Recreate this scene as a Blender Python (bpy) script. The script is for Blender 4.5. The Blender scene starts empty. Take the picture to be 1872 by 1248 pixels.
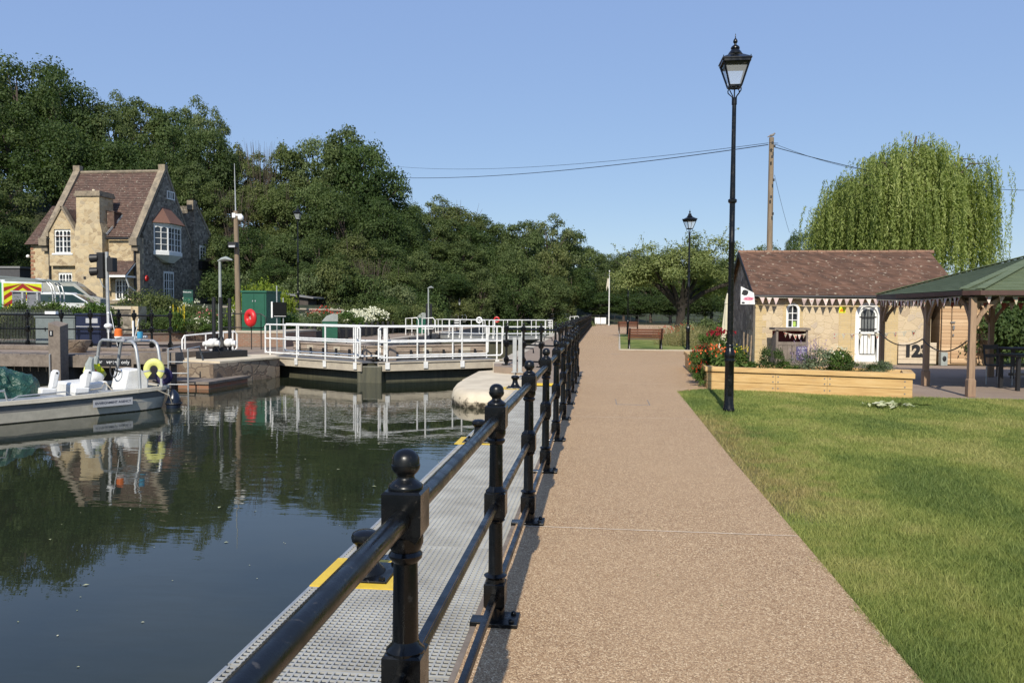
import bpy, math, random
import numpy as np
from mathutils import Matrix, Vector
R = math.radians
sc = bpy.context.scene
col = sc.collection
# ---------------------------------------------------------------- camera
F = 1440.0; YAW = R(6.3); PIT = R(2.31); ROLL = R(.4); EYE = 1.65
CR = Matrix.Rotation(YAW, 3, 'Z') @ Matrix.Rotation(math.pi / 2 - PIT, 3, 'X') @ Matrix.Rotation(ROLL, 3, 'Z')
cd = bpy.data.cameras.new("camera"); cam = bpy.data.objects.new("camera", cd); col.objects.link(cam)
cam.matrix_world = Matrix.Translation((0, 0, EYE)) @ CR.to_4x4()
cd.sensor_width = 36; cd.lens = F / 1872 * 36; cd.clip_start = .05; cd.clip_end = 6000
sc.camera = cam
# ---------------------------------------------------------------- light
EL = R(38); SHX = .05
w = bpy.data.worlds.new("World"); sc.world = w; w.use_nodes = True
nt = w.node_tree; nt.nodes.clear()
sky = nt.nodes.new('ShaderNodeTexSky'); sky.sky_type = 'NISHITA'; sky.sun_disc = False
sky.sun_elevation = EL; sky.sun_rotation = R(184); sky.air_density = 1.0; sky.dust_density = .15; sky.ozone_density = 4.0
bg = nt.nodes.new('ShaderNodeBackground'); bg.inputs[1].default_value = .13
wo = nt.nodes.new('ShaderNodeOutputWorld')
mu = nt.nodes.new('ShaderNodeVectorMath'); mu.operation = 'MULTIPLY_ADD'; mu.inputs[1].default_value = (.353, .32, .195); mu.inputs[2].default_value = (1.107, 1.65, 3.42)   # softer, hazier morning sky
nt.links.new(sky.outputs[0], mu.inputs[0]); nt.links.new(mu.outputs[0], bg.inputs[0]); nt.links.new(bg.outputs[0], wo.inputs[0])
sd = bpy.data.lights.new("sun", 'SUN'); sd.energy = 4.0; sd.angle = R(.5); sd.color = (1, .93, .80)
so = bpy.data.objects.new("sun", sd); col.objects.link(so)
so.rotation_euler = Vector((SHX, 1, -math.tan(EL))).to_track_quat('-Z', 'Y').to_euler(); so.location = (-5, -20, 30)
sc.view_settings.view_transform = 'Standard'; sc.view_settings.look = 'None'; sc.view_settings.exposure = .38; sc.view_settings.gamma = 1
sc.cycles.max_bounces = 8; sc.cycles.transparent_max_bounces = 12; sc.cycles.caustics_reflective = False; sc.cycles.caustics_refractive = False
# ---------------------------------------------------------------- helpers
def ray(px, py): return CR @ Vector(((px - 936) / F, -(py - 624) / F, -1))
def onz(px, py, z=0.): d = ray(px, py); return Vector((0, 0, EYE)) + d * ((z - EYE) / d.z)
def ony(px, py, Y): d = ray(px, py); return Vector((0, 0, EYE)) + d * (Y / d.y)
def onx(px, py, X): d = ray(px, py); return Vector((0, 0, EYE)) + d * (X / d.x)
def ond(px, py, D): return Vector((0, 0, EYE)) + ray(px, py) * D
def sstep(a, b, x): t = min(1, max(0, (x - a) / (b - a))); return t * t * (3 - 2 * t)
def T(name, label, cat, loc=(0, 0, 0), rz=0, group=None):
    o = bpy.data.objects.new(name, None); col.objects.link(o); o.empty_display_size = .1
    o.location = loc; o.rotation_euler = (0, 0, rz); o['label'] = label; o['category'] = cat
    if group: o['group'] = group
    return o
def tag(o, label, cat, group=None):
    o['label'] = label; o['category'] = cat
    if group: o['group'] = group
    return o
def kind(o, k='structure'): o['kind'] = k; return o
def copy_thing(o, loc=None, rz=None, label=None, group=None, parent=None):
    c = o.copy(); col.objects.link(c)
    if parent is not None: c.parent = parent
    for ch in list(o.children): copy_thing(ch, parent=c)
    if loc is not None: c.location = loc
    if rz is not None: c.rotation_euler = (0, 0, rz)
    if label: c['label'] = label
    if group: c['group'] = group
    return c
class M:
    def __init__(s): s.v = []; s.f = []; s.T = None; s.mi = []; s.cm = 0
    def add(s, vs, fs):
        o = len(s.v)
        if s.T is not None: vs = [tuple(s.T @ Vector(p)) for p in vs]
        s.v += [tuple(p) for p in vs]; s.f += [tuple(i + o for i in f) for f in fs]; s.mi += [s.cm] * len(fs)
        return s
    def box(s, c, d, rz=0, rx=0, ry=0):
        x, y, z = d[0] / 2, d[1] / 2, d[2] / 2
        m = Matrix.Rotation(rz, 3, 'Z') @ Matrix.Rotation(ry, 3, 'Y') @ Matrix.Rotation(rx, 3, 'X'); c = Vector(c)
        vs = [c + m @ Vector(p) for p in [(-x, -y, -z), (x, -y, -z), (x, y, -z), (-x, y, -z), (-x, -y, z), (x, -y, z), (x, y, z), (-x, y, z)]]
        return s.add(vs, [(0, 3, 2, 1), (4, 5, 6, 7), (0, 1, 5, 4), (1, 2, 6, 5), (2, 3, 7, 6), (3, 0, 4, 7)])
    def b2(s, a, b):
        a, b = Vector(a), Vector(b); return s.box((a + b) / 2, [abs(b[i] - a[i]) for i in range(3)])
    def bar(s, a, b, w, h, up=(0, 0, 1)):
        a, b = Vector(a), Vector(b); d = (b - a).normalized(); u = Vector(up)
        x = d.cross(u)
        if x.length < 1e-4: x = d.cross(Vector((1, 0, 0)))
        x.normalize(); z = x.cross(d)
        vs = [p + x * i * w / 2 + z * j * h / 2 for p in (a, b) for i, j in ((-1, -1), (1, -1), (1, 1), (-1, 1))]
        return s.add(vs, [(0, 1, 2, 3), (7, 6, 5, 4), (0, 4, 5, 1), (1, 5, 6, 2), (2, 6, 7, 3), (3, 7, 4, 0)])
    def tube(s, pts, r, n=8, cap=True):
        pts = [Vector(p) for p in pts]; k = len(pts)
        if not isinstance(r, (list, tuple)): r = [r] * k
        vs = []; prev = None
        for i, p in enumerate(pts):
            d = (pts[min(i + 1, k - 1)] - pts[max(i - 1, 0)]).normalized()
            if prev is None:
                x = d.cross(Vector((0, 0, 1)))
                if x.length < .05: x = d.cross(Vector((0, 1, 0)))
            else: x = prev - d * prev.dot(d)
            x.normalize(); prev = x; y = d.cross(x)
            for j in range(n):
                a = 2 * math.pi * j / n; vs.append(p + (x * math.cos(a) + y * math.sin(a)) * r[i])
        fs = [(i * n + j, i * n + (j + 1) % n, (i + 1) * n + (j + 1) % n, (i + 1) * n + j) for i in range(k - 1) for j in range(n)]
        if cap: fs += [tuple(range(n))[::-1], tuple((k - 1) * n + j for j in range(n))]
        return s.add(vs, fs)
    def lathe(s, prof, c=(0, 0, 0), n=16, rot=0):
        vs = [(c[0] + r * math.cos(rot + 2 * math.pi * j / n), c[1] + r * math.sin(rot + 2 * math.pi * j / n), c[2] + z) for z, r in prof for j in range(n)]
        k = len(prof)
        fs = [(i * n + j, i * n + (j + 1) % n, (i + 1) * n + (j + 1) % n, (i + 1) * n + j) for i in range(k - 1) for j in range(n)]
        return s.add(vs, fs + [tuple(range(n))[::-1], tuple((k - 1) * n + j for j in range(n))])
    def prism(s, poly, y0, y1):          # polygon in x,z swept along y
        n = len(poly); vs = [(x, y0, z) for x, z in poly] + [(x, y1, z) for x, z in poly]
        return s.add(vs, [tuple(range(n)), tuple(range(n, 2 * n))[::-1]] + [(i, i + n, (i + 1) % n + n, (i + 1) % n) for i in range(n)])
    def slab(s, poly, z0, z1):           # polygon in x,y swept along z
        n = len(poly); vs = [(x, y, z0) for x, y in poly] + [(x, y, z1) for x, y in poly]
        return s.add(vs, [tuple(range(n))[::-1], tuple(range(n, 2 * n))] + [(i, (i + 1) % n, (i + 1) % n + n, i + n) for i in range(n)])
    def quad(s, *p): return s.add(p, [tuple(range(len(p)))])
    def grid(s, fn, nu, nv):
        vs = [fn(i / nu, j / nv) for i in range(nu + 1) for j in range(nv + 1)]
        return s.add(vs, [(i * (nv + 1) + j, (i + 1) * (nv + 1) + j, (i + 1) * (nv + 1) + j + 1, i * (nv + 1) + j + 1) for i in range(nu) for j in range(nv)])
    def sphere(s, c, r, n=12, m=8, sq=(1, 1, 1)):
        vs = []; 
        for i in range(1, m):
            t = math.pi * i / m
            for j in range(n):
                a = 2 * math.pi * j / n; vs.append((c[0] + r * sq[0] * math.sin(t) * math.cos(a), c[1] + r * sq[1] * math.sin(t) * math.sin(a), c[2] + r * sq[2] * math.cos(t)))
        k = len(vs); vs += [(c[0], c[1], c[2] + r * sq[2]), (c[0], c[1], c[2] - r * sq[2])]
        fs = [(i * n + j, (i + 1) * n + j, (i + 1) * n + (j + 1) % n, i * n + (j + 1) % n) for i in range(m - 2) for j in range(n)]
        fs += [(k, j, (j + 1) % n) for j in range(n)] + [(k + 1, (m - 2) * n + (j + 1) % n, (m - 2) * n + j) for j in range(n)]
        return s.add(vs, fs)
    def torus(s, c, R_, r, ax='z', n=24, m=8, a0=0, a1=2 * math.pi):
        full = abs(a1 - a0 - 2 * math.pi) < 1e-6; vs = []; k = n if full else n + 1
        for i in range(k):
            a = a0 + (a1 - a0) * i / n
            for j in range(m):
                b = 2 * math.pi * j / m; q = (R_ + r * math.cos(b)); x, y, z = q * math.cos(a), q * math.sin(a), r * math.sin(b)
                if ax == 'y': x, y, z = x, z, y
                if ax == 'x': x, y, z = z, x, y
                vs.append((c[0] + x, c[1] + y, c[2] + z))
        return s.add(vs, [(i * m + j, ((i + 1) % k) * m + j, ((i + 1) % k) * m + (j + 1) % m, i * m + (j + 1) % m) for i in range(n) for j in range(m)])
    def build(s, name, mt, parent=None, smooth=False, world=False, bevel=0):
        me = bpy.data.meshes.new(name); v = s.v
        if world and parent is not None:
            L = parent.location; p = parent.parent
            while p is not None: L = L + p.location; p = p.parent
            v = [(a[0] - L[0], a[1] - L[1], a[2] - L[2]) for a in v]
        me.from_pydata(v, [], s.f); me.update()
        for m_ in (mt if isinstance(mt, (list, tuple)) else [mt]): me.materials.append(m_)
        if any(s.mi): me.polygons.foreach_set('material_index', s.mi)
        if smooth: me.shade_smooth(); me.set_sharp_from_angle(angle=R(38))
        o = bpy.data.objects.new(name, me); col.objects.link(o)
        if parent is not None: o.parent = parent
        if bevel:
            b = o.modifiers.new('bevel', 'BEVEL'); b.width = bevel; b.segments = 2; b.limit_method = 'ANGLE'
        return o
def text(name, s_, size, mt, parent, loc, rot, extrude=.003, sx=1, bold=0, align='CENTER'):
    cu = bpy.data.curves.new(name, 'FONT'); cu.body = s_; cu.size = size; cu.extrude = extrude; cu.align_x = align; cu.align_y = 'CENTER'; cu.offset = bold
    o = bpy.data.objects.new(name, cu); col.objects.link(o); bpy.context.view_layer.update()
    me = bpy.data.meshes.new_from_object(o.evaluated_get(bpy.context.evaluated_depsgraph_get()))
    bpy.data.objects.remove(o); me.materials.clear(); me.materials.append(mt)
    o = bpy.data.objects.new(name, me); col.objects.link(o); o.parent = parent; o.location = loc; o.rotation_euler = rot; o.scale = (sx, 1, 1)
    return o
# ---------------------------------------------------------------- materials
class N:
    def __init__(s, name):
        s.m = bpy.data.materials.new(name); s.m.use_nodes = True; s.t = s.m.node_tree
        s.b = s.t.nodes['Principled BSDF']; s.out = s.t.nodes['Material Output']
    def n(s, typ, ins=None, **kw):
        x = s.t.nodes.new('ShaderNode' + typ)
        for k, v in kw.items(): setattr(x, k, v)
        for k, v in (ins or {}).items():
            if isinstance(v, bpy.types.NodeSocket): s.t.links.new(v, x.inputs[k])
            else: x.inputs[k].default_value = v
        return x
    def link(s, a, b): s.t.links.new(a, b)
    def set(s, **k):
        for a, v in k.items():
            i = s.b.inputs[a.replace('_', ' ')]
            if isinstance(v, bpy.types.NodeSocket): s.link(v, i)
            else: i.default_value = v
    def co(s, kind_='Object'): return s.n('TexCoord').outputs[kind_]
    def noise(s, vec, scale, detail=3, rough=.6): return s.n('TexNoise', {'Vector': vec, 'Scale': scale, 'Detail': detail, 'Roughness': rough}).outputs[0]
    def ramp(s, fac, stops):
        r = s.n('ValToRGB', {'Fac': fac}); e = r.color_ramp.elements
        while len(e) < len(stops): e.new(.5)
        for i, (p, c) in enumerate(stops): e[i].position = p; e[i].color = (*c, 1) if len(c) == 3 else c
        return r.outputs[0]
    def mix(s, fac, a, b, mode='MIX'):
        x = s.n('Mix', data_type='RGBA', blend_type=mode)
        for i, v in ((0, fac), (6, a), (7, b)):
            if isinstance(v, bpy.types.NodeSocket): s.link(v, x.inputs[i])
            else: x.inputs[i].default_value = (*v, 1) if isinstance(v, tuple) and len(v) == 3 else v
        return x.outputs[2]
    def math(s, op, a, b=0.):
        x = s.n('Math', operation=op)
        for i, v in ((0, a), (1, b)):
            if isinstance(v, bpy.types.NodeSocket): s.link(v, x.inputs[i])
            else: x.inputs[i].default_value = v
        return x.outputs[0]
    def mrange(s, v, a, b, c=0., d=1.): return s.n('MapRange', {0: v, 1: a, 2: b, 3: c, 4: d}).outputs[0]
    def bump(s, h, st=.3, dist=.01): s.link(s.n('Bump', {'Height': h, 'Strength': st, 'Distance': dist}).outputs[0], s.b.inputs['Normal'])
def scl(c, k): return tuple(min(1, x * k) for x in c)
def simple(name, c, rough=.6, metal=0, c2=None, scale=4., bump=0, bs=60., bd=.004, spec=.5, streak=None):
    k = N(name); co = k.co()
    if streak: co = k.n('Mapping', {'Vector': co, 'Scale': streak}).outputs[0]
    c2 = c2 or scl(c, .72)
    f = k.math('ADD', k.math('MULTIPLY', k.noise(co, scale), .6), k.math('MULTIPLY', k.noise(co, scale * 7), .4))
    k.set(Base_Color=k.ramp(f, [(.36, c), (.64, c2)]), Roughness=rough, Metallic=metal); k.b.inputs['Specular IOR Level'].default_value = spec
    if bump: k.bump(k.noise(co, bs), bump, bd)
    return k.m
def paint(name, c, rough=.3): # glossy paint with faint orange peel and grime
    k = N(name); co = k.co()
    k.set(Base_Color=k.mix(k.mrange(k.noise(co, 6, 5), .45, .75), c, scl(c, .7)), Roughness=k.mrange(k.noise(co, 14, 4), .3, .7, rough * .7, rough * 1.6))
    k.bump(k.noise(co, 90, 2), .12, .002)
    return k.m
MT = {}
def mts():
    m = MT
    k = N('black_gloss_paint'); co = k.co()
    k.set(Base_Color=k.mix(k.mrange(k.noise(co, 30, 4), .62, .7), (.0035, .004, .0045), (.05, .045, .038)), Roughness=k.mrange(k.noise(co, 10, 4), .3, .7, .13, .42)); k.b.inputs['Specular IOR Level'].default_value = .38
    k.bump(k.noise(co, 45, 3), .25, .002); m['black'] = k.m
    m['black_matt'] = simple('black_matt_metal', (.012, .012, .014), .5)
    m['white'] = paint('white_gloss_paint', (.78, .78, .76))
    m['white_wood'] = simple('white_painted_joinery', (.8, .8, .78), .5, c2=(.7, .7, .67))
    m['galv'] = simple('galvanised_steel', (.5, .51, .5), .45, .5, c2=(.36, .37, .37), scale=8)
    m['grey_paint'] = simple('grey_green_paint', (.33, .36, .34), .5)
    m['dark_wood'] = simple('weathered_dark_timber', (.10, .085, .07), .85, c2=(.055, .045, .04), scale=3, bump=.5, bs=30, streak=(1, 1, .15))
    m['grey_wood'] = simple('grey_brown_timber', (.23, .19, .155), .85, c2=(.13, .105, .085), scale=3, bump=.5, bs=30)
    m['pole_wood'] = simple('pole_timber', (.27, .2, .13), .85, c2=(.15, .115, .08), scale=5, bump=.4, bs=30, streak=(3, 3, .2))
    m['post_wood'] = simple('gazebo_timber', (.36, .24, .15), .8, c2=(.22, .14, .09), scale=3, bump=.4, bs=30, streak=(2, 2, .2))
    m['log'] = simple('pale_log_bark', (.3, .22, .14), .9, c2=(.12, .09, .06), scale=14)
    k = N('pale_sleeper_timber'); co = k.co('Object'); mp = k.n('Mapping', {'Vector': co, 'Scale': (.8, 6, 9)}).outputs[0]
    nz = k.noise(mp, 2.2, 6, .65); kn = k.n('TexVoronoi', {'Vector': k.n('Mapping', {'Vector': co, 'Scale': (1.0, 1.0, 3.0)}).outputs[0], 'Scale': 1.9}).outputs['Distance']
    c = k.ramp(nz, [(.3, (.46, .27, .105)), (.5, (.62, .41, .17)), (.72, (.70, .50, .25))])
    c = k.mix(k.mrange(kn, .03, .10, .8, 0), c, (.22, .11, .045))
    rd = k.n('ObjectInfo').outputs['Random']; c = k.mix(k.mrange(rd, 0, 1, 0, .55), c, k.mix(1., c, (.74, .66, .55), 'MULTIPLY'))
    st = k.noise(k.n('Mapping', {'Vector': co, 'Scale': (1.2, 1, 5)}).outputs[0], 1.3, 6, .7); c = k.mix(k.mrange(st, .55, .72, 0, .45), c, (.36, .25, .14))
    k.set(Base_Color=c, Roughness=.75); k.bump(nz, .3, .006); m['sleeper'] = k.m
    k = N('timber_cladding'); co = k.co(); z = k.n('SeparateXYZ', {0: co}).outputs[2]
    r = k.n('TexWhiteNoise', {'W': k.math('FLOOR', k.math('MULTIPLY', z, 1 / .11))}, noise_dimensions='1D').outputs[0]
    nz = k.noise(k.n('Mapping', {'Vector': co, 'Scale': (1, 1, 14)}).outputs[0], 3, 5)
    k.set(Base_Color=k.mix(k.mrange(r, 0, 1), k.ramp(nz, [(.3, (.5, .33, .18)), (.7, (.66, .48, .3))]), (.42, .26, .14)), Roughness=.75)
    k.b.inputs['Base Color']; k.bump(nz, .3, .005); m['clad'] = k.m
    # rubble stone
    def rubble(name, cs, mortar, sc_=2.6, mw=.05, stretch=(1, 1, 1.35)):
        k = N(name); co = k.co(); dn = k.noise(co, 3.2, 3)
        v = k.n('VectorMath', {0: co, 1: k.n('VectorMath', {0: k.n('TexNoise', {'Vector': co, 'Scale': 3.5}).outputs[1], 1: (.22, .22, .22)}, operation='MULTIPLY').outputs[0]}, operation='ADD').outputs[0]
        v = k.n('Mapping', {'Vector': v, 'Scale': stretch}).outputs[0]
        a = k.n('TexVoronoi', {'Vector': v, 'Scale': sc_}); e = k.n('TexVoronoi', {'Vector': v, 'Scale': sc_}, feature='DISTANCE_TO_EDGE').outputs[0]
        cell = k.n('SeparateXYZ', {0: a.outputs['Color']}).outputs[0]
        st = k.ramp(k.math('ADD', k.math('MULTIPLY', cell, .75), k.math('MULTIPLY', k.noise(co, 22, 4), .3)), [(.12, cs[0]), (.45, cs[1]), (.7, cs[2]), (.9, cs[3])])
        edge = k.mrange(e, mw * .5, mw * 1.3)
        k.set(Base_Color=k.mix(edge, mortar, k.mix(k.math('MULTIPLY', dn, .35), st, mortar)), Roughness=.92)
        k.bump(k.math('ADD', k.math('MULTIPLY', edge, .6), k.math('MULTIPLY', k.noise(co, 40, 4), .4)), .6, .03)
        return k.m
    m['rubble'] = rubble('warm_rubble_stone', [(.25, .18, .11), (.47, .36, .21), (.53, .43, .27), (.33, .27, .19)], (.49, .40, .26), 2.9)
    m['rubble_pale'] = rubble('pale_rubble_stone', [(.36, .28, .20), (.53, .42, .28), (.58, .47, .32), (.42, .35, .28)], (.58, .46, .29), 3.6, .04)
    m['flint'] = rubble('grey_flint_stone', [(.06, .053, .042), (.16, .14, .11), (.25, .22, .175), (.36, .33, .27)], (.21, .18, .14), 4.6)
    m['bank_stone'] = rubble('old_quay_stone', [(.12, .08, .055), (.26, .2, .14), (.33, .27, .2), (.2, .16, .12)], (.16, .12, .09), 2.4)
    def brick(name, c1, c2, mo, sx=4., kx=(1, 0, 0), row=.075, w_=.22, bumpd=.01):
        k = N(name); co = k.co(); s_ = k.n('SeparateXYZ', {0: co}); x = k.math('ADD', s_.outputs[0], s_.outputs[1])
        v = k.n('CombineXYZ', {0: x, 1: s_.outputs[2]}).outputs[0]
        b = k.n('TexBrick', {'Vector': v, 'Color1': (*c1, 1), 'Color2': (*c2, 1), 'Mortar': (*mo, 1), 'Scale': 1., 'Mortar Size': .006, 'Brick Width': w_, 'Row Height': row})
        k.set(Base_Color=k.mix(k.mrange(k.noise(co, 5, 5), .4, .75, 0, .5), b.outputs[0], scl(mo, .9)), Roughness=.9)
        k.bump(k.math('ADD', k.math('MULTIPLY', b.outputs[1], -1), k.noise(co, 60)), .5, bumpd); return k.m
    m['brick'] = brick('brown_brick', (.25, .12, .075), (.2, .13, .09), (.3, .25, .2))
    m['brick_yellow'] = brick('yellow_brick', (.57, .43, .22), (.50, .37, .18), (.5, .4, .26))
    m['brick_red'] = brick('red_brick_weathered', (.33, .12, .06), (.26, .14, .08), (.25, .18, .13), row=.09, w_=.3)
    def tiles(name, cs, lich, row=.1, w_=.17, lich_amt=.63):
        k = N(name); co = k.co(); s_ = k.n('SeparateXYZ', {0: co}); x = s_.outputs[0]; y = k.n('VectorMath', {0: k.n('CombineXYZ', {0: s_.outputs[1], 1: s_.outputs[2]}).outputs[0]}, operation='LENGTH').outputs['Value']
        y = k.math('MULTIPLY', s_.outputs[2], 1.0)
        r = k.math('FLOOR', k.math('DIVIDE', y, row)); xx = k.math('FLOOR', k.math('ADD', k.math('DIVIDE', k.math('ADD', x, s_.outputs[1]), w_), k.math('MULTIPLY', r, .5)))
        wn = k.n('TexWhiteNoise', {'Vector': k.n('CombineXYZ', {0: xx, 1: r}).outputs[0]}, noise_dimensions='2D').outputs[0]
        c = k.ramp(wn, [(0., cs[0]), (.35, cs[1]), (.75, cs[2]), (1., cs[3])])
        c = k.mix(k.mrange(k.noise(co, 1.1, 4), .42, .66, 0, .55), c, cs[0])
        vo = k.n('TexVoronoi', {'Vector': co, 'Scale': 3.3}); vn = k.math('ADD', vo.outputs['Distance'], k.math('MULTIPLY', k.noise(co, 18, 3), .3))
        c = k.mix(k.mrange(vn, lich_amt - .32, lich_amt - .29, 1, 0), c, lich)
        c = k.mix(k.mrange(k.noise(co, 9, 2), .64, .68), c, scl(lich, .75))
        k.set(Base_Color=c, Roughness=.9); k.bump(k.noise(co, 50, 3), .4, .01); return k.m
    m['tiles'] = tiles('clay_tiles', [(.098, .056, .038), (.142, .077, .05), (.18, .098, .064), (.22, .125, .085)], (.40, .33, .25), row=.085, lich_amt=.585)
    m['tiles_house'] = tiles('house_clay_tiles', [(.078, .050, .040), (.104, .062, .048), (.125, .075, .057), (.145, .09, .07)], (.32, .29, .23), row=.12, w_=.22, lich_amt=.56)
    k = N('green_shingles'); co = k.co(); s_ = k.n('SeparateXYZ', {0: co}); row = k.math('FLOOR', k.math('DIVIDE', s_.outputs[2], .042))
    a = k.math('FLOOR', k.math('DIVIDE', k.math('ADD', s_.outputs[0], s_.outputs[1]), .3))
    wn = k.n('TexWhiteNoise', {'Vector': k.n('CombineXYZ', {0: a, 1: row}).outputs[0]}, noise_dimensions='2D').outputs[0]
    c = k.mix(wn, (.115, .145, .075), (.15, .182, .10)); c = k.mix(k.mrange(k.noise(co, 150, 2), .4, .6, 0, .5), c, (.03, .06, .035))
    k.set(Base_Color=c, Roughness=.95); k.bump(k.noise(co, 120, 2), .5, .004); m['shingle'] = k.m
    # ground surfaces
    k = N('resin_bound_gravel'); co = k.co()
    v = k.n('TexVoronoi', {'Vector': co, 'Scale': 165.}); cell = k.n('SeparateXYZ', {0: v.outputs['Color']}).outputs[0]
    c = k.ramp(cell, [(0., (0.152, 0.086, 0.041)), (.3, (0.330, 0.198, 0.097)), (.62, (0.483, 0.314, 0.168)), (.86, (0.660, 0.474, 0.275)), (1., (0.914, 0.720, 0.459))])
    c = k.mix(k.mrange(k.noise(co, 260, 2), .35, .6, .35, 0), c, (0.127, 0.072, 0.041))
    big = k.noise(co, .35, 4); c = k.mix(k.mrange(big, .4, .65, 0, .35), c, (0.470, 0.318, 0.178))
    c = k.mix(k.mrange(k.noise(co, 2.4, 5), .52, .75, 0, .22), c, (0.254, 0.168, 0.092))
    k.set(Base_Color=c, Roughness=.82); k.bump(k.math('SUBTRACT', 1, v.outputs['Distance']), .7, .004); m['path'] = k.m
    m['tarmac'] = simple('worn_beige_tarmac', (.30, .225, .165), .9, c2=(.23, .18, .135), scale=1.2, bump=.3, bs=120, bd=.004)
    m['paving'] = simple('gazebo_paving', (.31, .235, .18), .9, c2=(.25, .19, .15), scale=1.4, bump=.3, bs=120)
    m['concrete'] = simple('pale_concrete', (.5, .44, .34), .9, c2=(.38, .33, .26), scale=1.5, bump=.3, bs=50)
    k = N('cream_painted_concrete'); co = k.co(); z = k.n('SeparateXYZ', {0: co}).outputs[2]
    c = k.ramp(k.noise(co, 1.8, 6), [(.35, (.66, .57, .42)), (.65, (.52, .44, .32))])
    low = k.math('ADD', k.mrange(z, -.5, -.28, 1, 0), k.mrange(k.noise(co, 7, 6), .45, .8, -.4, .6)); c = k.mix(k.mrange(low, .35, .8), c, (.05, .04, .025))
    k.set(Base_Color=c, Roughness=.9); k.bump(k.noise(co, 24, 6), .5, .01); m['cream'] = k.m
    m['wall_wood'] = simple('lock_side_timber', (.40, .32, .25), .9, c2=(.22, .17, .13), scale=2, bump=.5, bs=30, streak=(1, .3, 4))
    m['gate_wood'] = simple('wet_gate_planks', (.05, .05, .035), .5, c2=(.10, .095, .06), scale=3, streak=(4, 4, .3))
    m['soil'] = simple('soil', (.07, .045, .03), 1, c2=(.04, .03, .02), scale=12, bump=.8, bs=25, bd=.03)
    def lawn(name):
        k = N(name); g = k.n('NewGeometry').outputs['Position']; s_ = k.n('SeparateXYZ', {0: g})
        big = k.noise(k.n('Mapping', {'Vector': g, 'Scale': (1, .6, 0)}).outputs[0], .75, 3, .55); mid = k.noise(g, 3.5, 4)
        ed = k.math('ADD', k.mrange(s_.outputs[0], 1.45, 2.7, 1.1, 0), k.mrange(mid, .35, .7, -.35, .35))
        yy = k.math('MINIMUM', k.mrange(s_.outputs[1], 6., 7.2), k.mrange(s_.outputs[1], 12., 14.5, 1, 0))
        wear = k.math('MULTIPLY', ed, yy)
        f = k.math('ADD', k.math('MULTIPLY', big, .75), k.math('MULTIPLY', mid, .25))
        c = k.ramp(f, [(.38, (.115, .175, .045)), (.45, (.17, .225, .058)), (.52, (.245, .285, .08)), (.60, (.34, .335, .125))])
        c = k.mix(k.mrange(wear, .3, .9, 0, .8), c, (.33, .25, .125))
        return k, c
    k, c = lawn('lawn_turf'); nz = k.noise(k.co(), 60, 4)
    k.set(Base_Color=k.mix(k.mrange(nz, .3, .7, 0, .5), c, (.06, .06, .02)), Roughness=1); k.b.inputs['Specular IOR Level'].default_value = .1
    k.bump(k.noise(k.co(), 90, 3), .8, .03); m['turf'] = k.m
    k, c = lawn('grass_blades'); at = k.n('Attribute', attribute_name='var').outputs['Fac']
    c = k.mix(at, k.mix(1., c, (.72, .78, .62), 'MULTIPLY'), k.mix(.22, k.mix(1., c, (1.45, 1.35, 1.2), 'MULTIPLY'), (.5, .5, .2)))
    tr = k.n('BsdfTranslucent', {'Color': c}).outputs[0]; k.set(Base_Color=c, Roughness=.6); k.b.inputs['Specular IOR Level'].default_value = .25
    k.link(k.n('MixShader', {0: .3, 1: k.b.outputs[0], 2: tr}).outputs[0], k.out.inputs[0]); m['blade'] = k.m
    # water
    k = N('river_water'); g = k.co(); s_ = k.n('SeparateXYZ', {0: g})
    a = k.noise(k.n('Mapping', {'Vector': g, 'Scale': (.8, 2.2, 1)}).outputs[0], 2.4, 3, .5)
    b = k.noise(k.n('Mapping', {'Vector': g, 'Scale': (.35, 1.3, 1)}).outputs[0], 1.3, 2)
    calm = k.mrange(k.noise(g, .22, 2), .40, .62, .12, 1.)
    h = k.math('MULTIPLY', k.math('ADD', a, b), calm)
    k.set(Base_Color=k.ramp(k.noise(g, .5, 4), [(.4, (.017, .022, .013)), (.6, (.026, .030, .017))]), Roughness=.012, IOR=1.42)
    k.bump(h, .035, .12); m['water'] = k.m
    # foliage
    def leaf(name, c0, c1, c2, tr=.36, hue=.5):
        k = N(name); at = k.n('Attribute', attribute_name='var').outputs['Fac']; rd = k.n('ObjectInfo').outputs['Random']
        c = k.ramp(at, [(0., c0), (.55, c1), (1., c2)])
        c = k.mix(k.math('MULTIPLY', rd, hue), c, k.mix(1., c, (.75, .95, .8), 'MULTIPLY'))
        k.set(Base_Color=c, Roughness=.6); k.b.inputs['Specular IOR Level'].default_value = .2
        t_ = k.n('BsdfTranslucent', {'Color': k.mix(1., c, (1.2, 1.3, .6), 'MULTIPLY')}).outputs[0]
        k.link(k.n('MixShader', {0: tr, 1: k.b.outputs[0], 2: t_}).outputs[0], k.out.inputs[0]); return k.m
    m['lf_dark'] = leaf('dark_leaves', (.036, .058, .019), (.064, .096, .029), (.115, .15, .05))
    m['lf_mid'] = leaf('mid_green_leaves', (.056, .078, .028), (.10, .132, .046), (.175, .205, .08))
    m['lf_olive'] = leaf('olive_leaves', (.065, .085, .028), (.12, .142, .048), (.20, .215, .085))
    m['lf_pale'] = leaf('pale_ash_leaves', (.095, .125, .055), (.155, .185, .085), (.25, .275, .13))
    m['lf_cherry'] = leaf('cherry_leaves', (.12, .155, .05), (.205, .24, .085), (.34, .37, .16), hue=0)
    m['lf_willow'] = leaf('willow_leaves', (.15, .195, .055), (.27, .325, .10), (.42, .46, .18), .4, 0)
    m['lf_lime'] = leaf('lime_leaves', (.12, .17, .02), (.20, .25, .03), (.30, .33, .05), .35)
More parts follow.
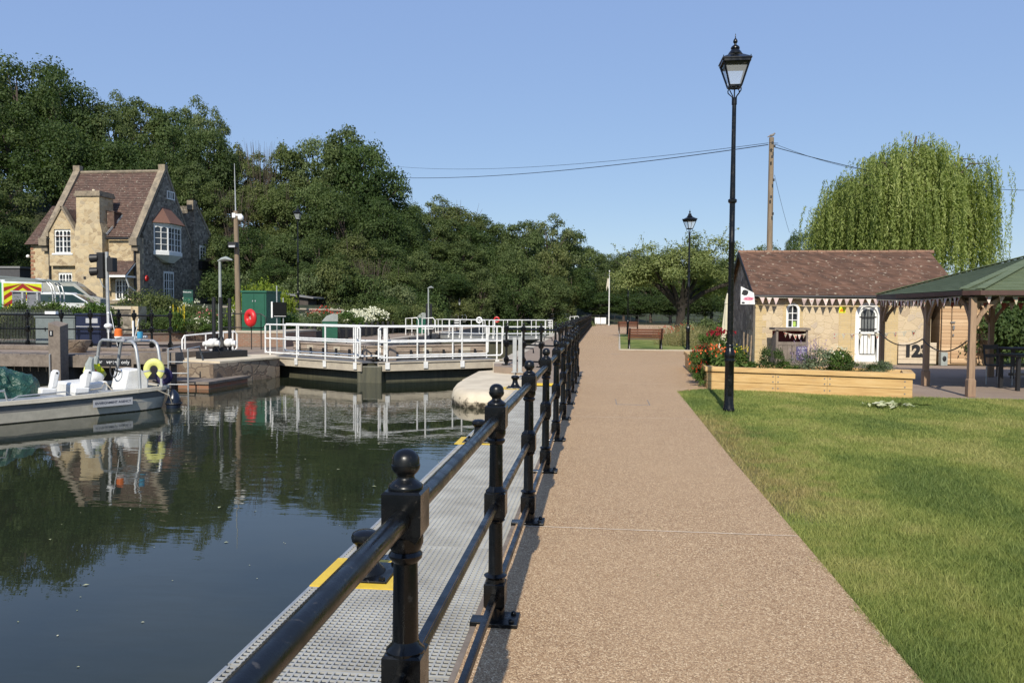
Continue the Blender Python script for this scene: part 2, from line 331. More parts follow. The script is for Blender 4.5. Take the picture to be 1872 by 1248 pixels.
    m['lf_bed'] = leaf('bed_leaves', (.04, .08, .015), (.09, .14, .03), (.16, .21, .06))
    m['lf_grey'] = leaf('grey_green_leaves', (.10, .13, .07), (.17, .2, .12), (.26, .28, .19))
    m['lf_dry'] = leaf('dry_grass', (.20, .17, .07), (.30, .26, .12), (.42, .37, .2))
    m['bark'] = simple('bark', (.11, .085, .065), .95, c2=(.055, .042, .033), scale=3, bump=.8, bs=12, bd=.03, streak=(1, 1, .3))
    m['twig'] = simple('bare_twigs', (.3, .25, .18), .9)
    for nm, c in dict(fl_red=(.55, .035, .02), fl_orange=(.75, .17, .05), fl_white=(.75, .74, .6), fl_yellow=(.75, .6, .05), fl_purple=(.33, .24, .38), fl_dkred=(.26, .015, .025), fl_pink=(.6, .22, .2)).items(): m[nm] = leaf('petals_' + nm[3:], scl(c, .75), c, scl(c, 1.2), .2, 0)
    for nm, c, r_ in [('green', (.012, .095, .055), .45), ('green_dk', (.01, .055, .04), .45), ('navy', (.012, .018, .05), .4), ('steel', (.17, .2, .2), .5), ('red', (.6, .02, .02), .4), ('orange', (.75, .16, .02), .4),
                      ('yellow', (.78, .53, .05), .5), ('lemon', (.72, .72, .22), .5), ('hi_vis', (.75, .8, .02), .5), ('blue', (.05, .3, .5), .4), ('cream_cloth', (.62, .58, .44), .9), ('pennant_a', (.62, .48, .44), .9),
                      ('maroon', (.22, .025, .02), .5), ('pink', (.75, .25, .35), .5), ('screen', (.012, .014, .015), .25), ('plastic_white', (.85, .85, .83), .35), ('van_white', (.7, .72, .7), .3), ('van_green', (.03, .42, .14), .3),
                      ('silver', (.45, .46, .48), .3), ('rope', (.4, .36, .28), .9), ('rubber', (.02, .02, .02), .8), ('lead', (.2, .2, .2), .7), ('bird', (.22, .19, .17), .9), ('sign_blue', (.06, .06, .17), .5), ('pennant_b', (.42, .12, .1), .9), ('amber', (.7, .25, .02), .3)]:
        m[nm] = simple(nm, c, r_, c2=scl(c, .8))
    m['bench_wood'] = simple('red_brown_bench_slats', (.17, .065, .035), .45, c2=(.10, .04, .025), scale=4, streak=(.3, 3, 3))
    m['hull'] = simple('aluminium_hull', (.66, .61, .50), .5, 0, c2=(.52, .48, .39), scale=2, bump=.1)
    m['hull_dark'] = simple('grey_hull_band', (.17, .17, .165), .5, c2=(.24, .235, .22), scale=2)
    m['tarp'] = simple('green_tarpaulin', (.012, .05, .036), .42, c2=(.02, .075, .055), scale=3, bump=1, bs=9, bd=.05)
    k = N('plain_glass'); k.set(Base_Color=(.02, .025, .03, 1), Roughness=.06); k.b.inputs['Specular IOR Level'].default_value = .8; m['glass'] = k.m
    k = N('frosted_lantern_glass'); k.set(Base_Color=(.75, .78, .8, 1), Roughness=.3)
    k.link(k.n('MixShader', {0: .72, 1: k.b.outputs[0], 2: k.n('BsdfTransparent').outputs[0]}).outputs[0], k.out.inputs[0]); m['lantern'] = k.m
    k = N('grating_grp'); co = k.co(); k.set(Base_Color=k.ramp(k.noise(co, 2.5, 6), [(.35, (.40, .40, .375)), (.65, (.27, .265, .245))]), Roughness=.7); k.bump(k.noise(co, 200, 2), .4, .002); m['grating'] = k.m
    k = N('undergrowth'); co = k.co(); c = k.ramp(k.noise(co, .9, 8, .8), [(.35, (.022, .028, .010)), (.55, (.05, .066, .02)), (.75, (.085, .10, .035))]); k.set(Base_Color=c, Roughness=1); k.bump(k.noise(co, 3, 8, .8), 1, .4); m['under'] = k.m
mts()
# ================================================================ SETTING
def gz(x, y):
    if y < 20: return -2.5 if x < -.75 else -.04
    if -3.35 < x < -.75 and y < 91: return -2.5
    if x > -3.15: b = -.04
    elif y < 20.9: return -2.5
    elif y < 24.05 and x > -12.7: return -2.5
    elif -12.7 < x < -3.35 and y < 100: return -2.5
    else: b = -.04
    b += 1.9 * sstep(31, 46, y) * sstep(-14, -19, x) + .9 * sstep(45, 62, y) * sstep(-12.2, -17, x) * (1 - sstep(-14, -19, x))
    d = max(0, (y - 62) * .12 + (-x - 18) * .30) * sstep(57, 74, y)
    d = 15 * (1 - math.exp(-d / 15)); b += d + 4 * (1 - math.exp(-max(0, (-x - 46)) * .22 / 4)) * sstep(40, 60, y)
    if y > 70: b += .35 * math.sin(x * .31) * math.cos(y * .23) * min(1, d / 2)
    if y > 150: b += min(12, (y - 150) * .02)
    return b
xs = [-420, -300, -220, -170, -140, -120, -105, -95] + list(range(-88, -14, 3)) + [-14, -12.6, -11.25, -10.95, -10.65, -10.35, -8, -5.5, -3.4, -3.1, -2.3, -2.1, -.78, -.6, .5, 2, 4, 7, 12, 20, 30, 45, 60, 80, 110, 160, 240, 360]
ys = [-80, -30, -10, 0, 10, 19.8, 20.05, 20.85, 20.95, 22, 24, 24.1, 26, 30, 33, 36, 39, 42, 45, 48, 51] + list(range(54, 150, 4)) + [160, 180, 210, 260, 340, 480, 700, 1100, 2500]
g = M(); nx, ny = len(xs), len(ys)
g.v = [(x, y, gz(x, y)) for x in xs for y in ys]
for i in range(nx - 1):
    for j in range(ny - 1):
        g.f.append((i * ny + j, (i + 1) * ny + j, (i + 1) * ny + j + 1, i * ny + j + 1)); g.mi.append(1 if (xs[i] >= -.7 and ys[j] < 60) else 0)
kind(g.build('ground', [MT['under'], MT['turf']]))
m = M(); m.quad((-70, -40, -.55), (-.7, -40, -.55), (-.7, 24, -.55), (-70, 24, -.55)); kind(m.build('water', MT['water']))
m = M(); m.quad((-11.3, 24.004, -2.1), (-3.1, 24.004, -2.1), (-3.1, 100, -2.1), (-11.3, 100, -2.1)); kind(m.build('lock_water', MT['water']))
# path (one slab), lockside, banks
P = [(-.62, -4), (1.45, -4), (1.46, 3.7), (1.48, 5.9), (1.49, 8.9), (1.55, 12.5), (1.62, 16.4), (1.9, 16.9), (2.35, 17.15), (2.6, 23.5), (4.6, 33), (.82, 33), (1.1, 45), (1.35, 55), (5.8, 57), (7.5, 80), (8, 92), (-.85, 92), (-.85, 80), (-1.2, 45), (-1.15, 25), (-.62, 19.6)]
m = M(); m.slab(P, -2.4, 0.0); kind(m.build('path', MT['path']))
m = M(); m.slab([(-3.2, 24), (-3.05, 22.8), (-1.6, 21.7), (-1.55, 17.6), (-.66, 17.6), (-.66, 19.4), (-.622, 19.4), (-.622, 19.6), (-1.152, 25), (-1.202, 45), (-.85, 80), (-.85, 92), (-3.2, 92)], -2.4, -.006); kind(m.build('lockside', MT['tarmac']))
m = M(); m.slab([(-26, 22.2), (-12.2, 21.6), (-11.25, 24), (-11.25, 92), (-13.5, 92), (-13.5, 60), (-15.5, 46), (-15.5, 34), (-26, 33)], -2.4, -.008); kind(m.build('left_lockside', MT['tarmac']))
m = M(); m.slab([(-70, 20.9), (-12.6, 20.9), (-12.45, 24.1), (-15.4, 25.5), (-15.4, 30), (-70, 30)], -2.4, .3); kind(m.build('left_bank', MT['tarmac']))
m = M()
for poly in ([(6.1, 16.15), (30, 15.6), (30, 26), (6.3, 26.0)], [(2.75, 18.2), (6.096, 17.3), (6.296, 26.0), (2.95, 24.5)]): m.slab(poly, -.3, -.002 if poly[0][0] > 5 else .0)
kind(m.build('paving', MT['paving']))
# joints and inspection marks in the path: pale chalky lines
pj = simple('pale_joint', (.74, .62, .47), .9, c2=(.55, .44, .32), scale=3)
m = M()
for y, x1 in ((5.93, 1.47), (12.2, 1.54), (17.9, 2.3), (20.6, 2.4), (25.2, 2.9)): m.quad((-.6, y - .007, .004), (x1, y - .007, .004), (x1, y + .007, .004), (-.6, y + .007, .004))
kind(m.build('path_joints', pj))
m = M()
for a, b in (((.32, 13.9), (.32, 14.7)), ((.9, 13.9), (.9, 14.7)), ((.32, 13.9), (.9, 13.9)), ((.45, 30.2), (.8, 30.2))): m.bar((*a, .002), (*b, .002), .012, .006)
kind(m.build('path_marks', MT['lead']))
# second lawn behind the bench, with kerb
L2 = [(.86, 33.1), (5.5, 33.1), (7, 30.0), (14, 29.4), (14, 70), (5.9, 56.6), (1.4, 54.8)]
m = M(); m.slab(L2, -.1, .03); kind(m.build('lawn', MT['turf']))
m = M()
for a, b in zip(L2, L2[1:4]): m.bar((a[0], a[1], .02), (b[0], b[1], .02), .08, .05)
m.bar((*L2[0], .02), (*L2[-1], .02), .08, .05); kind(m.build('lawn_edging', MT['concrete']))
# gravel edge line and quay wall coping on both sides of the lock
m = M(); m.b2((-11.6, 24.1, -2.4), (-11.2, 62, .0)); m.b2((-3.25, 24.1, -2.4), (-2.85, 62, .0)); o = m.build('quay', MT['concrete']); kind(o)
m = M(); m.b2((-11.2, 24.2, -.62), (-11.08, 61.5, -.06)); m.b2((-11.2, 24.2, -2.3), (-11.12, 61.5, -.66)); kind(m.build('lock_wall', MT['wall_wood']))
# round-nosed cream pier end
prof = [(-1.6, .92), (-.75, .98), (-.55, 1.02), (-.42, 1.03), (-.30, 1.0), (-.22, .94), (-.19, .85)]
def pier(u, v):
    k = v * (len(prof) - 1); i = min(int(k), len(prof) - 2); z = prof[i][0] + (prof[i + 1][0] - prof[i][0]) * (k - i); q = prof[i][1] + (prof[i + 1][1] - prof[i][1]) * (k - i)
    a = math.pi * (1 + u) ; c = (-2.62, 20.3)
    rx_, ry_ = 1.0 * q, 2.95 * q
    return (c[0] + rx_ * math.copysign(abs(math.cos(a)) ** .8, math.cos(a)) , c[1] + ry_ * math.sin(a) * 1.0, z)
m = M(); m.grid(pier, 40, 12); top = [pier(i / 40, 1)[:2] for i in range(41)]
m.add([(x, y, -.19) for x, y in top], [tuple(range(41))])
m.slab([(-3.54, 20.3), (-1.58, 20.3), (-1.58, 22), (-3.0, 24.0), (-3.55, 23.2)], -1.6, -.191)
o = m.build('pier_end', MT['cream'], smooth=True); kind(o)
# left quay: old stone steps and slabs by the lock entrance
m = M(); m.slab([(-12.7, 20.3), (-10.45, 20.15), (-10.3, 22.2), (-12.7, 22.6)], -2.4, -.42); kind(m.build('lower_quay', MT['brick_red']))
m = M(); m.slab([(-12.8, 20.25), (-10.42, 20.1), (-10.25, 22.3), (-12.8, 22.4)], -.419, -.35); kind(m.build('quay_slab', MT['grey_wood']))
m = M(); m.slab([(-12.7, 21.9), (-10.85, 21.2), (-10.15, 24.2), (-11.1, 25.4), (-12.7, 24)], -2.4, .05); kind(m.build('quay_block', MT['bank_stone']))
m = M(); m.slab([(-12.6, 22.2), (-10.8, 21.5), (-10.1, 24.1), (-11.0, 25.3), (-12.6, 23.6)], .051, .11); kind(m.build('quay_coping', MT['cream']))
# ================================================================ GRATING WALKWAY
GX0, GX1, GZ = -1.73, -.66, -.05
def grating_panel(L=1.96):
    m = M(); W = GX1 - GX0; n = 29
    for i in range(n + 1): m.box((i * W / n, L / 2, -.006), (.0095, L, .012))
    k = int(L / .0385)
    for j in range(k + 1): m.box((W / 2, j * L / k, -.0052), (W, .0095, .0098))
    return m
t0 = T('grating_panel', 'pale grey walkway grating panel nearest the camera, beside the railing', 'grating', (GX0, -.46, GZ), group='grating panels of the waterside walkway')
grating_panel().build('grid', MT['grating'], t0)
m = M(); m.b2((-.02, 0, -.14), (-.006, 1.96, -.001)); m.build('edge_angle', MT['galv'], t0)
gl = ['pale grey walkway grating panel around the nearest black bollard', 'pale grey walkway grating panel just beyond the nearest black bollard', 'pale grey walkway grating panel between the two nearer bollards',
      'pale grey walkway grating panel just short of the second bollard', 'pale grey walkway grating panel around the second bollard', 'pale grey walkway grating panel just beyond the second bollard', 'pale grey walkway grating panel two beyond the second bollard', 'pale grey walkway grating panel farthest away, beside the cream pier end']
for i, l in enumerate(gl): copy_thing(t0, (GX0, -.46 + 1.985 * (i + 1) + .03, GZ), label=l)
t = T('walkway_frame', 'dark steel beams and legs carrying the grating walkway over the water', 'frame', (GX0, 0, -.2))
m = M(); m.b2((GX0 + .01, -1, -.22), (GX0 + .09, 17.4, -.082)); m.b2((-.82, -1, -.22), (-.70, 17.4, -.082)); m.build('beam', MT['black_matt'], t, world=True)
for j in range(9):
    m = M(); m.b2((GX0 + .02, j * 2.0 + .4, -2), (GX0 + .1, j * 2. + .5, -.221)); m.build('leg', MT['black_matt'], t, world=True)
    m = M(); m.b2((GX0 + .1, j * 2.0 + .4, -.215), (-.825, j * 2. + .46, -.1)); m.build('cross_beam', MT['black_matt'], t, world=True)
# kerb angle between grating and path
m = M(); m.b2((-.655, -2, -.2), (-.625, 17.6, -.012)); tag(m.build('kerb_angle', MT['grey_wood']), 'thin weathered edging strip between the grating and the path', 'edging')
# bollards with yellow surrounds
def bollard(loc, label):
    t = T('mooring_bollard', label, 'bollard', loc, group='black mooring bollards on yellow plates')
    m = M(); a, b, c = .27, .19, .006
    for q in (((-a, -a), (a, -b)), ((-a, b), (a, a)), ((-a, -b), (-b, b)), ((b, -b), (a, b))): m.b2((*q[0], .001), (*q[1], c + .001))
    m.build('yellow_plate', MT['yellow'], t)
    m = M(); m.b2((-.185, -.185, .001), (.185, .185, .02)); m.build('base_plate', MT['black'], t, bevel=.004)
    m = M(); m.lathe([(.02, .13), (.03, .125), (.06, .095), (.10, .07), (.16, .055), (.19, .058), (.215, .085), (.24, .09), (.265, .082), (.28, .055), (.285, 0.001)], n=28); m.build('bollard_head', MT['black'], t, smooth=True)
    for sx in (-1, 1):
        for sy in (-1, 1): m = M(); m.lathe([(.02, .022), (.035, .02), (.043, .008)], (sx * .15, sy * .15, 0), 8); m.build('bolt', MT['black'], t, smooth=True)
    return t
b0 = onz(668, 1048, GZ); bollard((b0.x, b0.y, GZ), 'nearest black mooring bollard on yellow plate, seen beside the first railing post')
b1 = onz(875, 806, GZ); bollard((b1.x, b1.y, GZ), 'second black mooring bollard on yellow plate, just behind the second railing post')
b2_ = onz(952, 700, GZ); bollard((b2_.x, 16.9, GZ), 'farthest mooring bollard on yellow plate, beside the cream pier end')
# ================================================================ BLACK RAILING
def post_parts():
    s = M()
    def cube(z0, z1, h=.057):
        s.lathe([(z0 - .035, .046), (z0 - .012, h * 1.20), (z0, h * 1.36), (z1, h * 1.36), (z1 + .006, h * 1.2)], n=4, rot=math.pi / 4)
    sh = [(.0, .05), (.235, .05), (.25, .062), (.262, .04), (.28, .038), (.53, .036), (.545, .05), (.555, .036), (.72, .036), (.725, .037), (.945, .034), (.958, .046), (.968, .048), (.978, .04), (1.0, .05), (1.02, .05)]
    s.lathe(sh, n=16); 
    cube(.10, .21); cube(.57, .69); cube(1.035, 1.145)
    s.lathe([(.69, .055), (.70, .055), (.715, .04), (.73, .036)], n=16)
    fm = M(); fm.lathe([(1.151, .048), (1.157, .049), (1.163, .047), (1.171, .037), (1.178, .027), (1.184, .024), (1.190, .025), (1.198, .033), (1.206, .0385), (1.213, .040), (1.219, .0405), (1.220, .0385), (1.235, .038), (1.247, .033), (1.256, .024), (1.261, .014), (1.263, .001)], n=24)
    bp = M(); bp.b2((-.06, -.09, .001), (.125, .09, .022)); 
    for y in (-.055, .055): bp.lathe([(.022, .016), (.033, .015), (.04, .006)], (.092, y, 0), 8)
    bp.b2((-.13, -.05, -.03), (-.06, .05, .012))
    return s, fm, bp
PS = None
def railing(name, label, pts, bounds=None, z=0., extend=(0, 0), mid=True):
    """black cast railing: posts at pts (x, y)"""
    global PS
    t = T(name, label, 'railing', (pts[0][0], pts[0][1], z), group='black ball-topped railings')
    d = Vector((pts[-1][0] - pts[0][0], pts[-1][1] - pts[0][1], 0)); rz = math.atan2(d.y, d.x) - math.pi / 2
    if PS is None:
        s, fm, bp = post_parts(); a = s.build('post', MT['black'], t, smooth=True); b = fm.build('finial', MT['black'], a, smooth=True); c = bp.build('base_plate', MT['black'], a, bevel=.003); PS = a; a.rotation_euler.z = rz; k = 1
    else: k = 0
    for p in pts[k:]:
        c = copy_thing(PS, (p[0] - pts[0][0], p[1] - pts[0][1], 0), rz, parent=t)
    u = d.normalized(); a = Vector((*pts[0], z)) - u * extend[0]; b = Vector((*pts[-1], z)) + u * extend[1]
    for nm, zz, r, n in (('top_rail', 1.075, .0285, 20), ('middle_rail', .625, .021, 8), ('lower_rail', .145, .021, 8)):
        m = M(); m.tube([a + Vector((0, 0, zz)), b + Vector((0, 0, zz))], r, n)
        if n == 8:
            for s_ in (-1, 1): m.bar(a + Vector((0, 0, zz + s_ * .02)), b + Vector((0, 0, zz + s_ * .02)), .026, .006)
        m.build(nm, MT['black'], t, smooth=(n > 8), world=True)
    return t
railing('railing', 'glossy black ball-topped railing running along the path beside the grating', [(-.53, 2.13 + 1.95 * i) for i in range(10)], extend=(2.6, 0))
railing('railing', 'black ball-topped railing continuing to the far end of the path', [(-1.15 + .33 * (i / 30), 25. + 1.87 * i) for i in range(31)])
railing('railing', 'short black railing crossing the pier behind the cream rounded end', [(-2.75, 23.4), (-2.2, 23.0), (-1.65, 22.6), (-1.1, 22.2)], z=0)
railing('railing', 'short black railing on the lockside just beyond the end of the path railing', [(-1.35, 24.6), (-1.1, 26.5), (-.9, 28.4)])
# ================================================================ STREET LAMPS (Victorian)
def victorian_lamp(loc, label, rz=0):
    t = T('street_lamp', label, 'street lamp', loc, rz, group='black Victorian street lamps')
    m = M(); m.lathe([(0, .095), (.04, .095), (.06, .085), (.10, .085), (.12, .078), (.80, .074), (.82, .084), (.84, .086), (.86, .078), (.90, .088), (.95, .088), (1.0, .07), (1.05, .055), (1.06, .062), (1.08, .062), (1.1, .052)], n=20)
    m.b2((-.03, -.082, .25), (.03, -.07, .6)); m.build('lamp_base', MT['black'], t, smooth=True)
    m = M(); m.lathe([(1.1, .05), (2.75, .046), (2.77, .053), (2.8, .053), (2.82, .046), (3.42, .045), (3.44, .07), (3.48, .072), (3.5, .045), (4.3, .036), (5.02, .034), (5.03, .042), (5.13, .042), (5.14, .03)], n=16); m.build('column', MT['black'], t, smooth=True)
    m = M()
    for k in range(4):
        a = math.pi / 4 + k * math.pi / 2; c, s_ = math.cos(a), math.sin(a)
        m.tube([(c * r_, s_ * r_, z) for r_, z in ((.035, 5.1), (.045, 5.16), (.09, 5.2), (.125, 5.235), (.13, 5.27), (.11, 5.3), (.09, 5.29))], .009, 6)
    m.tube([(0, 0, 5.1), (0, 0, 5.32)], .011, 6); m.torus((0, 0, 5.30), .085, .01); m.build('scroll_bracket', MT['black'], t, smooth=True)
    lan = M(); q = math.sqrt(2); z0, z1, w0, w1 = 5.32, 5.70, .095, .205
    for k in range(4):
        a = math.pi / 4 + k * math.pi / 2; b = a + math.pi / 2; A = Vector((math.cos(a) * q, math.sin(a) * q, 0)); B = Vector((math.cos(b) * q, math.sin(b) * q, 0)); Z = Vector((0, 0, 1))
        lan.bar(A * w0 + Z * z0, A * w1 + Z * z1, .022, .022); lan.bar(A * w0 + Z * z0, B * w0 + Z * z0, .02, .03); lan.bar(A * w1 + Z * z1, B * w1 + Z * z1, .035, .045)
        lan.tube([A * (w1 + .01) + Z * z1, A * (w1 + .01) + Z * (z1 + .07)], .007, 5)
        e = .80; C_ = w0 + (w1 - w0) * e; zc = z0 + (z1 - z0) * e
        lan.add([A * C_ * .98 + Z * zc, B * C_ * .98 + Z * zc, B * w1 * .98 + Z * z1, A * w1 * .98 + Z * z1], [(0, 1, 2, 3)])
    lf = lan.build('lantern_frame', MT['black'], t)
    gp = M(); gp.lathe([(z0 + .01, w0 * .93 * q), (z1 - .01, w1 * .93 * q)], n=4, rot=math.pi / 4); gp.build('lantern_glass', MT['lantern'], lf)
    rf = M(); rf.lathe([(5.72, .235 * q), (5.735, .235 * q), (5.82, .10 * q), (5.83, .10 * q)], n=4, rot=math.pi / 4)
    rf.lathe([(5.825, .11), (5.84, .115), (5.87, .10), (5.90, .075), (5.925, .06), (5.93, .072), (5.945, .072), (5.965, .06), (5.985, .035), (5.99, .02), (6.01, .018), (6.03, .035), (6.05, .037), (6.08, .025), (6.10, .008), (6.17, .005)], n=16); rf.build('lantern_roof', MT['black'], t, smooth=True)
    return t
L0 = victorian_lamp((2.16, 13.37, .0), 'nearest and tallest black Victorian street lamp, standing in the lawn before the planter', .0)
copy_thing(L0, (3.66, 33.2, .03), .35, 'black Victorian street lamp behind the nearer bench, before the spreading tree').scale = (1, 1, .94)
copy_thing(L0, (1.95, 54.5, .0), .2, 'distant black Victorian street lamp beside the farther bench').scale = (1, 1, .93)
p = ond(545, 590, 47); l = copy_thing(L0, (p.x, p.y, gz(p.x, p.y)), .1, 'black Victorian street lamp before the wooded hill, right of the green cabinet'); l.scale = (1, 1, 1.0)
p = ond(840, 585, 70); l = copy_thing(L0, (p.x, p.y, gz(p.x, p.y)), .1, 'thin black street lamp at the far left lockside below the woods'); l.scale = (.55, .55, .85)
# ================================================================ BENCHES
def bench(loc, rz, label):
    t = T('park_bench', label, 'bench', loc, rz, group='park benches with black iron ends')
    m = M()
    for i in range(5): m.box((0, -.2 + i * .1, .43), (1.45, .075, .022))
    m.build('seat', MT['bench_wood'], t, bevel=.004)
    m = M()
    for i in range(4): m.box((0, .27 + i * .035, .52 + i * .1), (1.45, .02, .08), rx=-.3)
    m.build('backrest', MT['bench_wood'], t, bevel=.004)
    for s_ in (-1, 1):
        x = s_ * .66; m = M()
        m.tube([(x, -.27, 0), (x, -.22, .15), (x, -.25, .3), (x, -.23, .42), (x, -.27, .55), (x, -.25, .63), (x, -.1, .66), (x, .15, .63), (x, .24, .6)], .034, 6)
        m.tube([(x, .3, 0), (x, .22, .18), (x, .2, .4), (x, .27, .55), (x, .38, .88)], .036, 6)
        m.tube([(x, -.24, .4), (x, .22, .4)], .018, 6); m.tube([(x, -.23, .1), (x, 0, .2), (x, .26, .1)], .015, 6)
        m.torus((x, 0, .3), .08, .022, 'x', 14, 5); m.torus((x, -.06, .52), .06, .012, 'x', 14, 5); m.torus((x, .1, .52), .05, .012, 'x', 14, 5)
        m.tube([(x, -.2, .16), (x, -.02, .38)], .011, 5); m.tube([(x, .2, .16), (x, .02, .38)], .011, 5)
        m.build('iron_end', MT['black'], t, smooth=True)
    return t
B0 = bench((1.84, 32.6, .0), math.pi + .04, 'nearer red-brown slatted bench with black iron ends, at the lawn corner')
B0.location = (1.92, 33.45, .03)
copy_thing(B0, (2.1, 57.6, 0), math.pi - .1, 'farther red-brown slatted bench beside the distant street lamp')
# ================================================================ FOLIAGE
rg = np.random.default_rng(7)
def rnd_dir(n, g=None):
    g = g or rg; v = g.normal(size=(n, 3)); return v / np.linalg.norm(v, axis=1, keepdims=True)
def leaves_mesh(name, C, Nn, size, var, mt, aspect=.55, axis=None):
    n = len(C); Nn = Nn / (np.linalg.norm(Nn, axis=1, keepdims=True) + 1e-9)
    if axis is None: axis = rnd_dir(n)
    u = axis - Nn * (axis * Nn).sum(1, keepdims=True); u /= (np.linalg.norm(u, axis=1, keepdims=True) + 1e-9); v = np.cross(Nn, u)
    s = np.asarray(size).reshape(-1, 1) * np.ones((n, 1)); fold = Nn * s * .18
    V = np.empty((n, 4, 3)); V[:, 0] = C - u * s; V[:, 1] = C - v * s * aspect + fold; V[:, 2] = C + u * s; V[:, 3] = C + v * s * aspect + fold
    return raw_mesh(name, V.reshape(-1, 3), 4, n, var, mt)
def raw_mesh(name, V, k, n, var, mt):
    me = bpy.data.meshes.new(name); me.vertices.add(len(V)); me.vertices.foreach_set('co', V.astype(np.float32).ravel())
    me.loops.add(n * k); me.loops.foreach_set('vertex_index', np.arange(n * k, dtype=np.int32))
    me.polygons.add(n); me.polygons.foreach_set('loop_start', np.arange(0, n * k, k, dtype=np.int32))
    me.update(calc_edges=True)
    a = me.attributes.new('var', 'FLOAT', 'FACE'); a.data.foreach_set('value', np.clip(var, 0, 1).astype(np.float32))
    me.materials.append(mt); return me
def mk(name, me, parent=None):
    o = bpy.data.objects.new(name, me); col.objects.link(o)
    if parent is not None: o.parent = parent
    return o
def clump_leaves(g, cl, N, leaf, up=.25, shell=.55, rand=.75):
    """cl: list of (centre, radius). leaves spread over the outer shell of every clump"""
    w_ = np.array([r ** 2 for _, r in cl]); cnt = (w_ / w_.sum() * N).astype(int) + 1
    Cs, Ns, Vs, Ss = [], [], [], []
    for (c, r), k in zip(cl, cnt):
        d = rnd_dir(k, g); d[:, 2] = np.where(d[:, 2] < -.55, -d[:, 2] * .5, d[:, 2]); rad = r * (shell + (1.12 - shell) * g.random(k) ** .6)
        rad *= 1 + .18 * np.sin(d[:, 0] * 7 + c[0] * 50) * np.cos(d[:, 1] * 6 + c[1] * 40)
        Cs.append(np.array(c) + d * rad[:, None] * np.array([1, 1, .82])); nn = d + np.array([0, 0, up]) + rnd_dir(k, g) * rand; Ns.append(nn)
        Vs.append(g.random() * .5 + g.random(k) * .5); Ss.append(leaf * (.55 + .8 * g.random(k)))
    return np.concatenate(Cs), np.concatenate(Ns), np.concatenate(Ss), np.concatenate(Vs)
def broadleaf(seed, mt, N=15000, leaf=.0125, ncl=60, rc=(.07, .13), env=(.40, .40, .40), cz=.58, low=.16, loose=0., trunk=True, sticks=0):
    g = np.random.default_rng(seed); cl = []; r_ = random.Random(seed)
    while len(cl) < ncl:
        d = rnd_dir(1, g)[0]; k = g.random() ** .33 * .9 + .08 * loose
        p = np.array([d[0] * env[0], d[1] * env[1], d[2] * env[2]]) * k; p[2] += cz
        ri = rc[0] + (rc[1] - rc[0]) * g.random() ; 
        if p[2] < low: continue
        if k < .45 and g.random() < .7: continue
        cl.append((p, ri))
    C, Nn, S, V = clump_leaves(g, cl, N, leaf)
    tw = int(N * .04); i = g.integers(0, len(C), tw)   # sprays standing out of the outline
    C2 = C[i] + rnd_dir(tw, g) * .045 + np.array([0, 0, .012]); C = np.vstack([C, C2]); Nn = np.vstack([Nn, rnd_dir(tw, g)]); S = np.concatenate([S, S[i] * .9]); V = np.concatenate([V, V[i]])
    crown = leaves_mesh('crown', C, Nn, S, V, mt, .6)
    tm = M(); tm.tube([(0, 0, -.06), (.01, 0, .12), (-.01, .01, .3), (.0, 0, .52), (.01, .01, .8)], [.028, .022, .018, .012, .004], 8)
    for c, r in cl[:26]:
        z0 = max(.12, c[2] * .55 - .02 + .1 * r_.random()); mid = (c[0] * .45, c[1] * .45, (z0 + c[2]) / 2 + .02)
        tm.tube([(0, 0, z0), mid, tuple(c)], [.009, .006, .002], 5, cap=False)
    for _ in range(sticks):
        a = r_.random() * 6.28; q = .1 + .25 * r_.random(); tm.tube([(math.cos(a) * q * .5, math.sin(a) * q * .5, .3), (math.cos(a) * q, math.sin(a) * q, .75 + .15 * r_.random()), (math.cos(a) * q * 1.2, math.sin(a) * q * 1.2, .98 + .08 * r_.random())], [.005, .003, .001], 4, cap=False)
    to = tm.build('trunk', MT['bark']); tme = to.data; bpy.data.objects.remove(to)
    return tme, crown
PT = {
 'dark': [broadleaf(1, MT['lf_dark'], ncl=70), broadleaf(2, MT['lf_dark'], ncl=55, rc=(.08, .15), cz=.6)],
 'mid': [broadleaf(3, MT['lf_mid'], ncl=60), broadleaf(4, MT['lf_mid'], ncl=75, rc=(.06, .11), env=(.38, .38, .44))],
 'olive': [broadleaf(5, MT['lf_olive'], ncl=60, rc=(.06, .11)), broadleaf(6, MT['lf_olive'], ncl=60, env=(.36, .36, .42), sticks=10)],
 'pale': [broadleaf(8, MT['lf_pale'], N=9000, ncl=60, rc=(.04, .08), loose=1, leaf=.0105), broadleaf(9, MT['lf_pale'], N=12000, ncl=80, rc=(.045, .08), leaf=.0105)],
 'bare': [broadleaf(10, MT['lf_olive'], N=3500, ncl=50, rc=(.04, .07), loose=1, leaf=.010, sticks=50)],
}
DESC = {'dark': 'dark green', 'mid': 'mid-green', 'olive': 'olive-green', 'pale': 'pale loose-leaved', 'bare': 'half-bare twiggy'}
tcount = {}
rt = random.Random(3)
def tree(px, top, D, width_px, k, where, base=None, hfac=None):
    p = ond(px, 560, D); x, y = p.x, p.y; zb = gz(x, y) if base is None else base
    zt = ond(px, top, D).z; h = (zt - zb) / .985; wd = width_px * D / F
    if hfac: zb = zt - hfac; h = hfac
    key = (k, where); lab = f"{DESC[k]} tree {where}"
    t = T('broadleaf_tree', lab, 'tree', (x, y, zb), rt.random() * 6.28, group=lab + 's')
    i = rt.randrange(len(PT[k])); tme, cme = PT[k][i]
    s = (wd / .86, wd / .86, h)
    for nm, me in (('trunk', tme), ('crown', cme)):
        o = mk(nm, me, t); o.scale = s
    tcount[key] = tcount.get(key, 0) + 1
    return t
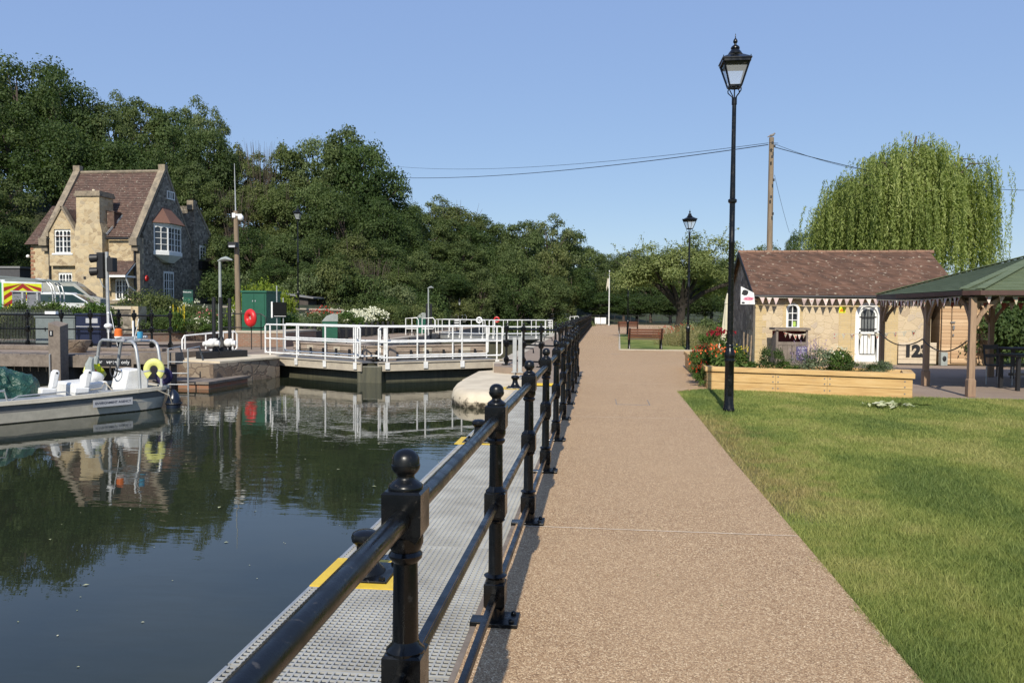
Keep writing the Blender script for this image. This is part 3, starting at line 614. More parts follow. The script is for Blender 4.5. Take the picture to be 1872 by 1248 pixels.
# hill wood: skyline row (px, top of crown, distance, width px, kind)
W1, W2, W3, W4 = 'on the skyline behind the cottage', 'on the wooded slope right of the cottage', 'in the middle of the far wood beyond the lock', 'in the low far wood behind the flagpole'
for a in [(-60, 120, 84, 240, 'dark', W1), (40, 102, 82, 190, 'dark', W1), (118, 135, 80, 150, 'dark', W1), (185, 192, 82, 130, 'mid', W1), (215, 178, 92, 120, 'pale', W1), (262, 186, 90, 130, 'mid', W1), (318, 205, 88, 130, 'mid', W1), (352, 186, 96, 120, 'pale', W1), (395, 208, 96, 90, 'pale', W1), (380, 238, 82, 130, 'dark', W1),
          (435, 262, 88, 110, 'olive', W2), (478, 275, 82, 90, 'bare', W2), (515, 262, 84, 120, 'olive', W2), (580, 250, 84, 120, 'pale', W2), (632, 238, 82, 150, 'mid', W2), (678, 262, 80, 140, 'dark', W2), (715, 330, 80, 120, 'dark', W2), (755, 372, 88, 90, 'mid', W2)]: tree(*a)
for a in [(20, 205, 74, 180, 'dark', W1), (110, 230, 72, 160, 'dark', W1), (180, 260, 72, 140, 'dark', W1), (240, 262, 74, 130, 'dark', W1), (300, 270, 74, 120, 'dark', W1), (355, 300, 72, 110, 'mid', W1), (0, 325, 66, 150, 'mid', W1), (30, 420, 62, 90, 'dark', W1), (395, 330, 72, 100, 'olive', W1), (-40, 380, 60, 140, 'dark', W1),
          (430, 355, 72, 90, 'bare', W2), (470, 330, 74, 100, 'olive', W2), (520, 335, 72, 110, 'olive', W2), (575, 330, 72, 120, 'mid', W2), (630, 345, 70, 130, 'dark', W2), (690, 370, 72, 130, 'dark', W2), (740, 410, 74, 100, 'dark', W2), (400, 430, 62, 100, 'mid', W2), (460, 420, 64, 110, 'dark', W2), (520, 425, 62, 110, 'mid', W2), (585, 430, 62, 110, 'dark', W2), (645, 430, 64, 110, 'olive', W2), (700, 440, 66, 110, 'dark', W2), (760, 455, 68, 100, 'mid', W2),
          (620, 470, 58, 90, 'olive', W2), (680, 478, 60, 90, 'bare', W2), (560, 480, 58, 90, 'mid', W2), (500, 475, 58, 90, 'dark', W2), (730, 490, 64, 90, 'olive', W2)]: tree(*a)
for a in [(792, 362, 104, 120, 'pale', W3), (835, 378, 104, 120, 'olive', W3), (880, 395, 108, 110, 'mid', W3), (916, 418, 112, 100, 'olive', W3), (958, 405, 104, 110, 'mid', W3), (1000, 396, 104, 130, 'pale', W3), (1040, 420, 106, 110, 'mid', W3), (810, 400, 96, 110, 'mid', W3), (860, 415, 98, 110, 'dark', W3), (975, 425, 98, 110, 'mid', W3), (925, 440, 98, 100, 'mid', W3),
          (790, 440, 88, 100, 'mid', W3), (845, 440, 88, 100, 'mid', W3), (900, 458, 90, 90, 'dark', W3), (950, 450, 88, 100, 'mid', W3), (1010, 440, 92, 110, 'olive', W3), (820, 500, 80, 90, 'dark', W3), (880, 490, 82, 90, 'mid', W3), (940, 500, 84, 100, 'dark', W3), (1000, 500, 86, 100, 'mid', W3), (1045, 485, 94, 100, 'dark', W3), (780, 515, 76, 80, 'dark', W3),
          (1075, 452, 130, 90, 'mid', W4), (1115, 462, 150, 80, 'mid', W4), (1150, 458, 160, 90, 'mid', W4), (1190, 462, 150, 90, 'olive', W4), (1085, 500, 112, 100, 'olive', W4), (1140, 500, 116, 100, 'dark', W4), (1190, 500, 112, 110, 'dark', W4), (1240, 478, 110, 110, 'dark', W4), (1300, 470, 104, 110, 'mid', W4), (1350, 455, 96, 110, 'mid', W4), (1390, 445, 90, 100, 'mid', W4), (1345, 520, 76, 90, 'dark', W4), (1290, 520, 90, 100, 'dark', W4), (1100, 535, 104, 110, 'dark', W4), (1165, 538, 102, 110, 'dark', W4), (1225, 538, 100, 110, 'dark', W4)]: tree(*a)
W6 = 'on the slope beyond the left edge of the photo'
for i, px in enumerate(range(-130, -900, -75)): tree(px, 120 + 20 * math.sin(i * 1.7), 82, 190, ('dark', 'mid', 'olive')[i % 3], W6); tree(px - 30, 300, 64, 160, ('mid', 'dark')[i % 2], W6)
W5 = 'behind the small stone shed and willow'
for a in [(1440, 445, 76, 60, 'pale', W5), (1462, 420, 72, 70, 'dark', W5), (1420, 470, 66, 90, 'mid', W5), (1500, 470, 74, 120, 'dark', W5), (1830, 500, 60, 120, 'mid', W5), (1890, 520, 56, 130, 'dark', W5), (1960, 470, 70, 180, 'mid', W5), (1760, 520, 64, 140, 'dark', W5)]: tree(*a)
# tall ash on the slope etc. are covered above; large spreading cherry beside the path
def cherry():
    p = onz(1243, 603, 0.); p = ond(1243, 600, 46); t = T('spreading_tree', 'broad spreading light-green tree with a short dark trunk behind the nearer bench', 'tree', (p.x, p.y, 0))
    g = np.random.default_rng(21); cl = []; tm = M()
    tm.tube([(-.05, 0, -.1), (0, 0, .8), (.05, 0, 1.6), (0, 0, 2.2)], [.34, .27, .24, .26], 10)
    tips = []
    for k in range(15):
        a = k * 2.39996; q = 1.6 + 2.6 * ((k * .61) % 1); z = 2.6 + 2.6 * (1 - q / 4.4) + .8 * g.random()
        e = np.array([math.cos(a) * q * 1.12, math.sin(a) * q * .85, z])
        tm.tube([(0, 0, 1.7), (e[0] * .3, e[1] * .3, 2.4 + .2 * z * .3), (e[0] * .7, e[1] * .7, z * .93), tuple(e)], [.16, .11, .06, .025], 6); tips.append(e)
        for j in range(9): o = e * np.array([.5 + .6 * g.random()] * 2 + [1]) + g.normal(size=3) * np.array([.6, .6, .42]) - np.array([0, 0, .1]); cl.append((o, .35 + .38 * g.random()))
        tm.tube([tuple(e), tuple(e + np.array([math.cos(a) * .8, math.sin(a) * .7, .5]))], [.02, .006], 4)
    C, Nn, S, V = clump_leaves(g, cl, 42000, .066, up=.5, shell=.3)
    ex = []   # long sprays against the sky
    for _ in range(34):
        e = tips[g.integers(len(tips))]; d = np.array([g.normal() * .9, g.normal() * .5, .9 + .6 * g.random()]); L = .9 + .9 * g.random()
        pts = [e + d * L * s_ + np.array([0, 0, -.25 * L * s_ * s_]) for s_ in np.linspace(0, 1, 26)]; ex += [q + g.normal(size=3) * .05 for q in pts]
        tm.tube([tuple(pts[0]), tuple(pts[12]), tuple(pts[-1])], [.014, .009, .003], 4, cap=False)
    ex = np.array(ex); C = np.vstack([C, ex]); Nn = np.vstack([Nn, rnd_dir(len(ex), g)]); S = np.concatenate([S, .06 + .03 * g.random(len(ex))]); V = np.concatenate([V, .4 + .6 * g.random(len(ex))])
    tm.build('trunk', simple('dark_bark', (.045, .035, .028), .95, c2=(.02, .016, .013), scale=3, bump=.8, bs=12, bd=.03), t, smooth=True); mk('crown', leaves_mesh('crown', C, Nn, S, V, MT['lf_cherry'], .5), t)
    for ch in t.children: ch.scale = (1.02, 1, 1.04)
cherry()
def willow():
    p = ond(1641, 560, 46); t = T('weeping_willow', 'large weeping willow with hanging yellow-green strands behind the stone shed', 'tree', (p.x, p.y, 0))
    g = np.random.default_rng(5); tm = M(); Cs, Ax, Vs, Ss = [], [], [], []
    tm.tube([(0, 0, -.1), (.1, 0, 1.5), (0, 0, 3), (.1, 0, 5)], [.5, .4, .35, .2], 10)
    # fountain limbs: arch out to a tip, strands hang all along the outer half
    limbs = []
    for k in range(190):
        a = g.random() * 6.283; u = g.random() ** .55; x = 4.75 * u * math.cos(a); y = 4.6 * u * math.sin(a)
        top = np.interp(x, [-5, -4, -2.8, -1.8, 1.0, 3.4, 4.5, 5.1], [7.2, 8.6, 9.9, 10.8, 11.3, 10.8, 10.0, 8.8]) * (1 - .3 * (abs(y) / 4.8) ** 3) * (.72 + .28 * g.random() ** .6)
        limbs.append((np.array([x, y, top]), a, u))
    limbs.append((np.array([.6, -1., 11.6]), 0, .3)); limbs.append((np.array([1.1, -.6, 11.2]), 2, .3))
    for e, a, u in limbs:
        if g.random() < .3: tm.tube([(0, 0, 3.2), (e[0] * .35, e[1] * .35, e[2] * .7 + .8), (e[0] * .8, e[1] * .8, e[2] + .05), tuple(e)], [.16, .09, .05, .02], 5)
        out = np.array([math.cos(a), math.sin(a), 0]); tone = g.random() * .5
        for s_ in range(13):
            st = e + g.normal(size=3) * np.array([.42, .42, .16]) - out * .5 * g.random(); L = min(st[2] - .9, 1.3 + 3.4 * g.random() + 1.6 * u); n = int(L / .05)
            tt = np.linspace(0, 1, n)[:, None]; bow = (.28 + .25 * g.random()); sw = g.normal(size=2) * .18
            P_ = st + out * bow * .7 * u * (1 - np.exp(-tt * 4)) + np.hstack([sw[0] * tt ** 2 + .04 * np.sin(tt * 9 + a), sw[1] * tt ** 2, -L * tt + .18 * np.exp(-tt * 9)])
            Cs.append(P_ + g.normal(size=(n, 3)) * .045); ax = np.tile([0, 0, -1.], (n, 1)) + g.normal(size=(n, 3)) * .38; Ax.append(ax); Vs.append(np.clip(tone + g.random(n) * .45 + .1 * g.random(), 0, 1)); Ss.append(.085 + .06 * g.random(n))
    C = np.vstack(Cs); A = np.vstack(Ax); rad = C * np.array([1, 1, 0]); Nn = rad / (np.linalg.norm(rad, axis=1, keepdims=True) + .1) * .7 + rnd_dir(len(C), g) + np.array([0, 0, .25])
    tm.build('trunk', MT['bark'], t, smooth=True); mk('crown', leaves_mesh('crown', C, Nn, np.concatenate(Ss), np.concatenate(Vs), MT['lf_willow'], .24, A), t)
willow()
# ---------------------------------------------------------------- shrubs and flowers
def shrub_mesh(seed, mt, N=1500, ncl=12, leaf=.05, rc=.3, flat=.8, up=.3):
    g = np.random.default_rng(seed); cl = []
    for _ in range(ncl): d = rnd_dir(1, g)[0]; cl.append((np.array([d[0] * .62, d[1] * .62, .42 + d[2] * .34 * flat]), rc * (.6 + .6 * g.random())))
    C, Nn, S, V = clump_leaves(g, cl, N, leaf, up=up, shell=.3); C[:, 2] = np.maximum(C[:, 2], .02)
    return leaves_mesh('leaves', C, Nn, S, V, mt, .5)
def spikes_mesh(seed, mt, n=60, per=14, h=(.6, 1.0), r=.4, size=.03, spread=.15, top=0.):
    g = np.random.default_rng(seed); Cs, Ax = [], []
    for _ in range(n):
        a = g.random() * 6.28; q = r * g.random() ** .5; H_ = h[0] + (h[1] - h[0]) * g.random(); tt = (top + (1 - top) * np.linspace(0, 1, per))[:, None]; ln = g.normal(size=2) * spread
        Cs.append(np.hstack([q * math.cos(a) + ln[0] * tt, q * math.sin(a) + ln[1] * tt, H_ * tt]) + g.normal(size=(per, 3)) * .008); Ax.append(np.tile([ln[0], ln[1], H_], (per, 1)) + g.normal(size=(per, 3)) * .25)
    C = np.vstack(Cs); return leaves_mesh('spikes', C, rnd_dir(len(C), g), size * (.6 + .8 * g.random(len(C))), g.random(len(C)), mt, .4, np.vstack(Ax))
def flower_mesh(seed, mt, n=60, z=(.6, 1.), r=.6, size=.04, per=5, sq=1.):
    g = np.random.default_rng(seed); Cs, Ns = [], []
    for _ in range(n):
        a = g.random() * 6.28; q = r * g.random() ** .5; zz = z[0] + (z[1] - z[0]) * (g.random() * .5 + .5 * (1 - (q / r) ** 2)); c = np.array([q * math.cos(a), q * math.sin(a), zz])
        for i in range(per): d = rnd_dir(1, g)[0]; Cs.append(c + d * size * .6); Ns.append(d + np.array([0, -.4, .6]))
    C = np.array(Cs); return leaves_mesh('flowers', C, np.array(Ns), size * (.6 + .5 * g.random(len(C))), g.random(len(C)), mt, .8)
SH = dict(dark=shrub_mesh(31, MT['lf_dark'], 2600, 14, .04), bed=shrub_mesh(32, MT['lf_bed'], 2200, 12, .05), mid=shrub_mesh(33, MT['lf_mid'], 2600, 14, .04), grey=shrub_mesh(34, MT['lf_grey'], 2000, 12, .035), olive=shrub_mesh(35, MT['lf_olive'], 2600, 14, .035), lime=shrub_mesh(36, MT['lf_lime'], 2600, 16, .045), hosta=shrub_mesh(37, MT['lf_bed'], 420, 9, .13, up=.8), dry=spikes_mesh(38, MT['lf_dry'], 260, 10, (.5, 1.), .9, .035, .2), pale=shrub_mesh(39, MT['lf_pale'], 2400, 14, .035))
FL = {c: flower_mesh(50 + i, MT['fl_' + c], 30, (.5, 1.02), .8, .034) for i, c in enumerate(['red', 'orange', 'white', 'yellow', 'purple', 'dkred', 'pink'])}
FL['dkred'] = flower_mesh(90, MT['fl_dkred'], 60, (.8, 1.02), .75, .05); FL['orange'] = flower_mesh(91, MT['fl_orange'], 44, (.5, 1.02), .85, .045)
FL['yellow_spike'] = spikes_mesh(71, MT['fl_yellow'], 7, 40, (.85, 1.1), .45, .045, .03, .35)
FL['purple_spike'] = spikes_mesh(72, MT['fl_purple'], 60, 12, (.75, 1.15), .5, .028, .18, .5)
FL['white_dense'] = flower_mesh(73, MT['fl_white'], 260, (.35, 1.0), .95, .045)
def shrub(name, label, cat, x, y, w_, h, base, fl=None, z=None, group=None):
    z = gz(x, y) if z is None else z
    t = T(name, label, cat, (x, y, z), rt.random() * 6.28, group=group or label.replace(' shrub', ' shrubs', 1))
    o = mk('foliage', SH[base], t); o.scale = (w_ / 1.6, w_ / 1.6, h / 1.0)
    if fl: f_ = mk('blooms', FL[fl], t); f_['kind'] = 'stuff'; f_.scale = (w_ / 1.6, w_ / 1.6, h / .96)
    return t
# ---------------------------------------------------------------- lawn blades (nobody could count them)
def inside(x, y):
    pe = np.interp(y, [-4, 3.7, 5.9, 8.9, 12.5, 16.4, 17.1], [1.45, 1.46, 1.48, 1.49, 1.55, 1.62, 2.2]) - .012 + .018 * np.sin(y * 11) * np.sin(y * 4.3 + 1) + .012 * np.sin(y * 29)
    front = np.where(x < 6.04, 17.1 - (x - 2.3) * .3075, np.where(x < 6.1, 15.95, 16.15)) - .02
    front = np.where(x < 2.3, 17.05, front); return (x > pe) & (y < front)
nb = 620000; u = rg.random(nb); by = 2.6 + (17.2 - 2.6) * u ** 1.25; bx = 1.4 + rg.random(nb) * (.62 * by + .2)
k_ = inside(bx, by); bx, by = bx[k_], by[k_]; nb = len(bx)
lo = np.sin(bx * 2.1 + 1.3 * np.sin(by * .9)) * np.cos(by * 1.35 + bx * .6) + .5 * np.sin(bx * 5.3 + by * 3.1)
wear = np.clip((2.35 - bx) / .8, 0, 1) * ((by > 6.3) & (by < 14))
keep = rg.random(nb) > wear * .72; bx, by, lo = bx[keep], by[keep], lo[keep]; nb = len(bx)
hh = (.015 + .010 * rg.random(nb)) * (1 + .3 * lo) ; tall = rg.random(nb) < .03; hh = np.where(tall, hh * 2.2, hh); hh = np.clip(hh, .012, .09)
ww = (.0010 + .00036 * by); az = rg.random(nb) * 6.283; ln = hh * (.4 + 1.6 * rg.random(nb)); la = rg.random(nb) * 6.283
V = np.empty((nb, 3, 3)); V[:, 0, 0] = bx - np.cos(az) * ww; V[:, 0, 1] = by - np.sin(az) * ww; V[:, 0, 2] = -.04; V[:, 1, 0] = bx + np.cos(az) * ww; V[:, 1, 1] = by + np.sin(az) * ww; V[:, 1, 2] = -.04
V[:, 2, 0] = bx + np.cos(la) * ln; V[:, 2, 1] = by + np.sin(la) * ln; V[:, 2, 2] = hh - .005
V[:, :2, 2] = -.03
gr = mk('grass', raw_mesh('grass', V.reshape(-1, 3), 3, nb, np.where(tall, .8, rg.random(nb) * .75), MT['blade'])); kind(gr, 'stuff'); tag(gr, 'short patchy green lawn grass with dry strip along the path', 'grass')
# ================================================================ BUILDING HELPERS
def arch(xa, xb, za, zb, ns=10, rise=None):
    """outline from bottom-left round to bottom-right; semicircular (or lower) arch inside zb"""
    r = (xb - xa) / 2; rise = r if rise is None else rise; c = (xa + xb) / 2
    return [(xa, za)] + [(c - r * math.cos(math.pi * i / ns), zb - rise + rise * math.sin(math.pi * i / ns)) for i in range(ns + 1)] + [(xb, za)]
def wall(m, x0, x1, z0, z1, ops, y0=0., y1=.3):
    """wall in the x,z plane with openings (xa, xb, za, zb, rise)"""
    x = x0
    for xa, xb, za, zb, rise in sorted(ops):
        m.b2((x, y0, z0), (xa, y1, z1))
        if za > z0: m.b2((xa, y0, z0), (xb, y1, za))
        if rise: m.prism([(xa, z1), (xa, zb - rise)] + arch(xa, xb, za, zb, 12, rise)[2:-2] + [(xb, zb - rise), (xb, z1)], y0, y1)
        else: m.b2((xa, y0, zb), (xb, y1, z1))
        x = xb
    m.b2((x, y0, z0), (x1, y1, z1)); return m
def ring(m, outer, inner, y0, y1):
    n = len(outer)
    for i in range(n - 1):
        a, b, c, d = outer[i], outer[i + 1], inner[i + 1], inner[i]
        m.add([(a[0], y0, a[1]), (b[0], y0, b[1]), (c[0], y0, c[1]), (d[0], y0, d[1]), (a[0], y1, a[1]), (b[0], y1, b[1]), (c[0], y1, c[1]), (d[0], y1, d[1])],
              [(0, 1, 2, 3), (7, 6, 5, 4), (0, 4, 5, 1), (3, 2, 6, 7), (0, 3, 7, 4), (1, 5, 6, 2)])
def courses(m, x0, x1, ya, za, yb, zb, step=.1, th=.014, jit=0, rs=random.Random(4)):
    """lapped tile courses from eave (ya, za) up to ridge (yb, zb)"""
    L = math.hypot(yb - ya, zb - za); n = int(L / step); dy, dz = (yb - ya) / L, (zb - za) / L; ny_, nz_ = -dz, dy
    if nz_ < 0: ny_, nz_ = dz, -dy
    for i in range(n):
        s0, s1 = L * i / n, min(L, L * (i + 1) / n + .012); k = 8; w_ = (x1 - x0) / k; rq = [rs.uniform(-.004, .004) + .010 * math.sin(j * 1.1 + x0) * jit for j in range(k + 1)]
        for j in range(k):
            a, b = x0 + j * w_, x0 + (j + 1) * w_; q = rq[j]; p = rq[j + 1]
            P_ = [(a, ya + dy * s0 + ny_ * (th + q + .006), za + dz * s0 + nz_ * (th + q + .006)), (b, ya + dy * s0 + ny_ * (th + p + .006), za + dz * s0 + nz_ * (th + p + .006)), (b, ya + dy * s1 + ny_ * (p + .006), za + dz * s1 + nz_ * (p + .006)), (a, ya + dy * s1 + ny_ * (q + .006), za + dz * s1 + nz_ * (q + .006)),
                  (a, ya + dy * s0 - ny_ * .02, za + dz * s0 - nz_ * .02), (b, ya + dy * s0 - ny_ * .02, za + dz * s0 - nz_ * .02)]
            m.add(P_, [(0, 1, 2, 3), (4, 5, 1, 0)])
    m.add([(x0, ya - ny_ * .02, za - nz_ * .02), (x1, ya - ny_ * .02, za - nz_ * .02), (x1, yb - ny_ * .02, zb - nz_ * .02), (x0, yb - ny_ * .02, zb - nz_ * .02)], [(0, 3, 2, 1)])
# ================================================================ STONE SHED (small cottage by the planter)
CY = 26.19
def shed():
    X0, X1 = 5.02, 10.42; t = T('stone_shed', 'small stone shed with red-brown tiled roof, arched window and white arched door', 'shed', (X0, CY, 0))
    m = M(); wx = (5.98, 6.40, 1.10, 1.92, .21); dx = (8.12, 8.92, .0, 1.96, .40)
    wall(m, X0, X1, -.1, 2.2, [wx, dx], CY, CY + .35); m.build('front_wall', MT['rubble_pale'], t, world=True)
    m = M(); gm = [(CY + .3505, -.1), (CY + 4.9, -.1), (CY + 4.9, 2.2), (CY + 2.6, 3.72), (CY + .3505, 2.3)]
    n = len(gm)
    for xx in (X0, X1 - .3): m.add([(xx, y, z) for y, z in gm] + [(xx + .3, y, z) for y, z in gm], [tuple(range(n)), tuple(range(n, 2 * n))[::-1]] + [(i, i + n, (i + 1) % n + n, (i + 1) % n) for i in range(n)])
    m.b2((X0 + .3, CY + 4.6, -.1), (X1 - .3, CY + 4.9, 2.2)); m.build('side_wall', MT['flint'], t, world=True)
    m = M()   # yellow brick dressings: left corner, window and door surrounds
    for i in range(11): q = .22 if i % 2 else .34; m.b2((X0 - .004, CY - .012, i * .2 - .05), (X0 + q, CY - .0005, i * .2 + .145))
    for (xa, xb, za, zb, r_), pad in ((wx, .1), (dx, .13)):
        m_ = M(); o = arch(xa - pad, xb + pad, za, zb + pad, 14, r_ + pad); i_ = arch(xa, xb, za, zb, 14, r_); ring(m_, o, i_, CY - .014, CY - .001); m_.build('arch_surround', MT['brick_yellow'], t, world=True)
    m.build('window_surround' if 0 else 'corner_quoins', MT['brick_yellow'], t, world=True); m = M(); m.b2((7.62, CY - .012, -.05), (7.985, CY - .0005, 2.1)); m.build('brick_strip', MT['brick_yellow'], t, world=True); m = M(); m.b2((9.06, CY - .012, -.05), (9.42, CY - .0005, 2.1)); m.build('brick_strip', MT['brick_yellow'], t, world=True)
    # white reveal recess at right of the door, then window and door
    xa, xb, za, zb, r_ = wx; f = M(); ring(f, arch(xa, xb, za, zb, 14, r_), arch(xa + .07, xb - .07, za + .06, zb - .07, 14, r_ - .07), CY - .02, CY + .10)
    f.b2((xa, CY - .03, za - .03), (xb, CY + .1, za + .06)); c = (xa + xb) / 2
    f.b2((c - .014, CY + .05, za + .06), (c + .014, CY + .08, zb - .07))
    for z in (za + .28, za + .5): f.b2((xa + .07, CY + .052, z - .012), (xb - .07, CY + .082, z + .012))
    wo_ = f.build('window', MT['white_wood'], t, world=True)
    p = M(); p.prism(arch(xa + .06, xb - .06, za + .03, zb - .06, 12, r_ - .06), CY + .11, CY + .12); p.build('pane', MT['glass'], wo_, world=True)
    p = M(); p.b2((c + .03, CY + .1, za + .08), (c + .12, CY + .106, za + .26)); p.build('window_sticker', simple('lime_paper', (.4, .55, .12), .8), wo_, world=True)
    xa, xb, za, zb, r_ = dx; f = M(); ring(f, arch(xa, xb, za, zb, 16, r_), arch(xa + .12, xb - .12, za, zb - .12, 16, r_ - .12), CY - .01, CY + .12); f.build('door_frame', MT['white_wood'], t, world=True)
    d = M(); o = arch(xa + .12, xb - .12, za + .02, zb - .12, 16, r_ - .12); i_ = arch(xa + .19, xb - .19, za + 1.02, zb - .22, 16, .16); i_[0] = (xa + .19, za + 1.02); i_[-1] = (xb - .19, za + 1.02)
    ring(d, o, [(a, max(b, za + 1.02)) for a, b in i_], CY + .05, CY + .09); d.b2((xa + .12, CY + .05, za + .02), (xb - .12, CY + .09, za + 1.02))
    for i in range(5): x = xa + .2 + i * (xb - xa - .4) / 4; d.b2((x - .006, CY + .044, za + .08), (x + .006, CY + .05, za + .98))
    do = d.build('door', MT['white_wood'], t, world=True)
    p = M(); p.prism(arch(xa + .18, xb - .18, za + 1.0, zb - .2, 12, .18), CY + .092, CY + .1); p.build('door_glass', simple('grey_leaded_glass', (.18, .19, .19), .3), do, world=True)
    b = M()
    for i in range(5): x = xa + .2 + i * (xb - xa - .4) / 4; b.b2((x - .007, CY + .03, za + 1.03), (x + .007, CY + .04, zb - .23 - .05 * abs(i - 2)))
    for z in (za + 1.12, za + 1.5): b.b2((xa + .14, CY + .02, z - .012), (xb - .14, CY + .045, z + .012))
    b.b2((xa + .17, CY + .03, za + .30), (xb - .17, CY + .04, za + .32)); b.b2((xa + .17, CY + .03, za + .92), (xb - .17, CY + .04, za + .94))
    for i in range(5): x = xa + .17 + i * (xb - xa - .34) / 4; b.b2((x - .006, CY + .03, za + .3), (x + .006, CY + .04, za + .94))
    b.build('iron_bars', MT['black_matt'], do, world=True)
    m = M(); m.b2((xa - .15, CY - .35, .001), (xb + .15, CY - .001, .07)); m.build('doorstep', MT['concrete'], t, world=True)
    ex, rz_ = .2, 3.75; e0, e1 = CY - .22, 2.19
    m = M(); courses(m, X0 - .12, X1 + .9, e0, e1 - .02, CY + 2.6, rz_, .085, .02, 1); courses(m, X0 - .12, X1 + .9, CY + 5.1, e1 - .02, CY + 2.6, rz_, .17, .02, 1); ro = m.build('roof', MT['tiles'], t, world=True)
    m = M(); i = 0; x = X0 - .14
    while x < X1 + .9: L = .30; m.tube([(x, CY + 2.6, rz_ - .015 + .006 * math.sin(i * 2.3)), (x + L - .012, CY + 2.6, rz_ - .015 + .006 * math.sin(i * 1.9))], [.075, .07], 10); x += L; i += 1
    m.build('ridge_tiles', simple('ridge_clay', (.27, .15, .095), .9, c2=(.19, .115, .08), scale=5), ro, world=True)
    m = M()
    for y in (e0 - .01,): m.b2((X0 - .12, y, e1 - .13), (X1 + .9, y + .025, e1 - .03))
    m.tube([(X0 - .12, e0 - .06, e1 - .06), (X1 + .9, e0 - .06, e1 - .07)], .045, 8); m.build('gutter', MT['black_matt'], t, world=True, smooth=True)
    for i, (ya, yb) in enumerate(((e0, CY + 2.6), (CY + 5.1, CY + 2.6))):
        m = M(); m.bar((X0 - .13, ya, e1 - .06), (X0 - .13, yb, rz_ - .06), .03, .16); m.build('barge_board', MT['black_matt'], t, world=True)
    m = M(); m.b2((X0 + .62 + 1.97, CY - .02, 1.62), (X0 + .62 + 2.17, CY - .004, 1.82)); s_ = m.build('warning_sign', MT['hi_vis'], t, world=True); 
    m = M(); m.prism([(7.62, 1.66), (7.76, 1.66), (7.69, 1.78)], CY - .024, CY - .0205); m.build('symbol', MT['amber'], s_, world=True)
shed()
# timber store to the right of the stone shed
def store():
    X0, X1 = 10.75, 12.15; t = T('timber_store', 'timber-clad store with plank doors, at the right of the stone shed behind the gazebo', 'shed', (X0, CY, 0))
    m = M(); 
    for i in range(19): z = .02 + i * .11; m.add([(X0, CY - .012, z), (X1, CY - .012, z), (X1, CY - .002, z + .106), (X0, CY - .002, z + .106), (X0, CY + .1, z), (X1, CY + .1, z), (X1, CY + .1, z + .106), (X0, CY + .1, z + .106)], [(0, 1, 2, 3), (0, 4, 5, 1), (3, 2, 6, 7), (1, 5, 6, 2), (0, 3, 7, 4)])
    m.b2((X0 - .02, CY + .1, 0), (X1, CY + 3, 2.1)); m.build('cladding', MT['clad'], t, world=True)
    d = M()
    for x in (X0 + .28, X1 - .28): d.b2((x - .012, CY - .03, .06), (x + .012, CY - .013, 1.95))
    d.b2((X0 + .27, CY - .03, .05), (X1 - .27, CY - .013, .075)); d.build('door_edge', simple('door_gap', (.18, .12, .07), .8), t, world=True)
    h = M(); h.b2((X0 + .24, CY - .05, 1.33), (X0 + .38, CY - .0305, 1.37)); h.b2((X0 + .31, CY - .06, 1.12), (X0 + .36, CY - .0305, 1.25)); h.b2((X0 + .31, CY - .06, .92), (X0 + .35, CY - .0305, .98)); h.build('lock', MT['lead'], t, world=True)
    m = M(); m.b2((X0 - .1, CY - .3, 2.1), (X1 + .1, CY + 3.2, 2.18)); m.build('roof', MT['black_matt'], t, world=True)
store()
# pale stone and boards wall panel seen through the gazebo posts
t = T('board_panel', 'low timber board panel painted with the figures 123 behind the gazebo', 'panel', (9.5, CY - .1, 0))
m = M()
MT['pale_board'] = simple('pale_boards', (.62, .52, .38), .8, c2=(.5, .41, .3), scale=6)
for i in range(5): m.b2((9.42, CY - .11, .04 + i * .135), (10.56, CY - .075, .165 + i * .135))
m.build('boards', MT['pale_board'], t, world=True); dk = MT['black_matt']
m = M(); m.b2((9.44, CY - .13, .01), (10.56, CY - .112, .04)); m.build('rail', dk, t, world=True)
fx = ony(1672, 645, CY).x - 9.5; text('figures', '123', .5, MT['black_matt'], t, (fx, -.02, .42), (R(90), 0, 0), .012, 1.0, .03)
# small speaker box at its foot
t = T('speaker_box', 'small grey box with an oval front standing by the timber door', 'box', (10.68, CY - .32, 0)); m = M(); m.b2((-.1, -.1, .002), (.1, .1, .42)); m.build('case', MT['grey_paint'], t, bevel=.01)
m = M(); m.sphere((0, -.1, .22), .06, sq=(1, .25, 1.5)); m.build('front_grille', MT['black_matt'], t, smooth=True)
# ================================================================ BUNTING
def bunting(name, label, a, b, n, sag, size, mats, seed=0, cat='bunting', skip=()):
    t = T(name, label, cat, a); a, b = Vector(a), Vector(b); r_ = random.Random(seed); pts = []
    def P_(s_): p = a.lerp(b, s_); p.z -= 4 * sag * s_ * (1 - s_); return p
    m = M(); m.tube([P_(i / 24) for i in range(25)], .006, 4); m.build('cord', MT['cream_cloth'], t, world=True)
    d = (b - a).normalized(); nrm = Vector((d.y, -d.x, 0)).normalized()
    for i in range(n):
        if i in skip: continue
        p = P_((i + .5) / n); s_ = size * r_.uniform(.9, 1.08); tl = nrm * r_.uniform(-.05, .06); sk = d * r_.uniform(-.02, .02)
        m = M(); q = [p - d * s_ * .42, p + d * s_ * .42, p + Vector((0, 0, -s_ * 1.15)) + tl + sk]; mdl = (q[0] + q[1]) / 2 + nrm * .012 - Vector((0, 0, s_ * .3))
        k = nrm * .003; V_ = [q[0], q[1], q[2], mdl]; m.add([tuple(v + k) for v in V_] + [tuple(v - k) for v in V_], [(0, 3, 1), (1, 3, 2), (2, 3, 0), (4, 5, 7), (5, 6, 7), (6, 4, 7), (0, 1, 5, 4), (1, 2, 6, 5), (2, 0, 4, 6)])
        m.build('pennant', mats[i % len(mats)], t, world=True)
    return t
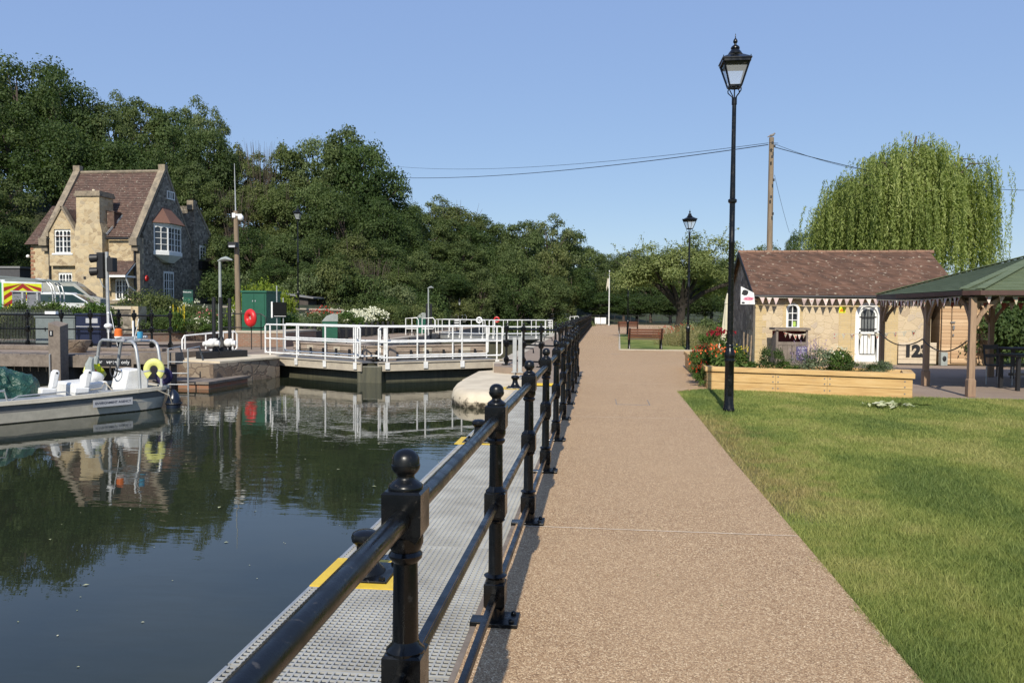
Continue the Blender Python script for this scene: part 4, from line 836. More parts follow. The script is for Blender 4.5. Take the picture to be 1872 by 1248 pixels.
k = N('patterned_cloth'); co = k.co(); v = k.n('TexVoronoi', {'Vector': co, 'Scale': 16.}); c = k.mix(k.mrange(v.outputs['Distance'], .28, .34), (.5, .2, .17), (.66, .56, .5)); k.set(Base_Color=c, Roughness=.95); MT['pat'] = k.m
k = N('patterned_cloth_red'); co = k.co(); v = k.n('TexVoronoi', {'Vector': co, 'Scale': 14.}); c = k.mix(k.mrange(v.outputs['Distance'], .3, .36), (.38, .07, .06), (.42, .38, .28)); k.set(Base_Color=c, Roughness=.95); MT['pat2'] = k.m
bunting('bunting', 'long string of pale pink pennants under the eaves of the stone shed', (5.05, CY - .33, 2.10), (9.6, CY - .33, 2.08), 21, .03, .2, [MT['pennant_a'], MT['pat']], 1, skip=(3, 5))
bunting('bunting', 'string of small red patterned pennants hung low between the cupboard and the gazebo', (6.95, 24.6, 1.0), (8.9, 23.2, 1.16), 10, .05, .15, [MT['pat2']], 2)
# ================================================================ CUPBOARD in front of the shed
def cupboard():
    y0 = 25.0; a = ony(1418, 665, y0).x; b = ony(1476, 665, y0).x; t = T('wooden_cupboard', 'weathered open-topped timber cupboard under the arched window of the stone shed', 'cupboard', ((a + b) / 2, y0, .0)); w_ = (b - a) / 2
    W_ = MT['grey_wood']; m = M(); m.b2((-w_, 0, .02), (-w_ + .06, .06, 1.08)); m.b2((w_ - .06, 0, .02), (w_, .06, 1.08)); m.b2((-w_ + .06, 0, .62), (w_ - .06, .06, .72)); m.b2((-w_ + .06, 0, .02), (w_ - .06, .06, .1)); m.build('frame', W_, t)
    m = M(); m.prism([(-w_ - .06, 1.081), (w_ + .06, 1.081), (w_ + .06, 1.15), (-w_ - .06, 1.15)], -.06, .75); m.build('top', W_, t)
    m = M(); m.add([(-w_ - .005, .06, .02), (-w_ - .005, .7, .02), (-w_ - .005, .7, .8), (-w_ - .005, .06, 1.05), (-w_ + .03, .06, .02), (-w_ + .03, .7, .02), (-w_ + .03, .7, .8), (-w_ + .03, .06, 1.05)], [(0, 1, 2, 3), (7, 6, 5, 4), (0, 3, 7, 4), (1, 5, 6, 2), (3, 2, 6, 7)])
    m.b2((w_ - .03, .06, .02), (w_ + .005, .7, 1.05)); m.b2((-w_ + .03, .68, .02), (w_ - .03, .7, 1.05)); m.build('side_panel', W_, t)
    m = M(); m.b2((-w_ + .032, .061, .66), (w_ - .032, .675, .69)); m.b2((-w_ + .034, .66, .7), (w_ - .034, .676, 1.05)); m.build('shelf', MT['maroon'], t)
    for s_ in (0, 1):
        x0 = -w_ + .065 + s_ * (w_ - .06); m = M()
        for i in range(3): q = (w_ - .07) / 3; m.b2((x0 + i * q + .003, -.012, .11), (x0 + (i + 1) * q - .003, .02, .61))
        d = m.build('door', W_, t); h = M(); h.b2((x0 + (.04 if s_ else w_ - .12), -.035, .34), (x0 + (.06 if s_ else w_ - .1), -.0125, .42)); h.build('handle', MT['black_matt'], d)
    m = M(); q = .28 * w_ ; m.b2((q, -.035, .16), (q + .32, -.0145, .58)); s_ = m.build('notice', MT['sign_blue'], t)
    for i in range(8): m = M(); L = .25 - .06 * ((i * 7) % 3); m.b2((q + .16 - L / 2, -.038, .54 - i * .045), (q + .16 + L / 2, -.0355, .554 - i * .045)); 
    for i in range(8):
        m = M(); L = .25 - .06 * ((i * 7) % 3); m.b2((q + .16 - L / 2, -.038, .54 - i * .045), (q + .16 + L / 2, -.0355, .554 - i * .045)); m.build('text_line', MT['white'], s_)
    bunting('bunting', 'short string of red patterned pennants across the open top of the cupboard', (t.location.x - w_ * .55, y0 - .02, 1.02), (t.location.x + w_ - .05, y0 - .02, .98), 5, .05, .14, [MT['pat2'], MT['pat']], 4)
cupboard()
for i, (px, ln_) in enumerate(((1388, .12), (1394, .16), (1400, .2))):
    p = onz(px - 2, 675, 0); m = M(); m.tube([(p.x, 25.4 - i * .05, .0), (p.x + ln_ * .6, 25.75, .98 - i * .05)], [.03, .022], 7); o = m.build('pole', MT['log'], smooth=True)
    tag(o, ['stripped pole leaning against the shed corner, leftmost of three', 'stripped pole leaning against the shed corner, middle of three', 'stripped pole leaning against the shed corner, nearest the cupboard'][i], 'pole', 'stripped poles leaning on the shed corner')
# cow-blotched sign board at the shed's left gable
def cow_sign():
    a = ony(1355, 525, CY - .6); t = T('sign_board', 'white board with black and pink marks fixed to the left gable of the shed', 'sign', (a.x, CY - .55, 1.87)); w_ = ony(1376, 525, CY - .6).x - a.x
    m = M(); m.prism([(0, .0), (w_ * 1.25, 0), (w_ * 1.15, .36), (0, .57)], 0, .02); m.build('panel', MT['white'], t)
    for nm, c, r_, mt in (('black_patch', (.13, .37), (.10, .09), MT['black_matt']), ('pink_nose', (.24, .18), (.16, .06), MT['pink']), ('black_spot', (.08, .05), (.05, .03), MT['black_matt'])):
        m = M(); m.prism([(c[0] + r_[0] * math.cos(i * .52) * (1 + .2 * math.sin(i * 2)), c[1] + r_[1] * math.sin(i * .52)) for i in range(12)], -.006, -.001); m.build(nm, mt, t)
    m = M(); m.tube([(.24, -.006, .185), (.3, -.01, .19), (.36, -.006, .17)], .008, 5); m.tube([(.13, -.006, .18), (.2, -.01, .165)], .006, 5); m.build('mouth_line', MT['maroon'], t)
    m = M(); m.bar((w_, .06, .1), (w_ + .2, .3, .1), .04, .04); m.build('bracket', MT['black_matt'], t)
cow_sign()
# ================================================================ PLANTER
def planter():
    O = [(2.3, 17.1), (6.04, 15.95), (6.38, 17.05), (3.36, 17.98), (3.46, 23.5), (2.52, 23.5)]; t = T('raised_planter', 'long L-shaped raised planter of new pale sleepers at the lawn edge', 'planter', (2.3, 17.1, 0))
    n = len(O); 
    def inset(d):
        r_ = []
        for i in range(n):
            p, a, b = Vector(O[i]), Vector(O[i - 1]), Vector(O[(i + 1) % n]); u = (p - a).normalized(); v = (b - p).normalized(); n1 = Vector((-u.y, u.x)); n2 = Vector((-v.y, v.x)); q = (n1 + n2) / (1 + n1.dot(n2)); r_.append((p.x + q.x * d, p.y + q.y * d))
        return r_
    o0, o1 = inset(0), inset(.08); cap0, cap1 = inset(-.04), inset(.16)
    def seg(i, a, b, z0, z1, nm, mt=MT['sleeper']):
        j = (i + 1) % n; p0, p1, p2, p3 = Vector(a[i]), Vector(a[j]), Vector(b[j]), Vector(b[i]); L = (p1 - p0).length; u = (p1 - p0).normalized(); ang = math.atan2(u.y, u.x)
        Mi = Matrix.Translation((p0.x, p0.y, 0)) @ Matrix.Rotation(ang, 4, 'Z'); I = Mi.inverted(); m = M()
        q = [I @ Vector((*x, 0)) for x in (p0, p1, p2, p3)]; m.slab([(v.x, v.y) for v in q], z0, z1); o = m.build(nm, mt, t, bevel=.006)
        o.location = (p0.x - 2.3, p0.y - 17.1, 0); o.rotation_euler.z = ang; return o, L
    for i in range(n):
        seg(i, o0, o1, -.1, .155, 'board'); seg(i, o0, o1, .162, .355, 'board'); c, L = seg(i, cap0, cap1, .372, .47, 'cap_rail')
    p0, p1 = Vector(O[0]), Vector(O[1]); u = (p1 - p0).normalized(); ang = math.atan2(u.y, u.x); nn = Vector((u.y, -u.x)); m = M(); m.T = Matrix.Translation((p0.x, p0.y, 0)) @ Matrix.Rotation(ang, 4, 'Z')
    for s_ in (1.34, 1.44, 2.33, 2.43, 3.78):
        for z in (.07, .20, .31): m.tube([(s_, .004, z), (s_, -.008, z)], .014, 10)
    m.build('bolt', MT['lead'], t, world=True); 
    m = M()
    for s_ in (1.39, 2.38): m.b2((s_ - .002, -.002, -.04), (s_ + .002, .004, .355))
    m.T = Matrix.Translation((p0.x, p0.y, 0)) @ Matrix.Rotation(ang, 4, 'Z'); m.v = []; m.f = []; m.mi = []
    for s_ in (1.39, 2.38): m.b2((s_ - .002, -.002, -.04), (s_ + .002, .004, .355))
    m.build('joint', MT['dark_wood'], t, world=True)
    m = M(); q = inset(.081); m.slab(q, -.05, .38); m.build('soil', MT['soil'], t, world=True)
planter()
GP = 'plants growing in the raised planter'
def pl(name, label, px, y, w_, h, base, fl=None, z=.36, cat='plant'):
    x = ony(px, 640, y).x; return shrub(name, label, cat, x, y, w_, h, base, fl, z, GP)
pl('flowering_plant', 'tall plant with dark red flower heads at the planter corner', 1318, 18.6, .75, .85, 'hosta', 'dkred')
pl('flowering_plant', 'broad-leaved plant with orange flowers left of the nearest lamp post', 1312, 17.7, .8, .55, 'hosta', 'orange')
pl('flowering_plant', 'plant with yellow and red flowers just right of the nearest lamp post', 1350, 18.6, .6, .55, 'bed', 'yellow')
pl('leafy_plant', 'bright broad-leaved plant right of the nearest lamp post', 1358, 17.5, .75, .45, 'hosta')
pl('trailing_plant', 'trailing red and orange flowered plant spilling over the left planter wall', 1285, 17.9, .7, .5, 'bed', 'red')
shrub('trailing_plant', 'low red-flowered plant hanging at the planter foot beside the path', 'plant', 2.28, 17.5, .55, .55, 'bed', 'red', -.02, GP)
shrub('trailing_plant', 'orange-flowered plant bulging from the planter over the path edge', 'plant', 2.32, 18.3, .6, .72, 'bed', 'orange', .0, GP)
pl('flowering_plant', 'plant with scattered orange blooms on the far arm of the planter', 1290, 19.6, .7, .5, 'bed', 'orange')
pl('leafy_plant', 'low green plant at the far end of the left planter arm', 1300, 21.6, .7, .3, 'mid')
pl('leafy_plant', 'dark upright leafy plant in front of the cupboard', 1410, 17.0, .55, .62, 'dark')
pl('leafy_plant', 'low green plant right of the dark leafy one in front of the cupboard', 1440, 17.0, .5, .3, 'bed')
pl('lavender', 'bushy lavender with purple spikes in the middle of the planter', 1490, 16.95, .85, .66, 'grey', 'purple_spike')
pl('lavender', 'smaller lavender with purple spikes, left of the bushy one', 1466, 17.1, .6, .5, 'grey', 'purple_spike')
pl('leafy_plant', 'pale flowering herb right of the lavender', 1530, 16.8, .75, .6, 'bed', 'white')
pl('leafy_plant', 'low spreading green herb in the planter below the white door', 1570, 16.6, .9, .34, 'mid')
pl('leafy_plant', 'grey-green herb near the right end of the planter', 1602, 16.5, .6, .4, 'grey')
# cut leaves on the lawn
k = N('pale_cut_leaves'); k.set(Base_Color=k.ramp(k.n('Attribute', attribute_name='var').outputs['Fac'], [(0, (.3, .33, .15)), (1, (.62, .6, .4))]), Roughness=.8); MT['lf_cut'] = k.m
g = np.random.default_rng(9); C = np.column_stack([5.03 + g.normal(size=60) * .22, 14.2 + g.normal(size=60) * .12, np.full(60, .035) + g.random(60) * .04]); o = mk('cut_leaves', leaves_mesh('cut_leaves', C, np.array([0, 0, 1.]) + rnd_dir(60, g) * .5, .05 + .04 * g.random(60), g.random(60), MT['lf_cut'], .5)); tag(o, 'scatter of cut pale leaves lying on the lawn before the planter', 'leaves'); kind(o, 'stuff')
# ================================================================ GAZEBO
def gazebo():
    x0, x1, y0, y1 = 7.28, 12.9, 16.36, 21.6; t = T('gazebo', 'timber gazebo with green shingled hipped roof at the right of the lawn', 'gazebo', (x0, y0, 0)); H_ = 1.96
    W_ = MT['post_wood']; A = ((x0 + x1) / 2 - .05, (y0 + y1) / 2, 3.04)
    for x, y in ((x0, y0), (x0 + .06, y0 + 2.3), (x0 + .1, y1), (x1, y0), (x1, y1), (x0 + 2.8, y1), (x1, y0 + 2.6)):
        m = M(); m.b2((x - .057, y - .057, 0), (x + .057, y + .057, H_)); m.b2((x - .073, y - .073, 0), (x + .073, y + .073, .33)); m.lathe([(.331, .102), (.36, .08)], (x, y, 0), 4, math.pi / 4)
        m.build('post', W_, t, world=True, bevel=.008)
    m = M(); e = .02
    for a, b in (((x0, y0), (x1, y0)), ((x0, y0), (x0, y1)), ((x1, y0), (x1, y1)), ((x0, y1), (x1, y1))): m.bar((*a, H_ + .07), (*b, H_ + .07), .12, .15)
    m.build('beam', MT['dark_wood'], t, world=True)
    for p, d in (((x0, y0), (1, 0)), ((x0, y0), (0, 1)), ((x0 + .06, y0 + 2.3), (0, 1)), ((x0 + .06, y0 + 2.3), (0, -1)), ((x0 + .1, y1), (0, -1)), ((x0 + .1, y1), (1, 0)), ((x1, y0), (-1, 0)), ((x1, y0), (0, 1)), ((x0 + 2.8, y1), (1, 0)), ((x0 + 2.8, y1), (-1, 0))):
        m = M(); pts = [(p[0] + d[0] * q, p[1] + d[1] * q, z) for q, z in ((.06, H_ - .55), (.14, H_ - .36), (.3, H_ - .15), (.55, H_))]
        for a, b in zip(pts, pts[1:]): m.bar(a, b, .05, .075)
        m.build('brace', W_, t, world=True)
    ov = .28; ez = 2.09; c_ = [(x0 + .02, y0 - .24), (x1 + ov, y0 - .24), (x1 + ov, y1 + ov), (x0 + .0, y1 + .18), (x0 - .16, y0 + .06)]
    rf = M(); apx = Vector(A)
    for a, b in zip(c_, c_[1:] + c_[:1]):
        a, b = Vector((*a, ez)), Vector((*b, ez)); n_ = 30
        nrm = (b - a).cross(apx - a).normalized(); nrm = -nrm if nrm.z < 0 else nrm
        for i in range(n_):
            s0, s1 = i / n_, min(1, (i + 1) / n_ + .003)
            rf.add([tuple(v) for v in (a.lerp(apx, s0) + nrm * .018, b.lerp(apx, s0) + nrm * .018, b.lerp(apx, s1) + nrm * .004, a.lerp(apx, s1) + nrm * .004, a.lerp(apx, s0) - nrm * .01, b.lerp(apx, s0) - nrm * .01)], [(0, 1, 2, 3), (4, 5, 1, 0)])
        rf.add([tuple(a - nrm * .01), tuple(b - nrm * .01), tuple(apx - nrm * .02)], [(0, 2, 1)])
    ro = rf.build('roof', MT['shingle'], t, world=True)
    hp = M()
    for a in c_: hp.bar((*a, ez + .035), tuple(apx + Vector((0, 0, .035))), .16, .018)
    hp.build('hip_strip', MT['shingle'], ro, world=True)
    fb = M()
    for a, b in zip(c_, c_[1:] + c_[:1]): fb.bar((*a, ez - .05), (*b, ez - .05), .03, .09)
    fb.build('fascia', simple('dark_red_brown_fascia', (.09, .045, .035), .6), t, world=True)
    rm = M()
    for i in range(9):
        for a, b in (((x0 + (x1 - x0) * i / 8, y0), A), ((x0, y0 + (y1 - y0) * i / 8), A), ((x1, y0 + (y1 - y0) * i / 8), A)): rm.bar((*a, ez - .04), (A[0], A[1], A[2] - .09), .05, .08)
    rm.build('rafter', MT['dark_wood'], t, world=True)
    bunting('bunting', 'string of pennants along the front of the gazebo between its right posts', (x0 + .1, y0 - .12, 2.0), (x1, y0 - .12, 2.0), 22, .06, .15, [MT['pat'], MT['pennant_a'], MT['pat2']], 6)
    bunting('bunting', 'string of pennants hung along the left side of the gazebo', (x0 - .13, y0 + .2, 1.98), (x0 + -.06, y1, 1.98), 24, .05, .16, [MT['pat2'], MT['pennant_a']], 7)
    bunting('bunting', 'string of dark pennants across the back of the gazebo', (x0 + .2, y1 - .13, 1.97), (x1, y1 - .13, 1.97), 26, .06, .17, [MT['pat'], MT['pennant_b']], 8)
    for i, (a, b, lab) in enumerate((((x0 + .1, y1, 1.15), (x0 + .06, y0 + 2.3, 1.05), 'rope swag between the two farther left gazebo posts'), ((x0 + .06, y0 + 2.3, 1.05), (x0, y0, 1.1), 'rope swag between the two nearer left gazebo posts'))):
        a, b = Vector(a), Vector(b); m = M(); m.tube([a.lerp(b, s_ / 16) - Vector((0, 0, 4 * .24 * (s_ / 16) * (1 - s_ / 16))) - Vector((.09, 0, 0)) for s_ in range(17)], .014, 6); tag(m.build('rope', MT['dark_wood'], smooth=True), lab, 'rope', 'rope swags on the gazebo')
gazebo()
def table_set(px, py, label, mt, s_=1.):
    p = onz(px, py); t = T('picnic_table', label, 'table', (p.x, p.y, 0), .1, 'dark tables under the gazebo')
    m = M(); m.b2((-.7 * s_, -.38, .72), (.7 * s_, .38, .77)); m.build('table_top', mt, t, bevel=.006)
    for sx in (-.6 * s_, .6 * s_):
        for sy in (-.3, .3): m = M(); m.b2((sx - .035, sy - .035, .0), (sx + .035, sy + .035, .72)); m.build('leg', mt, t)
    m = M(); m.b2((-.6 * s_, -.03, .3), (.6 * s_, .03, .36)); m.build('stretcher', mt, t)
    return t
table_set(1895, 712, 'dark table under the gazebo at the right edge', MT['black_matt'])
table_set(1880, 690, 'dark table behind another under the gazebo', MT['dark_wood'])
def chair(px, py, label):
    p = onz(px, py); t = T('chair', label, 'chair', (p.x, p.y, 0), .4)
    m = M(); m.b2((-.2, -.2, .43), (.2, .2, .46)); m.build('seat', MT['black_matt'], t)
    m = M(); m.bar((-.2, .2, .46), (-.2, .26, .92), .03, .03); m.bar((.2, .2, .46), (.2, .26, .92), .03, .03); m.bar((-.2, .25, .86), (.2, .25, .86), .02, .1); m.bar((-.2, .23, .66), (.2, .23, .66), .02, .08); m.build('backrest', MT['black_matt'], t)
    for sx in (-.18, .18):
        for sy in (-.18, .18): m = M(); m.tube([(sx, sy, 0), (sx, sy, .43)], .015, 6); m.build('leg', MT['galv'], t)
chair(1826, 703, 'dark chair with metal legs standing by the gazebo table')
# closed parasol
def parasol():
    p = ond(1328, 640, 27); t = T('closed_parasol', 'closed cream parasol behind the flowers and nearest lamp post', 'parasol', (p.x, p.y, .0)); m = M(); m.tube([(0, 0, 0), (0, 0, 2.25)], .022, 8); m.build('pole', MT['white_wood'], t, smooth=True)
    m = M()
    def f_(u, v): a = u * 6.283; fo = 1 + .28 * math.sin(a * 8) * (1 - v) ; r_ = (.16 * (1 - v) ** .7 + .035 + (.035 if v < .15 else 0)) * fo; return (r_ * math.cos(a), r_ * math.sin(a), .35 + 1.85 * v)
    m.grid(f_, 48, 12); m.lathe([(1.9, .10), (2.2, .03), (2.26, .01)], n=12); m.torus((0, 0, 1.0), .145, .014); m.build('canopy', MT['cream_cloth'], t, smooth=True)
    m = M(); m.lathe([(0, .25), (.05, .24), (.07, .05), (.3, .04)], n=16); m.build('base', MT['black_matt'], t, smooth=True)
parasol()
# utility pole with bird and wires
up = ond(1405, 570, 38); tp = ond(1410.5, 252, 38)
t = T('utility_pole', 'tall bare timber utility pole rising behind the stone shed', 'pole', (up.x, up.y, 0)); h_ = tp.z; top = Vector((tp.x - up.x, tp.y - up.y, h_)); m = M()
m.tube([(0, 0, -.2), top * .5, top], [.16, .14, .115], 12); m.build('pole_shaft', MT['pole_wood'], t, smooth=True)
m = M()
for s_, z in ((-1, h_ - .35), (1, h_ - .5), (-1, h_ - 1.0), (1, h_ - 2.1), (-1, h_ - 2.9), (1, h_ - 3.7)): m.box((top.x * z / h_ + s_ * .05, -.14, z), (.07, .08, .12))
m.tube([(top.x - .2, -.1, h_ - .33), (top.x + .22, -.1, h_ - .36)], .012, 5); m.build('fitting', MT['black_matt'], t)
def wire(label, pts, r_=.012, sag=.4):
    a, b = pts; m = M(); m.tube([a.lerp(b, i / 30) - Vector((0, 0, 4 * sag * (i / 30) * (1 - i / 30))) for i in range(31)], r_, 4); tag(m.build('overhead_wire', MT['black_matt']), label, 'wire', 'overhead wires')
PT_ = Vector((tp.x, tp.y, tp.z)); A_ = PT_ - Vector((.15, 0, .33)); B_ = PT_ + Vector((.15, 0, -.3))
wire('lower thick overhead wire running left from the pole to the woods', (A_, ond(700, 324, 78)), .02, .6); wire('upper thin overhead wire running left from the pole to the woods', (A_ + Vector((0, 0, .08)), ond(700, 302, 90)), .012, .8)
wire('thin overhead wire running right from the pole into the willow', (B_, ond(1640, 318, 52)), .011, .3); wire('second overhead wire running right from the pole past the willow', (B_ - Vector((0, 0, .15)), ond(1900, 348, 56)), .018, .55)
wire('overhead wire dropping steeply from the pole behind the shed', (B_ - Vector((0, .1, 1.5)), ond(1443, 425, 46)), .008, .1)
def bird():
    t = T('bird', 'small grey-brown pigeon perched on top of the utility pole', 'bird', (tp.x, tp.y, tp.z), .3)
    m = M(); m.tube([(-.22, 0, .02), (-.14, 0, .05), (-.06, 0, .09), (.03, 0, .12), (.10, 0, .15), (.125, 0, .19), (.15, 0, .215), (.175, 0, .215), (.21, 0, .205)], [.012, .03, .055, .07, .055, .036, .036, .028, .004], 12); m.build('body', MT['bird'], t, smooth=True)
    m = M(); m.tube([(0, -.02, 0), (.01, -.02, .07)], .006, 5); m.tube([(.02, .02, 0), (.02, .02, .07)], .006, 5); m.build('leg', MT['amber'], t)
    m = M(); m.sphere((-.02, -.058, .1), .06, sq=(1.6, .25, .6)); m.sphere((-.02, .058, .1), .06, sq=(1.6, .25, .6)); m.build('wing', MT['lead'], t, smooth=True)
bird()
# flagpole, end sign and end railing
p = onz(1113, 595); t = T('flagpole', 'white flagpole with a furled flag at the far end of the path', 'flagpole', (p.x, p.y, 0)); m = M(); m.tube([(0, 0, 0), (0, 0, 5.85)], [.07, .045], 8); m.sphere((0, 0, 5.9), .07); m.build('pole', MT['white'], t, smooth=True)
m = M(); m.add([(-.04, 0, 5.35), (-.04, 0, 3.9), (-.2, .06, 4.3), (-.28, .1, 3.7), (-.32, .05, 4.2), (-.2, 0, 5.1), (-.1, .05, 5.3)], [(0, 1, 2), (0, 2, 5), (2, 3, 4), (2, 4, 5), (0, 5, 6)]); m.build('flag', simple('flag_cloth', (.6, .55, .45), .9), t)
a, b = onz(1087, 594.2), onz(1108, 594.2); t = T('notice_board', 'pair of white notice panels at the far end of the path', 'sign', (a.x, a.y, 0)); w_ = (b.x - a.x) / 2
for i in range(2): m = M(); m.b2((i * w_ + .02, -.03, .15), ((i + 1) * w_ - .02, .0, .85)); p_ = m.build('panel', MT['plastic_white'], t)
m = M(); m.b2((-.03, .0, .45), (w_ * 2 + .03, .02, .5)); m.b2((w_ - .03, .001, 0), (w_ + .03, .04, .9)); m.build('bracket', MT['black_matt'], t)
t = T('mesh_fence', 'dark low railing across the far end of the path under the trees', 'fence', (-1, 92, 0)); m = M()
for i in range(18): m.b2((-.9 + i * .9 - .03, 91.97, 0), (-.9 + i * .9 + .03, 92.03, 1.1))
m.build('post', MT['black_matt'], t, world=True); m = M()
for z in (.15, .6, 1.08): m.b2((-.9, 91.985, z - .02), (14.5, 92.015, z + .02))
m.build('rail', MT['black_matt'], t, world=True)
# wild grasses and bushes on the second lawn
WG = 'wild grass clumps beside the spreading tree'
r9 = random.Random(9)
for i, (px, D, w_, h, b_, f_) in enumerate([(1222, 38, 1.3, .9, 'dry', 'red'), (1236, 36.5, 1.2, .9, 'dry', None), (1268, 37, 1.4, 1.0, 'dry', None), (1286, 35, 1.3, 1.0, 'dry', None), (1305, 34, 1.3, 1.1, 'bed', None), (1250, 40, 1.4, 1., 'dry', 'red'), (1340, 34, 1.5, 1.2, 'mid', None), (1318, 40, 2.2, 1.7, 'mid', None), (1352, 40, 2.2, 1.7, 'bed', None), (1282, 42, 2.0, 1.5, 'pale', None), (1330, 30, 1.0, .7, 'dry', None)]):
    p = ond(px, 600, D); shrub('wild_plants' if b_ == 'dry' else 'bush', ('tall dry grass with red poppies beside the spreading tree' if f_ else 'tall dry grass clump beside the spreading tree') if b_ == 'dry' else 'green bush left of the stone shed', 'grass clump' if b_ == 'dry' else 'bush', p.x, p.y, w_, h, b_, f_, 0, (WG + (' with poppies' if f_ else '')) if b_ == 'dry' else 'green bushes left of the stone shed')
for px, D, w_, h in ((1822, 24.5, 2.2, 2.0), (1858, 24.2, 2.4, 2.1), (1845, 27, 3.0, 2.6), (1890, 25.0, 2.5, 2.3)): p = ond(px, 600, D); shrub('laurel_bush', 'dark glossy bush behind the gazebo at the right edge', 'bush', p.x, p.y, w_, h, 'dark', None, 0, 'dark bushes behind the gazebo')
# ================================================================ COTTAGE on the left bank
def sash(m, x0, x1, z0, z1, y0, y1, nv=2, nh=3, fr=.07, ar=True):
    """white frame with glazing bars in the x,z plane"""
    m.b2((x0, y0, z0), (x0 + fr, y1, z1)); m.b2((x1 - fr, y0, z0), (x1, y1, z1)); m.b2((x0 + fr, y0, z1 - fr), (x1 - fr, y1, z1)); m.b2((x0 + fr, y0, z0), (x1 - fr, y1, z0 + fr))
    n = nv * 2; w_ = (x1 - x0 - 2 * fr) / n
    for i in range(1, n): q = .045 if i % 2 == 0 else .02; x = x0 + fr + i * w_; m.b2((x - q, y0 + .005, z0 + fr), (x + q, y1 - .005, z1 - fr))
    for i in range(1, nh + 1): z = z0 + fr + i * (z1 - z0 - 2 * fr) / (nh + 1); m.b2((x0 + fr, y0 + .008, z - .018), (x1 - fr, y1 - .008, z + .018))
    if ar:
        for i in range(n): xa = x0 + fr + i * w_; m.prism([(xa, z1 - fr), (xa, z1 - fr - .14), (xa + w_ / 2, z1 - fr - .03), (xa + w_, z1 - fr - .14), (xa + w_, z1 - fr)], y0 + .003, y1 - .003)
def house():
    X0, X1, Y0, Y1, ZB, ZE, ZR, YR = -37.6, -30.71, 50., 56.8, 1.4, 6.3, 11.25, 53.35
    t = T('stone_cottage', 'two-storey stone cottage with steep tiled roof, gables and white windows on the left bank', 'house', (X0, Y0, ZB))
    m = M(); ops = [(-36.65, -35.45, 5.25, 6.85, 0), (-36.6, -35.6, 2.6, 3.95, 0), (-32.5, -31.55, 2.15, 3.55, 0)]
    wall(m, X0, X1 - .5, ZB, ZE, [(ops[0][0], ops[0][1], 5.25, 6.25, 0)], Y0, Y0 + .45) if False else None
    wall(m, X0, -35.1, ZB, 4.5, [ops[1]], Y0, Y0 + .45); wall(m, -35.1, X1, ZB, 4.5, [ops[2]], Y0, Y0 + .45)
    m.b2((X0, Y0, 4.5), (-36.65, Y0 + .45, ZE)); m.b2((-35.45, Y0, 4.5), (X1, Y0 + .45, ZE)); m.b2((-36.65, Y0, 4.5), (-35.45, Y0 + .45, 5.25))
    # gablet above the window
    m.b2((-37.0, Y0 - .3, 4.4), (-36.651, Y0 - .001, 6.85)); m.b2((-35.449, Y0 - .3, 4.4), (-35.1, Y0 - .001, 6.85)); m.b2((-36.65, Y0 - .3, 4.4), (-35.45, Y0 - .001, 5.24)); m.prism([(-37.0, 6.851), (-35.1, 6.851), (-35.3, 7.1), (-36.05, 8.2), (-36.8, 7.1)], Y0 - .3, Y0 + .3)
    m.build('front_wall', MT['rubble'], t, world=True)
    m = M()   # gable wall facing the lock, with parapet
    gm = [(Y0 + .4505, ZB), (Y1, ZB), (Y1, ZE), (YR, ZR - .05), (Y0 + .4505, ZE + .3)]
    for xx in (X1 - .4, X0): m.add([(xx, y, z) for y, z in gm] + [(xx + .4, y, z) for y, z in gm], [tuple(range(5)), tuple(range(5, 10))[::-1]] + [(i, i + 5, (i + 1) % 5 + 5, (i + 1) % 5) for i in range(5)])
    m.b2((X0 + .4, Y1 - .4, ZB), (X1 - .4, Y1, ZE)); m.build('gable_wall', MT['flint'], t, world=True)
    st = MT['concrete']; q_ = simple('weathered_dressed_stone', (.33, .27, .19), .9, c2=(.13, .11, .085), scale=3)
    m = M()
    for i in range(14): L = .45 if i % 2 else .28; z = ZB + i * .35; m.b2((X1 - L, Y0 - .02, z), (X1 + .02, Y0 - .001, z + .34)); m.b2((X1 + .001, Y0 - .02, z), (X1 + .02, Y0 + (.73 - L), z + .34))
    m.build('quoins', q_, t, world=True)
    for x in (X1 - .22, X0 + .2):
        m = M(); 
        for a, b in (((Y0 - .25, ZE - .1), (YR, ZR + .22)), ((Y1 + .25, ZE - .1), (YR, ZR + .22))): m.bar((x, a[0], a[1]), (x, b[0], b[1]), .48, .2)
        m.b2((x - .25, YR - .2, ZR + .1), (x + .25, YR + .2, ZR + .5)); m.b2((x - .28, Y0 - .45, ZE - .55), (x + .28, Y0 - .001, ZE - .05)); m.b2((x - .22, Y0 - .25, ZE - .9), (x + .22, Y0 - .0015, ZE - .55)); m.build('coping', q_, t, world=True)
    m = M(); courses(m, X0 + .44, X1 - .46, Y0 - .2, ZE + .02, YR, ZR, .16, .03, 1); courses(m, X0 + .44, X1 - .46, Y1 + .2, ZE + .02, YR, ZR, .3, .03, 1); ro = m.build('roof', MT['tiles_house'], t, world=True)
    m = M(); m.tube([(X0 + .4, YR, ZR + .02), (X1 - .4, YR, ZR + .05)], .12, 8); m.build('ridge_tiles', q_, ro, world=True)
    m = M()   # gablet coping + roof cheeks
    m.bar((-37.1, Y0 - .2, 6.65), (-36.05, Y0 - .2, 8.38), .4, .14); m.bar((-35.0, Y0 - .2, 6.65), (-36.05, Y0 - .2, 8.38), .4, .14); m.box((-37.12, Y0 - .2, 6.5), (.24, .42, .28)); m.box((-34.98, Y0 - .2, 6.5), (.24, .42, .28)); m.build('gablet_coping', q_, t, world=True)
    m = M(); m.add([(-37.05, Y0 - .1, 6.65), (-36.05, Y0 - .1, 8.3), (-36.05, Y0 + 1.6, 8.3), (-35.05, Y0 - .1, 6.65)], [(0, 1, 2), (1, 3, 2)]); m.build('gablet_roof', MT['tiles_house'], t, world=True)
